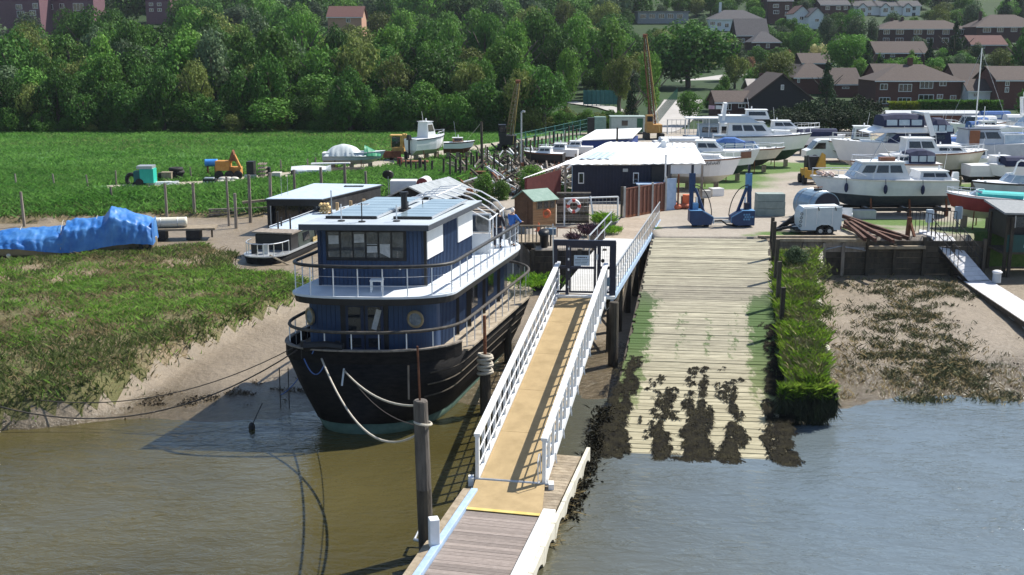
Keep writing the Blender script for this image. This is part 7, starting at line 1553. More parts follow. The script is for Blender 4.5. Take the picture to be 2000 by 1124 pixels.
# ================================================================== THINGS ALONG THE TRACK
def put(name, lab, cat, px, py, rz=0, z=0, group=None):
    c = at(px, py, z); return thing(name, lab, cat, tuple(c), R(rz), group)
def W0(o): return dict(parent=o, world=False)
t = put('teal_trailer', 'bright teal box trailer with a grey lid parked on the meadow edge', 'trailer', 291, 363, 4)
B().box(0, 0, .25, 1.0, 1.1, 1.05).build('box', mat('bright_teal_panel', (.02, .40, .31), (.03, .46, .36), rough=.5), **W0(t)); B().box(-.15, .1, 1.3, 1.15, 1.2, .22).build('lid', M_steel, **W0(t)); B().box(-.75, .2, .3, .6, .8, .8).build('front_panel', mat('dark_teal', (.02, .12, .12), (.03, .15, .15)), **W0(t))
for y in (-.5, .5): B().tube([(-.55, y - .1, .3), (-.55, y + .1, .3)], .3, 14).build('wheel', M_rubber, **W0(t))
def tyre(x, y, z, r, lab, up=True):
    o = B().torus((0, 0, 0), r, r * .38, (0, 0, 1) if up else (.2, 1, 0), 16, 7).build('tyre', M_rubber, smooth=True, world=False); o.location = (x, y, z); return tag(o, lab, 'tyre', 'tyres beside the track')
c = at(258, 362, 0); tyre(c.x, c.y, .42, .40, 'big black tyre standing left of the teal trailer', False); tyre(c.x + .75, c.y - .2, .36, .34, 'black tyre standing against the teal trailer drawbar', False)
c = at(346, 352, 0)
for k in range(4): tyre(c.x + random.uniform(-.1, .1), c.y + random.uniform(-.1, .1), .14 + k * .24, .42, ('bottom', 'second', 'third', 'top')[k] + ' tyre of the leaning stack beside the brown chest')
t = put('wooden_chest', 'brown wooden chest with a pale side in front of the tyre stack', 'chest', 327, 355, 5); B().box(0, 0, .1, .75, .6, .6).build('body', M_timber, **W0(t)); B().box(-.45, .05, .1, .4, .6, .58).build('dark_half', M_black, **W0(t)); B().box(0, 0, .7, .82, .66, .05).build('lid', M_timber, **W0(t))
t = put('upturned_dinghy', 'slim white hull lying in the grass before the wooden chest', 'dinghy', 318, 362, 12); B().loft([[(x, -w, 0), (x, -w * .7, h), (x, w * .7, h), (x, w, 0)] for x, w, h in ((-1.3, .1, .08), (-.6, .3, .25), (.5, .32, .28), (1.2, .25, .2))]).build('hull', M_gel, **W0(t)); B().beam((-1.2, 0, .1), (1.2, 0, .28), .05, .05).build('keel', M_geld, **W0(t))
t = put('blue_tank', 'blue plastic tank lying on a rusty stand by the orange digger', 'tank', 414, 345, 10); B().tube([(-.5, 0, 1.1), (-.42, 0, 1.1), (.42, 0, 1.1), (.5, 0, 1.1)], .3, 14).build('shell', mat('blue_plastic', (.02, .20, .62), (.1, .35, .75), rough=.4), smooth=True, **W0(t))
for x in (-.3, .3): B().box(x, 0, 0, .12, .5, .85).build('stand', M_rust, **W0(t))
M_org = mat('rusty_orange_paint', (.42, .17, .03), (.55, .27, .07), rough=.7, scale=4)
t = put('orange_digger', 'rusty orange digger in pieces with a raised brown bucket', 'digger', 448, 350, 0); B().box(-.4, 0, .7, 1.1, .9, .75).build('engine_cover', M_org, **W0(t)); B().box(.5, .2, .35, .9, .8, .6).build('chassis', M_org, **W0(t)); B().beam((.0, 0, 1.2), (.5, -.1, 1.9), .2, .25).beam((.5, -.1, 1.9), (1.0, -.2, .8), .18, .2).build('arm', M_org, **W0(t)); B().add([(.1, -.3, 1.5), (.7, -.3, 1.4), (.4, -.3, 2.3), (.1, .3, 1.5), (.7, .3, 1.4), (.4, .3, 2.3)], [(0, 1, 2), (5, 4, 3), (0, 3, 4, 1), (1, 4, 5, 2), (2, 5, 3, 0)]).build('bucket', M_rust, **W0(t))
for x in (-.7, .1, .8): B().tube([(x, -.5, .35), (x, -.3, .35)], .35, 12).build('wheel', M_rubber, **W0(t))
t = put('engine_block', 'black engine block with a silver top lying by the track', 'engine', 411, 363, 0); B().box(0, 0, .05, 1.05, .6, .48, 0, .9).build('block', M_black, **W0(t)); B().box(-.05, 0, .53, .7, .4, .09).build('head', M_alu, **W0(t))
for k in range(4): B().box(-.38 + k * .25, -.31, .15, .12, .05, .22).build('port', M_steel, **W0(t))
c = at(446, 360, 0)
for k in range(6):
    o = B().ball(0, 0, .16, random.uniform(.28, .4), .28, .17, 10, 6).build('white_sack', M_gelc, smooth=True, world=False); o.location = (c.x + (k % 3) * .42 - .45, c.y + (k // 3) * .35, .2 * (k // 3)); tag(o, 'off-white sack in the small heap below the orange digger', 'sack', 'heaped sacks')
t = put('pallet_stack', 'upright stack of grey pallets and dark machinery beside the digger', 'pallets', 505, 353, 0)
for k in range(4):
    for j in range(5): B().box(.1 + k * .17, -.02, .05 + j * .3, .04, 1.0, .12).build('slat', M_tgrey, **W0(t))
B().box(-.55, .1, 0, .55, .9, 1.5).build('machine', M_black, **W0(t)); B().box(-.5, -.5, .1, .9, .3, .4).build('gearbox', M_steel, **W0(t))
tag(B().tube([at(525, 350, 0), at(525, 350, 0) + Vector((0, 0, .95))], .2, 12).build('black_barrel', M_black), 'black barrel standing between the pallets and the white cube', 'barrel')
o = B().box(0, 0, 0, .72, .8, .62).build('white_cube_tank', M_gelc, world=False, bevel=.04); o.location = at(541, 352, 0); tag(o, 'off-white cube tank on the track right of the black barrel', 'tank')
t = put('covered_hull', 'long white covered hull with a clear plastic bin at its side', 'boat', 606, 342, 4); B().loft([[(x, -w, .15), (x, -w, .45), (x, 0, h), (x, w, .45), (x, w, .15)] for x, w, h in ((-1.5, .4, .7), (-.5, .5, .78), (.6, .5, .76), (1.3, .35, .72), (1.7, .05, .8))]).build('cover', M_gel, **W0(t)); B().box(-.6, -.75, 0, .8, .6, .42).build('clear_bin', M_clear, **W0(t)); B().box(-1.35, -.3, 0, .3, .5, .4).build('chock', M_black, **W0(t))
t = put('plank_pile', 'low pile of grey planks and black beams in front of the tarpaulined grey boat', 'planks', 668, 340, 3)
for k in range(10): B().beam((-2.2 + random.uniform(-.3, .3), -.5 + k * .12, .1 + .12 * (k % 4)), (1.5 + random.uniform(-.6, .6), -.3 + k * .1, .1 + .12 * (k % 4)), .14, .07).build('plank', (M_tgrey, M_black, M_timber)[k % 3], **W0(t))
B().beam((-2.6, 1.0, .75), (.6, .9, .8), .5, .1).build('pale_board', M_gel, **W0(t))
t = put('yellow_backhoe', 'old yellow backhoe tractor parked beside the white fishing boat', 'tractor', 782, 312, 0)
M_yb = mat('weathered_yellow', (.42, .25, .06), (.54, .35, .12), rough=.65, scale=3)
B().box(-.1, 0, .6, 1.1, 2.0, .6).build('chassis', M_yb, **W0(t)); cb = B()
for x in (-.75, .1):
    for y in (-.5, .6): cb.box(x, y, 1.1, .07, .07, 1.1)
cb.box(-.33, .05, 2.2, 1.1, 1.35, .08); cb.build('cab_frame', M_yb, **W0(t)); B().box(-.33, .05, 1.15, .75, 1.0, .95).build('cab_glass', M_glass, **W0(t))
B().beam((.2, -.6, 1.0), (.55, -.9, 2.4), .3, .35).beam((.55, -.9, 2.4), (.9, -1.0, 1.3), .22, .3).build('backhoe_arm', M_yb, **W0(t)); B().box(.9, -1.0, .9, .5, .5, .5, .3, .8).build('bucket', M_yb, **W0(t))
for x in (-.75, .6):
    for y in (-.7, .8): B().tube([(x - .14, y, .42), (x + .14, y, .42)], .42, 14).build('wheel', M_rubber, **W0(t))
B().box(-.6, -1.35, .3, 1.6, .25, .6).build('loader_bucket', M_rust, **W0(t))
t = put('rusty_trailer', 'low rusty trailer with maroon drum in front of the yellow backhoe', 'trailer', 812, 326, 0); B().box(0, 0, .4, 2.2, 1.0, .12).build('bed', M_rust, **W0(t)); B().tube([(-1.4, 0, .0), (-1.4, 0, .8)], .22, 10).build('drum', M_redr, **W0(t))
for x in (-.5, .6): B().tube([(x, -.5, .25), (x, -.35, .25)], .25, 10).build('wheel', M_rubber, **W0(t))
# ================================================================== CREEK CLUTTER
t = thing('white_tank_boat', 'small white workboat cabin with a maroon round end beside the gabled hut', 'workboat', (-7.5, 81.5, -.7))
B().box(-7.9, 82.0, -.6, 1.9, 1.3, 1.35).build('cabin', M_geld, t); B().tube([(-6.5, 81.2, .55), (-6.3, 82.6, .55)], .45, 18).build('tank', M_gel, t); B().tube([(-6.51, 81.15, .55), (-6.5, 81.2, .55)], .43, 18).build('maroon_end', M_redr, t); B().prism([(-9.2, 81.2), (-5.6, 80.9), (-5.4, 83), (-9.0, 83.2)], -1.2, -.55).build('hull', M_hull, t)
o = B().tube([(0, 0, 0), (.0, .1, .02)], .42, 20).build('dark_dish', M_black, world=False); o.location = (-9.1, 82.5, 1.05); o.rotation_euler.x = .5; tag(o, 'dark round dish on a pole behind the gabled hut', 'dish'); B().tube([(-9.1, 82.6, -.6), (-9.1, 82.6, 1.0)], .03, 5).build('pole', M_steel, o)
o = B().box(0, 0, 0, .85, .6, .38, 0, 1.1).box(0, 0, .38, .98, .72, .05).build('yellow_crate', mat('acid_yellow', (.6, .55, .03), (.68, .62, .06), rough=.5), world=False); o.location = at(884, 376, 0) ; o.rotation_euler.z = .2; tag(o, 'acid yellow crate on the mooring right of the gabled hut', 'crate')
for k in range(26):
    px, py = random.uniform(905, 1010), random.uniform(345, 392); c = at(px, py, -.3); s = random.uniform(.25, .6)
    kind = k % 4; m = (M_tgrey, M_gel, M_rust, M_black, M_timber, M_geld)[k % 6]
    if kind == 0: o = B().box(0, 0, 0, s * 1.4, s, s * .8).box(0, 0, s * .8, s * 1.5, s * 1.1, .05).build('box', m, world=False); lab = ('plain storage box', 'box')
    elif kind == 1: o = B().beam((-s * 2, 0, .1), (s * 2, s, .35), .14, .08).build('beam', m, world=False); lab = ('loose beam', 'beam')
    elif kind == 2: o = B().cyl(0, 0, 0, s * .45, s * 1.3, 12).torus((0, 0, s * .4), s * .45, .02, (0, 0, 1), 12, 4).build('drum', m, world=False); lab = ('upright drum', 'drum')
    else: o = B().ball(0, 0, s * .3, s * .7, s * .5, s * .35, 8, 5).build('bundle', m, world=False); lab = ('wrapped bundle', 'bundle')
    o.location = c; o.rotation_euler.z = random.uniform(-.6, .6); tag(o, f"{lab[0]} in the clutter on the creek moorings behind the hoop frame", lab[1], 'creek clutter ' + lab[1] + 's')
def debris(name, m, n, s0, s1):
    b = B()
    for _ in range(n):
        c = at(random.uniform(900, 1135), random.uniform(300, 392), -.3)
        if c.x > 1.5 and c.y < 84: c.x -= 4
        c.z = gz(c.x, c.y); s = random.uniform(s0, s1); a = random.uniform(0, 3.14)
        if random.random() < .5: b.beam(c, c + Vector((math.cos(a) * s * 4, math.sin(a) * s * 4, random.uniform(.1, s * 3))), s * .3, s * .3)
        else: b.box(c.x, c.y, c.z, s, s * random.uniform(.5, 1.5), s * random.uniform(.4, 1.3), a, random.uniform(.7, 1))
    b.build(name, m, kind='stuff')
debris('dark_creek_debris', M_tdark, 420, .15, .5); debris('pale_creek_debris', M_geld, 150, .12, .4); debris('rusty_creek_debris', M_rust, 110, .12, .4); debris('timber_creek_debris', M_tgrey, 220, .15, .4)
ckp = thing('mooring_stage', 'cluttered timber staging along the creek behind the hoop frame', 'staging', (-1.5, 78, -.4))
for k in range(9): B().beam((-4.5 + k * .55, 74.5 + k * .8, -.4), (-1.5 + k * .3, 73.0 + k * 1.2, -.36), .5, .08).build('plank', M_tgrey, ckp)
for k in range(7): tag(B().tube([(0, 0, -.3), (random.uniform(-.3, .3), 0, random.uniform(1.0, 2.2))], .06, 6).build('mooring_stake', M_tdark, world=False), 'thin dark stake standing in the creek clutter left of the white roof', 'stake', 'creek stakes').location = at(random.uniform(950, 1035), random.uniform(325, 372), -.2)
for k, (px, py, m, ph) in enumerate(((1090, 318, M_gel, 170), (1062, 326, M_black, 165), (1120, 312, M_gel, 175))):
    q = Boat(('small white boat with a dark cover left of the blue sided store', 'black tender hauled out among the posts by the track', 'little white launch against the blue sided store')[k], px, py, ph, 3.6, 1.5, .6, m, M_afb, zk=.3, hb=.3, group='boats by the creek posts'); q.cabin(.3, .65, .7, .5, rf=.3, nw=2); q.rail(.6, .25)
# flower pots and mailbox on the quay
t = thing('black_cowl', 'black ship ventilator cowl standing on the quay beside the small landing', 'ventilator', tuple(at(1063, 482, 0))); c = at(1063, 484, 0)
B().tube([(c.x, c.y, 0), (c.x, c.y, .6), (c.x - .05, c.y - .15, .85)], .16, 12, .3).build('cowl', M_black, t, smooth=True); B().box(c.x + .35, c.y + .5, .62, .55, .4, .32).build('grey_box', mat('slate_grey', (0, 0, 0)), t); B().box(c.x + .35, c.y + .5, 0, .1, .1, .62).build('box_post', M_tdark, t)
B_rail = thing('quay_rail', 'brown metal rail along the sandy quay below the goal frame', 'railing', tuple(at(1130, 460, 0)))
p, q = at(1088, 463, 0), at(1168, 463, 0); B().tube([p + Vector((0, 0, .5)), q + Vector((0, 0, .5))], .03, 5).build('rail', M_rust, B_rail)
for k in range(4): r_ = p.lerp(q, k / 3); B().tube([r_, r_ + Vector((0, 0, .5))], .03, 5).build('post', M_rust, B_rail)
def potplant(lab, px, py, r, h, mleaf, pot=True, n=120):
    c = at(px, py, 0); t = thing('pot_plant', lab, 'plant', tuple(c)); 
    if pot: B().tube([(0, 0, 0), (0, 0, .3)], .16, 10, .2).build('pot', M_black, parent=t, world=False)
    P = np.stack([RNG.normal(0, r * .5, n), RNG.normal(0, r * .5, n), RNG.uniform(.2, h * .6, n)], -1)
    o = blades('leaves', np.concatenate([P + RNG.normal(0, .06, P.shape) for _ in range(4)]), h * .28, .035, mleaf, .9, t); del o['kind']; return t
mt_shrub = leafy(mat('shrub_leaf', (.06, .16, .02), (.16, .28, .03), scale=3, isl=.35)); mt_purple = mat('dusky_purple_leaf', (.06, .025, .04), (.10, .05, .07), isl=.3)
potplant('spiky potted plant on the quay in front of the gate', 1118, 474, .3, .6, mt_purple); potplant('green potted shrub at the foot of the white goal post', 1178, 442, .5, .9, mt_shrub, False, 260); potplant('dusky purple shrub beside the jetty handrail', 1150, 462, .5, .8, mt_purple, False, 260); potplant('green weeds along the inner jetty handrail', 1190, 458, .6, .5, mt_shrub, False, 260)
potplant('green weeds on the mud under the houseboat stern', 1040, 560, 1.0, .5, mt_shrub, False, 400)
# ================================================================== TREES
def crown_mesh(name, seed, m, shape='round', nl=26, nleaf=2600, ls=.12):
    r = np.random.default_rng(seed); L = []
    for i in range(nl):
        v = r.normal(size=3); v /= np.linalg.norm(v); k = r.uniform(.35, .85) ** .6
        if shape == 'round': c = v * k * np.array([.78, .78, .66]) + [0, 0, .03]; rad = r.uniform(.15, .42)
        elif shape == 'tall': c = v * k * np.array([.55, .55, .85]); rad = r.uniform(.2, .36)
        elif shape == 'cone':
            h = r.uniform(-.95, .95); w = .62 * (1 - (h + .95) / 1.95) + .04; a = r.uniform(0, 6.28); c = np.array([w * .6 * np.cos(a), w * .6 * np.sin(a), h]); rad = .10 + w * .45
        else: c = v * k * np.array([.95, .95, .45]); rad = r.uniform(.25, .4)
        L.append((c, rad))
    cs = np.array([c for c, _ in L]); rs = np.array([q for _, q in L]); p = rs ** 2 / (rs ** 2).sum(); idx = r.choice(nl, nleaf, p=p)
    n = r.normal(size=(nleaf, 3)); n[:, 2] += .25; n /= np.linalg.norm(n, axis=1)[:, None]
    P = cs[idx] + n * (rs[idx] * r.uniform(.72, 1.08, nleaf))[:, None]
    nn = n + r.normal(0, .55, (nleaf, 3)); nn /= np.linalg.norm(nn, axis=1)[:, None]
    t1 = np.cross(nn, r.normal(size=(nleaf, 3))); t1 /= np.linalg.norm(t1, axis=1)[:, None]; t2 = np.cross(nn, t1); s = ls * r.uniform(.5, 1.15, nleaf)[:, None]
    V = np.stack([P - t1 * s * .5, P - t2 * s * .4 + nn * s * .1, P + t1 * s * .6, P + t2 * s * .4 + nn * s * .1], 1).reshape(-1, 3); k = np.arange(nleaf) * 4
    return npmesh(name, V, np.stack([k, k + 1, k + 2, k + 3], -1), m)
def leafmat(name, a, b, k=.35, rnd=.38): return leafy(mat(name, a, b, scale=2.2, isl=.35, rnd=rnd, rough=.75, lo=.35, hi=.65), k * .6)
LM = {'dark': leafmat('dark_leaf', (.030, .085, .015), (.062, .140, .026)), 'mid': leafmat('mid_leaf', (.05, .13, .02), (.095, .20, .034)), 'light': leafmat('light_leaf', (.08, .18, .026), (.13, .24, .045)),
      'olive': leafmat('olive_leaf', (.09, .125, .03), (.15, .18, .05)), 'grey': leafmat('grey_green_leaf', (.06, .10, .05), (.10, .15, .075)), 'con': leafmat('conifer_needles', (.014, .035, .014), (.03, .06, .022), .15), 'cyp': leafmat('cypress_needles', (.012, .030, .010), (.028, .055, .016), .15),
      'cream': leafmat('cream_blossom', (.42, .40, .16), (.55, .52, .28)), 'copper': leafmat('copper_leaf', (.16, .09, .05), (.24, .14, .08)), 'lime': leafmat('lime_hedge_leaf', (.20, .26, .02), (.28, .33, .04))}
bark = mat('tree_bark', (.06, .05, .04), (.13, .11, .09), rough=.95, scale=3)
def trunk_mesh(seed, h=1.0):
    r = random.Random(seed); b = B(); b.tube([(0, 0, 0), (r.uniform(-.04, .04), 0, .35), (r.uniform(-.06, .06), r.uniform(-.05, .05), .8), (0, 0, 1.25)], .075, 7, .03)
    for k in range(5): a = r.uniform(0, 6.28); z = r.uniform(.45, .8); b.tube([(0, 0, z), (.3 * math.cos(a), .3 * math.sin(a), z + .22), (.6 * math.cos(a), .6 * math.sin(a), z + .5)], .03, 5, .01)
    return b.mesh('trunk', bark)
TRK = [trunk_mesh(s) for s in range(3)]
CR = {}
for key, shape, n, q, ls in (('dark', 'round', 4, 5200, .095), ('mid', 'round', 4, 5200, .095), ('light', 'tall', 2, 4400, .09), ('olive', 'round', 2, 4200, .09), ('grey', 'tall', 2, 4200, .09), ('con', 'cone', 2, 2400, .11), ('cyp', 'wide', 3, 3600, .10), ('cream', 'round', 1, 1800, .14), ('copper', 'round', 1, 1800, .13), ('lime', 'wide', 1, 2000, .1)):
    CR[key] = [crown_mesh('crown', 100 + i * 7 + hash(shape) % 1 + len(CR) * 31, LM[key], shape, {'cone': 30, 'wide': 30}.get(shape, 34), q, ls) for i in range(n)]
TKIND = {'con': 'conifer', 'cyp': 'cypress'}
def tree(kind, x, y, w, h, lab, group=None, z=None, crown_frac=.82, cat='tree', name=None, m_=None):
    """w crown width, h overall height, standing at x,y"""
    z = float(hillz(0, y)) if z is None else z
    t = thing(name or TKIND.get(kind, 'broadleaf') + '_tree', lab, cat, (x, y, z - .1), random.uniform(0, 6.28), group)
    ch = h * crown_frac; c = bpy.data.objects.new('crown', random.choice(CR[kind])); COL.objects.link(c); c.parent = t; c.location = (0, 0, h - ch * .5); c.scale = (w / 2, w / 2, ch / 2 * (1.0 if kind in ('con',) else 1.12))
    k = bpy.data.objects.new('trunk', random.choice(TRK)); COL.objects.link(k); k.parent = t; k.scale = (h * .55, h * .55, h * .6)
    return t
# ================================================================== HOUSES
M_br = mat('red_brick', (.095, .04, .033), (.135, .06, .048), rough=.9, scale=6, bump=.2); M_brd = mat('dark_brick', (.055, .028, .028), (.085, .045, .04), rough=.9, scale=6)
M_rt = mat('brown_roof_tile', (.06, .044, .040), (.10, .078, .068), rough=.9, scale=4, stretch=(1, 1, 4)); M_rtg = mat('grey_roof_tile', (.055, .053, .060), (.09, .088, .095), rough=.9, scale=4); M_rtr = mat('red_roof_tile', (.085, .036, .033), (.125, .06, .052), rough=.9, scale=4)
M_ren = mat('white_render', (.60, .62, .64), (.70, .71, .72), rough=.85, scale=2); M_bwood = mat('black_weatherboard', (.009, .010, .014), (.018, .019, .024), rough=.7, scale=3, stretch=(.3, .3, 6)); M_grw = mat('grey_wall', (.22, .23, .26), (.3, .31, .33))
def house(lab, x0, x1, d, zb, dep, eave, ridge, kind, wall, roof, wins=(), chim=(), cat='house', name='house', skew=0., wd=None, oh=.35):
    W_ = x1 - x0; t = thing(name, lab, cat, (x0, d, zb), skew)
    w = B().box(W_ / 2, dep / 2, -1.0, W_, dep, eave + 1.0)
    if kind == 'gable_front': w.add([(0, 0, eave), (W_, 0, eave), (W_ / 2, 0, ridge), (0, dep, eave), (W_, dep, eave), (W_ / 2, dep, ridge)], [(0, 1, 2), (5, 4, 3), (1, 4, 5, 2), (3, 0, 2, 5)])
    elif kind == 'gable_side': w.add([(0, 0, eave), (0, dep, eave), (0, dep / 2, ridge), (W_, 0, eave), (W_, dep, eave), (W_, dep / 2, ridge)], [(0, 2, 1), (3, 4, 5), (0, 3, 5, 2), (1, 2, 5, 4)])
    w = w.build('wall', wall, t, world=False)
    if kind == 'flat': rf = B().box(W_ / 2, dep / 2, eave + .01, W_ + oh * 2, dep + oh * 2, .25).build('roof', roof, t, world=False)
    elif kind == 'hip':
        i = min(dep / 2, W_ / 2 * .8); rf = B().add([(-oh, -oh, eave), (W_ + oh, -oh, eave), (W_ + oh, dep + oh, eave), (-oh, dep + oh, eave), (i, dep / 2, ridge), (W_ - i, dep / 2, ridge)], [(0, 1, 5, 4), (1, 2, 5), (2, 3, 4, 5), (3, 0, 4), (3, 2, 1, 0)]).build('roof', roof, t, world=False)
    elif kind == 'gable_side':
        rf = B().slab((-oh, -oh, eave - .1), (W_ + oh, -oh, eave - .1), (W_ + oh, dep / 2, ridge + .08), (-oh, dep / 2, ridge + .08), -.14).slab((-oh, dep / 2, ridge + .08), (W_ + oh, dep / 2, ridge + .08), (W_ + oh, dep + oh, eave - .1), (-oh, dep + oh, eave - .1), -.14).build('roof', roof, t, world=False)
    else:
        rf = B().slab((-oh, -oh, eave - .15), (W_ / 2, -oh, ridge + .08), (W_ / 2, dep + oh, ridge + .08), (-oh, dep + oh, eave - .15), .14).slab((W_ / 2, -oh, ridge + .08), (W_ + oh, -oh, eave - .15), (W_ + oh, dep + oh, eave - .15), (W_ / 2, dep + oh, ridge + .08), .14).build('roof', roof, t, world=False)
    if kind in ('hip', 'gable_side'): B().box(W_ / 2, -oh - .03, eave - .16, W_ + 2 * oh, .1, .14).build('gutter', M_gel if wall is not M_bwood else M_black, t, world=False)
    for (cx, h) in chim: B().box(cx, dep / 2, eave + .5, .7, .55, ridge - eave - .5 + h).build('chimney', wall, rf, world=False)
    for (cx, cz, ww, hh) in wins:
        f = B().box(cx, -.03, cz - hh / 2, ww, .1, hh).build('window', M_gel, t, world=False); n = 2 if ww < 1.3 else 3
        for k in range(n):
            a = -ww / 2 + .07 + (ww - .1) * k / n; B().box(cx + a + (ww - .1) / n / 2 - .02, -.08, cz - hh / 2 + .08, (ww - .1) / n - .07, .03, hh - .16).build('pane', M_glass, f, world=False)
    return t
def hx_(px, d): return (px - 1000) / 2200 * (d * _c + 8 * _s * 0 + 1.0) 
def hz_(py, d): return atd(1000, py, d).z
def house_px(lab, px0, px1, d, ybase, yeave, yridge, dep, kind, wall, roof, wins=(), chim=(), **kw):
    X = lambda px: atd(px, yeave, d).x
    zb = hz_(ybase, d); t = house(lab, X(px0), X(px1), d, zb, dep, hz_(yeave, d) - zb, hz_(yridge, d + dep / 2) - zb, kind, wall, roof, [(X(a) - X(px0), hz_(b_, d) - zb, w * d / 2240, h * d / 2240) for a, b_, w, h in wins], [(X(a) - X(px0), h) for a, h in chim], **kw)
    KEEP.append((px0, px1, yridge, ybase, d)); return t
KEEP = []
house_px('wide brick semi-detached pair with a brown hipped roof behind the clipped hedge', 1712, 1879, 172, 214, 158, 126, 9, 'hip', M_br, M_rt, [(1727, 170, 15, 12), (1769, 172, 26, 15), (1810, 166, 26, 15), (1842, 163, 14, 11), (1730, 197, 22, 13), (1769, 196, 26, 10), (1811, 191, 30, 12), (1838, 189, 12, 9), (1864, 191, 12, 9)], [(1795, 1.0)])
house_px('brown roofed annexe behind the right end of the brick pair', 1868, 1922, 186, 190, 156, 127, 7, 'gable_side', M_br, M_rt, [(1900, 164, 9, 8)])
house_px('brown roofed annexe behind the left end of the brick pair', 1714, 1762, 186, 190, 150, 127, 7, 'gable_side', M_br, M_rt)
house_px('low brown roofed outbuilding with white fascia right of the brick pair', 1892, 1946, 170, 200, 178, 157, 5, 'gable_side', M_ren, M_rt, [(1905, 186, 8, 8)])
house_px('brick house with two small windows cut by the right edge', 1948, 2030, 168, 205, 157, 132, 8, 'gable_side', M_br, M_rt, [(1968, 164, 8, 9), (1968, 176, 8, 10)])
house_px('long three storey brick block with two rows of white windows on the hill', 1718, 1890, 300, 92, 57, 40, 9, 'hip', M_brd, M_rt, [(x, y, w, 9) for y in (63, 79) for x, w in ((1732, 12), (1758, 15), (1793, 16), (1818, 13), (1848, 13), (1876, 12))], [(1752, .6), (1772, .8)])
house_px('low brown roofed terrace below the three storey block', 1712, 1812, 236, 122, 104, 83, 8, 'gable_side', M_brd, M_rt, [(1724, 110, 7, 7), (1744, 109, 8, 6), (1795, 108, 8, 6)])
house_px('hipped brick house with three white windows at the right on the hill', 1908, 2040, 292, 76, 53, 29, 11, 'hip', M_brd, M_rt, [(1928, 59, 15, 9), (1954, 58, 12, 10), (1981, 58, 12, 9)], [(1930, .8)])
house_px('brown roofed house below the hipped brick house at right', 1898, 1965, 262, 98, 88, 71, 8, 'gable_side', M_brd, M_rtr, [(1920, 92, 8, 6)])
for k, (a, c) in enumerate(((1668, 1712), (1712, 1756), (1756, 1798))):
    house_px('white rendered terraced house with bay gable on the hilltop, ' + ('left', 'middle', 'right')[k] + ' of three', a, c, 362, 36, 12, 3, 8, 'gable_side', M_ren, M_rtg, [((a * 2 + c) / 3, 17, 9, 8), ((a * 2 + c) / 3, 29, 9, 8), ((a + c * 2.4) / 3.4, 17, 7, 8), ((a + c * 2.4) / 3.4, 29, 7, 8)], [(a + 3, .8)])
    house('white gabled bay of the hilltop terrace, ' + ('left', 'middle', 'right')[k] + ' of three', atd(a + 8, 20, 361).x, atd(a + 25, 20, 361).x, 360.6, hz_(36, 362), 1.6, hz_(14, 361) - hz_(36, 361), hz_(7, 361) - hz_(36, 361), 'gable_front', M_ren, M_rtg, [(1.4, 2.4, 1.5, 1.4)], name='bay_gable', cat='house bay', oh=.2)
house_px('dark brick house with pale windows left of the white gabled hill houses', 1500, 1548, 345, 40, 2, -12, 9, 'gable_side', M_brd, M_rtg, [(1516, 12, 11, 7), (1538, 15, 7, 8), (1517, 24, 11, 7), (1538, 28, 7, 8)])
house_px('white gabled house with a red roof on the hill, left of a pair', 1551, 1582, 330, 48, 26, 12, 9, 'gable_front', M_ren, M_rtr, [(1566, 36, 8, 7)]); house_px('white gabled house with a dark roof on the hill, right of a pair', 1580, 1612, 326, 50, 32, 16, 9, 'gable_front', M_ren, M_rtg, [(1596, 40, 8, 6)])
house_px('brick terrace with dark windows between white houses on the hill', 1604, 1660, 350, 36, 10, 2, 8, 'gable_side', M_brd, M_rtg, [(1617, 16, 8, 7), (1638, 16, 9, 7), (1652, 16, 7, 7)])
house_px('white mansion with dark hipped roof and white cupola on the hill', 1386, 1492, 332, 62, 38, 20, 10, 'hip', M_ren, M_rtg, [(1392, 46, 10, 7), (1405, 48, 8, 8), (1420, 50, 8, 8), (1482, 42, 8, 9)], [(1412, 2.2)])
house_px('long grey pitched roof house stepping down the hill below the white mansion', 1440, 1500, 285, 92, 70, 38, 9, 'gable_side', M_brd, M_rtg, [(1452, 80, 6, 8), (1470, 82, 6, 8)])
house_px('brick house with a grey hipped roof on the hill above the yellow green tree', 1470, 1524, 268, 102, 83, 62, 8, 'hip', M_brd, M_rtg, [(1481, 92, 7, 8), (1500, 90, 7, 8)])
house_px('long grey flat roofed hall on the skyline above the big dark tree', 1246, 1345, 345, 46, 24, 16, 10, 'flat', M_grw, mat('slate_flat_roof', (.16, .15, .17), (.2, .19, .2)), [(x, 32, 12, 9) for x in range(1256, 1345, 18)])
house_px('dark red roofed house with dormer seen in a gap of the wood', 640, 706, 272, 62, 34, 14, 9, 'gable_side', mat('orange_render', (.42, .24, .16), (.48, .28, .2)), M_rtr, [(680, 40, 8, 8)])
house_px('purple brown brick flats with white windows at the top left corner', -30, 74, 310, 60, -22, -40, 9, 'gable_side', mat('purple_brick', (.12, .06, .08), (.16, .085, .1)), M_rtr, [(34, 14, 12, 9), (66, 12, 10, 10), (36, 28, 14, 12), (60, 26, 12, 10)])
house_px('brick flats with a white rendered bay left of centre at the top', 78, 180, 318, 50, -22, -40, 9, 'gable_side', mat('purple_brick', (0, 0, 0)), M_rtr, [(96, 14, 9, 10), (150, 14, 20, 14), (118, 12, 9, 9)])
house_px('brick flats with four white windows seen above the wood', 282, 330, 330, 40, -22, -40, 9, 'gable_side', mat('purple_brick', (0, 0, 0)), M_rtr, [(293, 9, 8, 6), (309, 9, 8, 6), (293, 20, 8, 6), (309, 20, 8, 6)])
house_px('black weatherboarded barn with a steep gable facing the boatyard', 1468, 1584, 150, 232, 192, 143, 9, 'gable_front', M_bwood, M_rt, [(1527, 171, 6, 10)], oh=.4)
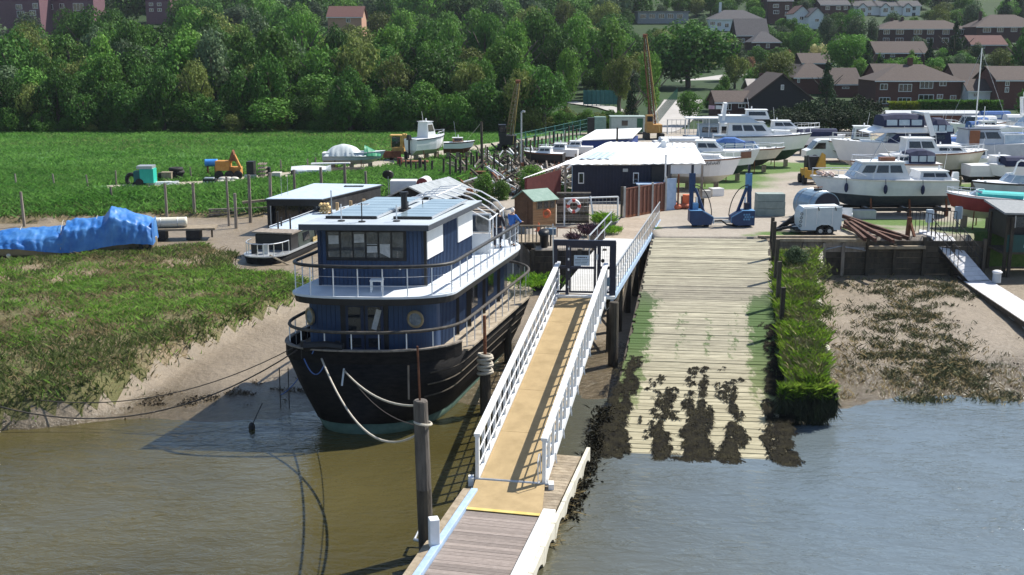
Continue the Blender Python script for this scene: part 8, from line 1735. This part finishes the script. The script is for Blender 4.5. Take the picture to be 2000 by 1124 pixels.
house_px('low cottage with a brown tiled roof left of the black barn', 1400, 1466, 152, 222, 200, 180, 6, 'gable_side', M_brd, M_rt, [(1423, 209, 12, 13), (1449, 207, 14, 9)]); house_px('pale roofed cottage wing with a brick chimney behind the black barn', 1466, 1520, 162, 205, 176, 157, 5, 'gable_side', M_brd, mat('pale_roof_tile', (.32, .29, .27), (.4, .37, .34)), [], [(1494, 1.0)])
house_px('brick house with a hipped brown roof above the dark cypresses', 1553, 1628, 192, 182, 152, 124, 8, 'hip', M_br, M_rt, [(1560, 158, 5, 8)]); house_px('small gabled brick house with a round topped white window', 1551, 1576, 200, 160, 140, 126, 7, 'gable_front', M_br, M_rt, [(1563, 137, 9, 8)])
house_px('brown roofed house with white verge boards right of the small fir', 1632, 1680, 186, 182, 165, 135, 8, 'gable_side', M_br, M_rt, [(1652, 172, 14, 4)]); house_px('brown roofed house half hidden behind the big yard trees', 1568, 1625, 225, 140, 124, 106, 8, 'gable_side', M_brd, M_rt)
house_px('long low brick store with a pale flat roof behind the laid up boats', 1718, 1938, 137, 263, 226, 220, 6, 'flat', M_br, mat('pale_flat_roof', (.36, .38, .40), (.44, .46, .48)), [(1832, 242, 18, 13), (1855, 244, 10, 14), (1885, 244, 12, 14), (1905, 244, 12, 14)], cat='store', name='brick_store')
house_px('low dark shed with a grey pitched roof under the cypresses', 1545, 1600, 122, 278, 266, 258, 3, 'gable_side', M_bwood, mat('dark_grey_sheet', (.08, .085, .09), (.12, .125, .13)), [], cat='shed', name='low_shed')
gw2 = thing('garden_wall', 'low grey garden wall in front of the brown tiled cottage', 'wall', tuple(at(1420, 236, 0))); p, q = atd(1372, 225, 147), atd(1470, 225, 147); B().beam((p.x, 147, .6), (q.x, 147, .6), .3, 1.2).build('wall', M_conc, gw2); B().beam((p.x, 147, 1.24), (q.x, 147, 1.24), .4, .1).build('coping', M_conc, gw2)
for k in range(2): c = atd(1384 + 14 * k, 209, 148.5); tag(B().slab((c.x, c.y, c.z - .3), (c.x + .8, c.y, c.z - .3), (c.x + .8, c.y, c.z + .15), (c.x, c.y + .02, c.z + .2), .03).build('laundry', mat('pink_cloth', (.5, .3, .4), (.6, .4, .48)) if k == 0 else M_geld), ('pink', 'white')[k] + ' washing hanging left of the cottage windows', 'laundry')
yg_ = thing('yard_gates', 'grey mesh double gates across the pale road at the back of the yard', 'gates', tuple(at(1325, 262, 0))); p, q = at(1303, 262, 0), at(1372, 262, 0)
for k in range(9): r_ = p.lerp(q, k / 8); B().tube([r_, r_ + Vector((0, 0, 1.7))], .03 if k % 4 else .07, 5).build('upright', M_steel, yg_)
for h in (.2, 1.65): B().tube([p + Vector((0, 0, h)), q + Vector((0, 0, h))], .03, 5).build('rail', M_steel, yg_)
bf = thing('road_fence', 'green mesh fence climbing beside the pale road', 'fence', (19, 150, .5)); b = B()
for k in range(40): f = k / 39; x, y = 17.5 + 9 * f, 141 + 42 * f; z = float(hillz(0, y)); b.tube([(x, y, z), (x, y, z + 1.8)], .035, 3)
b.build('mesh', mat('dark_green_mesh', (.02, .10, .07), (.03, .13, .09)), bf, kind='stuff')
pg = thing('playground_fence', 'blue green court fence with posts behind the small lawn', 'fence', tuple(atd(1165, 176, 172))); p, q = atd(1140, 176, 172), atd(1208, 176, 172); z = float(hillz(0, 172))
for k in range(9): r_ = p.lerp(q, k / 8); B().tube([(r_.x, 172, z), (r_.x, 172, z + 2.4)], .06, 5).build('post', M_tm, pg)
B().slab((p.x, 172.1, z + .2), (q.x, 172.1, z + .2), (q.x, 172.1, z + 2.3), (p.x, 172.1, z + 2.3), .03).build('screen', M_tm, pg)
pbn = thing('picnic_bench', 'dark picnic bench on the small lawn beyond the track', 'bench', (8.9, 152, .5)); B().box(8.9, 152, 1.15, 1.8, .7, .07).build('table_top', M_tdark, pbn)
for y in (151.3, 152.7): B().box(8.9, y, .85, 1.8, .28, .06).build('seat', M_tdark, pbn)
for x in (8.2, 9.6): B().beam((x, 151.2, .5), (x, 152.2, 1.15), .08, .08).build('leg', M_tdark, pbn); B().beam((x, 152.8, .5), (x, 151.8, 1.15), .08, .08).build('leg', M_tdark, pbn)
lw = B().prism([(6, 145), (15, 145), (19, 166), (10, 170)], .3, .62); # small mown lawn
lw = lw.build('lawn', mat('mown_lawn', (.10, .19, .03), (.16, .26, .05), world=True, scale=.6), kind='structure')
# ------------------------------------------------------------------ named trees (px range, top, base, distance)
def tpx(kind, px0, px1, ytop, ybase, d, lab, cf=.85, **k):
    c = atd((px0 + px1) / 2, ybase, d); zt = hz_(ytop, d); z = min(c.z, float(hillz(0, d)) + .2); return tree(kind, c.x, d, (px1 - px0) * d / 2230 * 1.1, zt - z, lab, z=z, crown_frac=cf, **k)
tpx('dark', 1262, 1428, 26, 196, 205, 'huge dark round headed tree beside the pale road behind the rusty crane', .86)
tpx('dark', 1225, 1300, 75, 160, 215, 'dark tree filling the left shoulder of the huge round tree')
tpx('light', 1070, 1142, 98, 196, 160, 'light green rounded tree at the left of the small lawn'); tpx('olive', 1180, 1240, 104, 200, 158, 'thin grey green tree with sparse crown on the small lawn'); tpx('light', 1238, 1302, 104, 215, 152, 'yellow green tree directly behind the rusty crane boom')
tpx('con', 1213, 1254, 150, 234, 141, 'dark pointed fir in front of the small lawn', .95); tpx('dark', 1014, 1112, 128, 255, 137, 'dense dark tree standing forward at the right end of the wood'); tpx('mid', 1120, 1205, 58, 170, 205, 'broad mid green tree above the court fence')
tpx('mid', 1318, 1372, 178, 240, 146, 'small bushy tree at the left of the pale cottage road'); tpx('grey', 1400, 1470, 78, 165, 222, 'grey green willow like tree right of the huge round tree'); tpx('olive', 1472, 1552, 100, 170, 178, 'yellow green tree above the black barn roof'); tpx('copper', 1450, 1476, 108, 140, 235, 'small copper leaved tree below the grey roofed hill house')
tpx('mid', 1608, 1690, 62, 165, 212, 'tall bright topped tree at the heart of the hillside gardens'); tpx('con', 1660, 1720, 80, 180, 205, 'dark dense evergreen right of the bright topped garden tree', .95); tpx('cream', 1578, 1617, 78, 112, 235, 'small tree covered in cream blossom on the hillside'); tpx('con', 1585, 1642, 122, 186, 166, 'small blue green fir in front of the white verge house', .95)
tpx('con', 1794, 1834, 76, 135, 230, 'pointed dark conifer at the end of the low terrace', .95); tpx('con', 1836, 1888, 42, 140, 240, 'tallest dark conifer in front of the three storey block', .96); tpx('grey', 1880, 1925, 84, 140, 236, 'loose grey green tree right of the tallest conifer'); tpx('mid', 1538, 1592, 42, 118, 262, 'round garden tree left of the cream blossom tree'); tpx('grey', 1590, 1640, 30, 100, 275, 'pale garden tree above the cream blossom tree'); tpx('mid', 1640, 1685, 14, 90, 292, 'tall narrow tree left of the three storey block'); tpx('grey', 1683, 1718, 34, 95, 288, 'grey green tree against the left end of the three storey block')
tpx('light', 1838, 1908, 19, 60, 335, 'wide pale green willow above the three storey block'); tpx('mid', 1798, 1836, 20, 45, 345, 'small round pale tree right of the white hilltop terrace'); tpx('olive', 1922, 1982, 92, 160, 214, 'olive green tree above the low outbuilding at right'); tpx('dark', 1972, 2030, 48, 150, 205, 'dark tree at the right edge of the hillside'); tpx('dark', 1975, 2050, 150, 262, 140, 'dark leafy mass at the right edge behind the boats'); tpx('light', 1768, 1790, 98, 128, 228, 'small light green tree before the low terrace'); tpx('light', 1705, 1722, 105, 165, 200, 'thin yellowish tree left of the brick pair')
tpx('mid', 1510, 1545, 34, 60, 338, 'round tree between dark brick house and white gables'); tpx('copper', 1520, 1548, 94, 125, 240, 'pinkish leaved tree behind the yellow green tree'); tpx('light', 1500, 1560, 150, 205, 168, 'light foliage behind the barn ridge'); tpx('dark', 1385, 1420, 160, 215, 160, 'dark shrub tree beside the brown tiled cottage'); tpx('light', 1395, 1430, 145, 200, 165, 'light green shrub above the brown tiled cottage')
for k, (a, c, yt_) in enumerate(((1498, 1570, 196), (1550, 1620, 182), (1600, 1672, 176), (1650, 1722, 172), (1520, 1600, 206), (1580, 1660, 200), (1640, 1716, 196))):
    tpx('cyp', a, c, yt_, 268, 133 + (k < 4) * 5, 'dark spreading cypress in the black green clump behind the boats, ' + ('leftmost at the back', 'second at the back', 'third at the back', 'rightmost at the back', 'left at the front', 'middle at the front', 'right at the front')[k], .98, group='cypress clump behind the boats')
for k in range(44):                                     # scrub between the track and the small lawn, and round the pale road
    px = 1000 + k * 6.2 if k < 38 else 1385 + (k - 38) * 18; d = (139.5 + (k % 3) * 1.6 + max(0, px - 1150) * .02) if k < 38 else 158 + (k % 3) * 4
    if 1270 < px < 1345: continue
    q = atd(px, 240, d); w = 1.6 + (k * 37 % 10) * .17; tree(('mid', 'dark', 'olive', 'mid', 'light')[k % 5], q.x, d, w, w * (.7 + .05 * (k * 13 % 7)), 'leafy scrub bush ' + ('beyond the mesh fence left of the stacked cabinets' if px < 1150 else 'behind the portable office' if k < 38 else 'beside the pale road left of the cottage'), 'scrub behind the yard', crown_frac=1.05, cat='shrub', name='shrub')
# hedges
def hedge(lab, x0, x1, d, z, h, dep, m, n):
    P = np.stack([RNG.uniform(x0, x1, n), RNG.uniform(d, d + dep, n), RNG.uniform(.1, h, n)], -1); k = RNG.integers(0, 3, n); P[k == 0, 1] = d; P[k == 1, 2] = h; P[:, 2] += z + .12 * (fbm(P[:, 0] * .8, P[:, 1], 4) - .4)
    t = thing('hedge', lab, 'hedge', ((x0 + x1) / 2, d, z)); o = blades('foliage', P, .3, .28, m, .9, t); o.data.transform(Matrix.Translation((-(x0 + x1) / 2, -d, -z))); del o['kind']
    B().box(0, dep / 2 + .1, 0, x1 - x0 - .2, dep - .3, h - .12).build('stems', m, t, world=False)
hedge('clipped lime green hedge in front of the brick pair', atd(1742, 205, 158).x, atd(1797, 205, 158).x, 158, .3, 2.0, 1.4, LM['lime'], 2600); hedge('long mid green hedge running right from the lime hedge', atd(1798, 205, 158).x, atd(1958, 205, 158).x, 158, .3, 2.2, 1.5, LM['mid'], 7000)
for k, (px, py, w, h) in enumerate(((945, 390, 2.2, 2.3), (978, 390, 2.2, 1.8), (1040, 380, 3.2, 2.1), (1072, 385, 2.8, 1.5), (1102, 388, 2.4, 1.0))):
    c = at(px, py, 0); tree('light', c.x, c.y, w, h, ('bright green shrub growing on the moorings right of the yellow crate', 'smaller bright shrub left of the garden shed roof', 'yellow green shrub behind the garden shed roof', 'leafy shrub between shed and navy cabin', 'low climbing shrub at the corner of the navy cabin')[k], z=0 if k > 1 else -.4, crown_frac=1.0, cat='shrub', name='shrub')
c = at(1556, 520, -.5); tree('grey', c.x, c.y, 1.9, 1.1, 'bushy grey green shrub at the wall end of the grass spit', z=-.5, crown_frac=1.1, cat='shrub', name='shrub')
KEEP = [k_ for k_ in KEEP if k_[0] not in (-30, 78, 282)] + [(22, 72, -30, 42, 310), (132, 172, -30, 30, 318), (288, 322, -30, 34, 330)]
# ------------------------------------------------------------------ the wood and the hillside trees
NAMED = [(o.location.x, o.location.y) for o in bpy.data.objects if o.type == 'EMPTY' and o.get('category') == 'tree']
rt = random.Random(11); placed = list(NAMED); cnt = 0
def blocked(px0, px1, yt_, yb, d):
    for a, c, y0, y1, dd in KEEP:
        if d < dd + 4 and px1 > a + 4 and px0 < c - 4 and yt_ < y0 + .62 * (y1 - y0) and yb > y0: return True
    return False
def grow(kind, x, d, w, h, lab, group, name=None):
    global cnt
    z = float(hillz(0, d)); q = Vector((x, d, z)); zc = d * _c + 8 * _s; px = 1000 + 2200 * x / zc; yt_ = 85 + (CAMH - z - h) * 2200 / d; yb = 85 + (CAMH - z) * 2200 / d; hw = w / 2 * 2200 / zc
    if px + hw < -60 or px - hw > 2260: return
    if blocked(px - hw, px + hw, yt_, yb, d): return
    if distline(np.array([x]), np.array([d]), TRACK + [(90, 246)])[0] < w * .5 + 2.5: return
    if 5 < x < 21 and d < 178 and d > 141: return
    placed.append((x, d)); cnt += 1; tree(kind, x, d, w, h, lab, group, crown_frac=.93, name=name if kind != 'con' else None)
# front row of the wood, foliage down to the grass; label each tree by what stands below it in the meadow
def where(px): return next(b_ for a, b_ in ((40, 'beyond the far left post'), (160, 'left of the blue tarpaulins peak'), (260, 'above the blue tarpaulins peak'), (370, 'above the teal trailer'), (480, 'above the orange digger'), (560, 'above the pallet stack'), (640, 'above the covered white hull'), (760, 'above the tarpaulined grey boat'), (815, 'above the yellow backhoe'), (870, 'above the white fishing boat'), (935, 'above the little clinker boat'), (1010, 'above the smaller boom crane'), (1120, 'right of the smaller boom crane'), (5000, 'left of the huge round tree')) if px < a)
def hill_where(px): return next(b_ for a, b_ in ((1260, 'left of the huge round tree'), (1400, 'above the huge round tree'), (1500, 'around the white mansion'), (1560, 'around the dark brick hill house'), (1640, 'around the two white gables'), (1720, 'left of the three storey block'), (1810, 'around the three storey block'), (1900, 'behind the tallest conifer'), (5000, 'around the hipped house at right')) if px < a)
CN = {'dark': 'dark green', 'mid': 'mid green', 'light': 'light green', 'olive': 'olive green', 'grey': 'grey green', 'con': 'dark coniferous'}
def ppx(x, d): return 1000 + 2200 * x / (d * _c + 2)
x = -72.
while x < 3.5:
    d = 137.5 + rt.uniform(-.8, 1.8); w = rt.uniform(4.2, 8); h = rt.uniform(4.2, 8.2); k = rt.choice(['dark', 'dark', 'mid', 'mid', 'olive'])
    tree(k, x, d, w, h, CN[k] + (' tall' if h > 6.9 else ' squat' if h < 5.4 else '') + (' spreading' if w > 6.6 else '') + ' bush tree edging the meadow ' + where(ppx(x, d)), 'front row of the wood', crown_frac=1.06); x += w * .55
x = -74.
while x < 4:                                            # scrub filling the foot of the wood
    d = 136.2 + rt.uniform(-.6, 1.2); w = rt.uniform(2.2, 4.5); k = rt.choice(['dark', 'mid', 'olive', 'dark'])
    tree(k, x, d, w, w * rt.uniform(.5, .9), CN[k] + (' low scrub edging the wood ' if w < 3.2 else ' wide scrub edging the wood ') + where(ppx(x, d)), 'scrub at the foot of the wood', crown_frac=1.1, cat='shrub', name='shrub'); x += w * .8
for row, (dd, hh, ww, sp_) in enumerate(((143, 8.4, 7, 4.8), (150, 9.6, 7.5, 5.4), (159, 10, 8, 6), (170, 10.5, 8.5, 6.8), (183, 11, 9, 7.4), (198, 11.5, 9.5, 8.2), (216, 12, 10, 9), (237, 12, 10.5, 9.5), (262, 12, 11, 10), (290, 12, 11, 10.5), (318, 12.5, 11.5, 11))):
    xx = -.49 * dd; lim = 3 if dd < 180 else .10 * dd if dd < 210 else .118 * dd
    while xx < lim:
        k = rt.choice(['dark', 'mid', 'mid', 'dark', 'mid', 'light', 'olive', 'grey'] if row > 0 else ['dark', 'mid', 'olive', 'dark']); x_, d_ = xx + rt.uniform(-1, 1), dd + rt.uniform(-3.5, 3.5)
        grow(k, x_, d_, ww * rt.uniform(.7, 1.3), hh * rt.uniform(.72, 1.25), CN[k] + (' tree ', ' tall tree ')[int(rt.random() < .4)] + ('just inside the wood ', 'in the wood\'s second row ', 'low in the wood ', 'in the lower middle wood ', 'halfway up the wood ', 'in the upper middle wood ', 'high in the wood ', 'near the wood top ', 'at the wood top ', 'at the wood top ', 'at the wood top ')[row] + where(ppx(x_, d_)), k + ' trees of the wood'); xx += sp_ * rt.uniform(.75, 1.15)
n0 = cnt
for _ in range(2600):
    d = rt.uniform(165, 405); px = rt.uniform(1130, 2240); x = (px - 1000) / 2200 * (d * _c + 2)
    if d < 185 and px < 1480: continue
    w = rt.uniform(4, 7.5) * (1 if d < 280 else 1.3); h = w * rt.uniform(.8, 1.2)
    if any(abs(x - a) < w * .6 and abs(d - b_) < w * .7 for a, b_ in placed): continue
    if cnt - n0 > 285: break
    k = rt.choice(['mid', 'dark', 'grey', 'olive', 'light', 'mid', 'con']); grow(k, x, d, w, h, CN[k] + ' garden tree ' + ('low on the hillside ', 'high on the hillside ')[d > 285] + hill_where(px), k + ' garden trees on the hillside', 'garden_tree')
FAR = [(-215 + k * 9 + rt.uniform(-2, 2), 418 + rt.uniform(-8, 8), rt.uniform(12, 16), rt.uniform(12, 15)) for k in range(50)]
for dd in (335, 352, 372, 392):
    xx = -.5 * dd
    while xx < .125 * dd: FAR.append((xx + rt.uniform(-2, 2), dd + rt.uniform(-5, 5), rt.uniform(9, 14), rt.uniform(9, 14))); xx += rt.uniform(6.5, 10)
src = {}
for kk in ('dark', 'mid', 'grey'):
    me = crown_mesh('crown', 77, LM[kk], 'round', 30, 1100, .17); a = np.empty(len(me.vertices) * 3, np.float32); me.vertices.foreach_get('co', a); src[kk] = a.reshape(-1, 3)
for kk, off in (('dark', 0), ('mid', 1), ('grey', 2)):
    VV = []
    for (x, d, w, h) in FAR[off::3]:
        px = ppx(x, d); z = float(hillz(0, d)); yt_ = 85 + (CAMH - z - h) * 2200 / d
        if blocked(px - w * 1100 / d, px + w * 1100 / d, yt_, 85 + (CAMH - z) * 2200 / d, d): continue
        t_ = rt.uniform(0, 6.28); q = src[kk]; VV.append(np.stack([x + (q[:, 0] * math.cos(t_) - q[:, 1] * math.sin(t_)) * w / 2, d + (q[:, 0] * math.sin(t_) + q[:, 1] * math.cos(t_)) * w / 2, z + h * .5 + q[:, 2] * h * .55], -1))
    V = np.concatenate(VV); k_ = np.arange(len(V) // 4) * 4; npobj('hilltop_wood', V, np.stack([k_, k_ + 1, k_ + 2, k_ + 3], -1), LM[kk], kind='stuff')
# ================================================================== AIR
hz = B().box(0, 190, -14, 620, 610, 14 + 62).build('haze', mat('haze_air', (1, 1, 1)), kind='stuff')
hm = hz.data.materials[0]; hm.node_tree.nodes.clear(); pv = hm.node_tree.nodes.new('ShaderNodeVolumePrincipled'); ho = hm.node_tree.nodes.new('ShaderNodeOutputMaterial')
pv.inputs['Color'].default_value = (.80, .88, 1.0, 1); pv.inputs['Density'].default_value = .0001; pv.inputs['Anisotropy'].default_value = .1
hm.node_tree.links.new(pv.outputs[0], ho.inputs['Volume'])
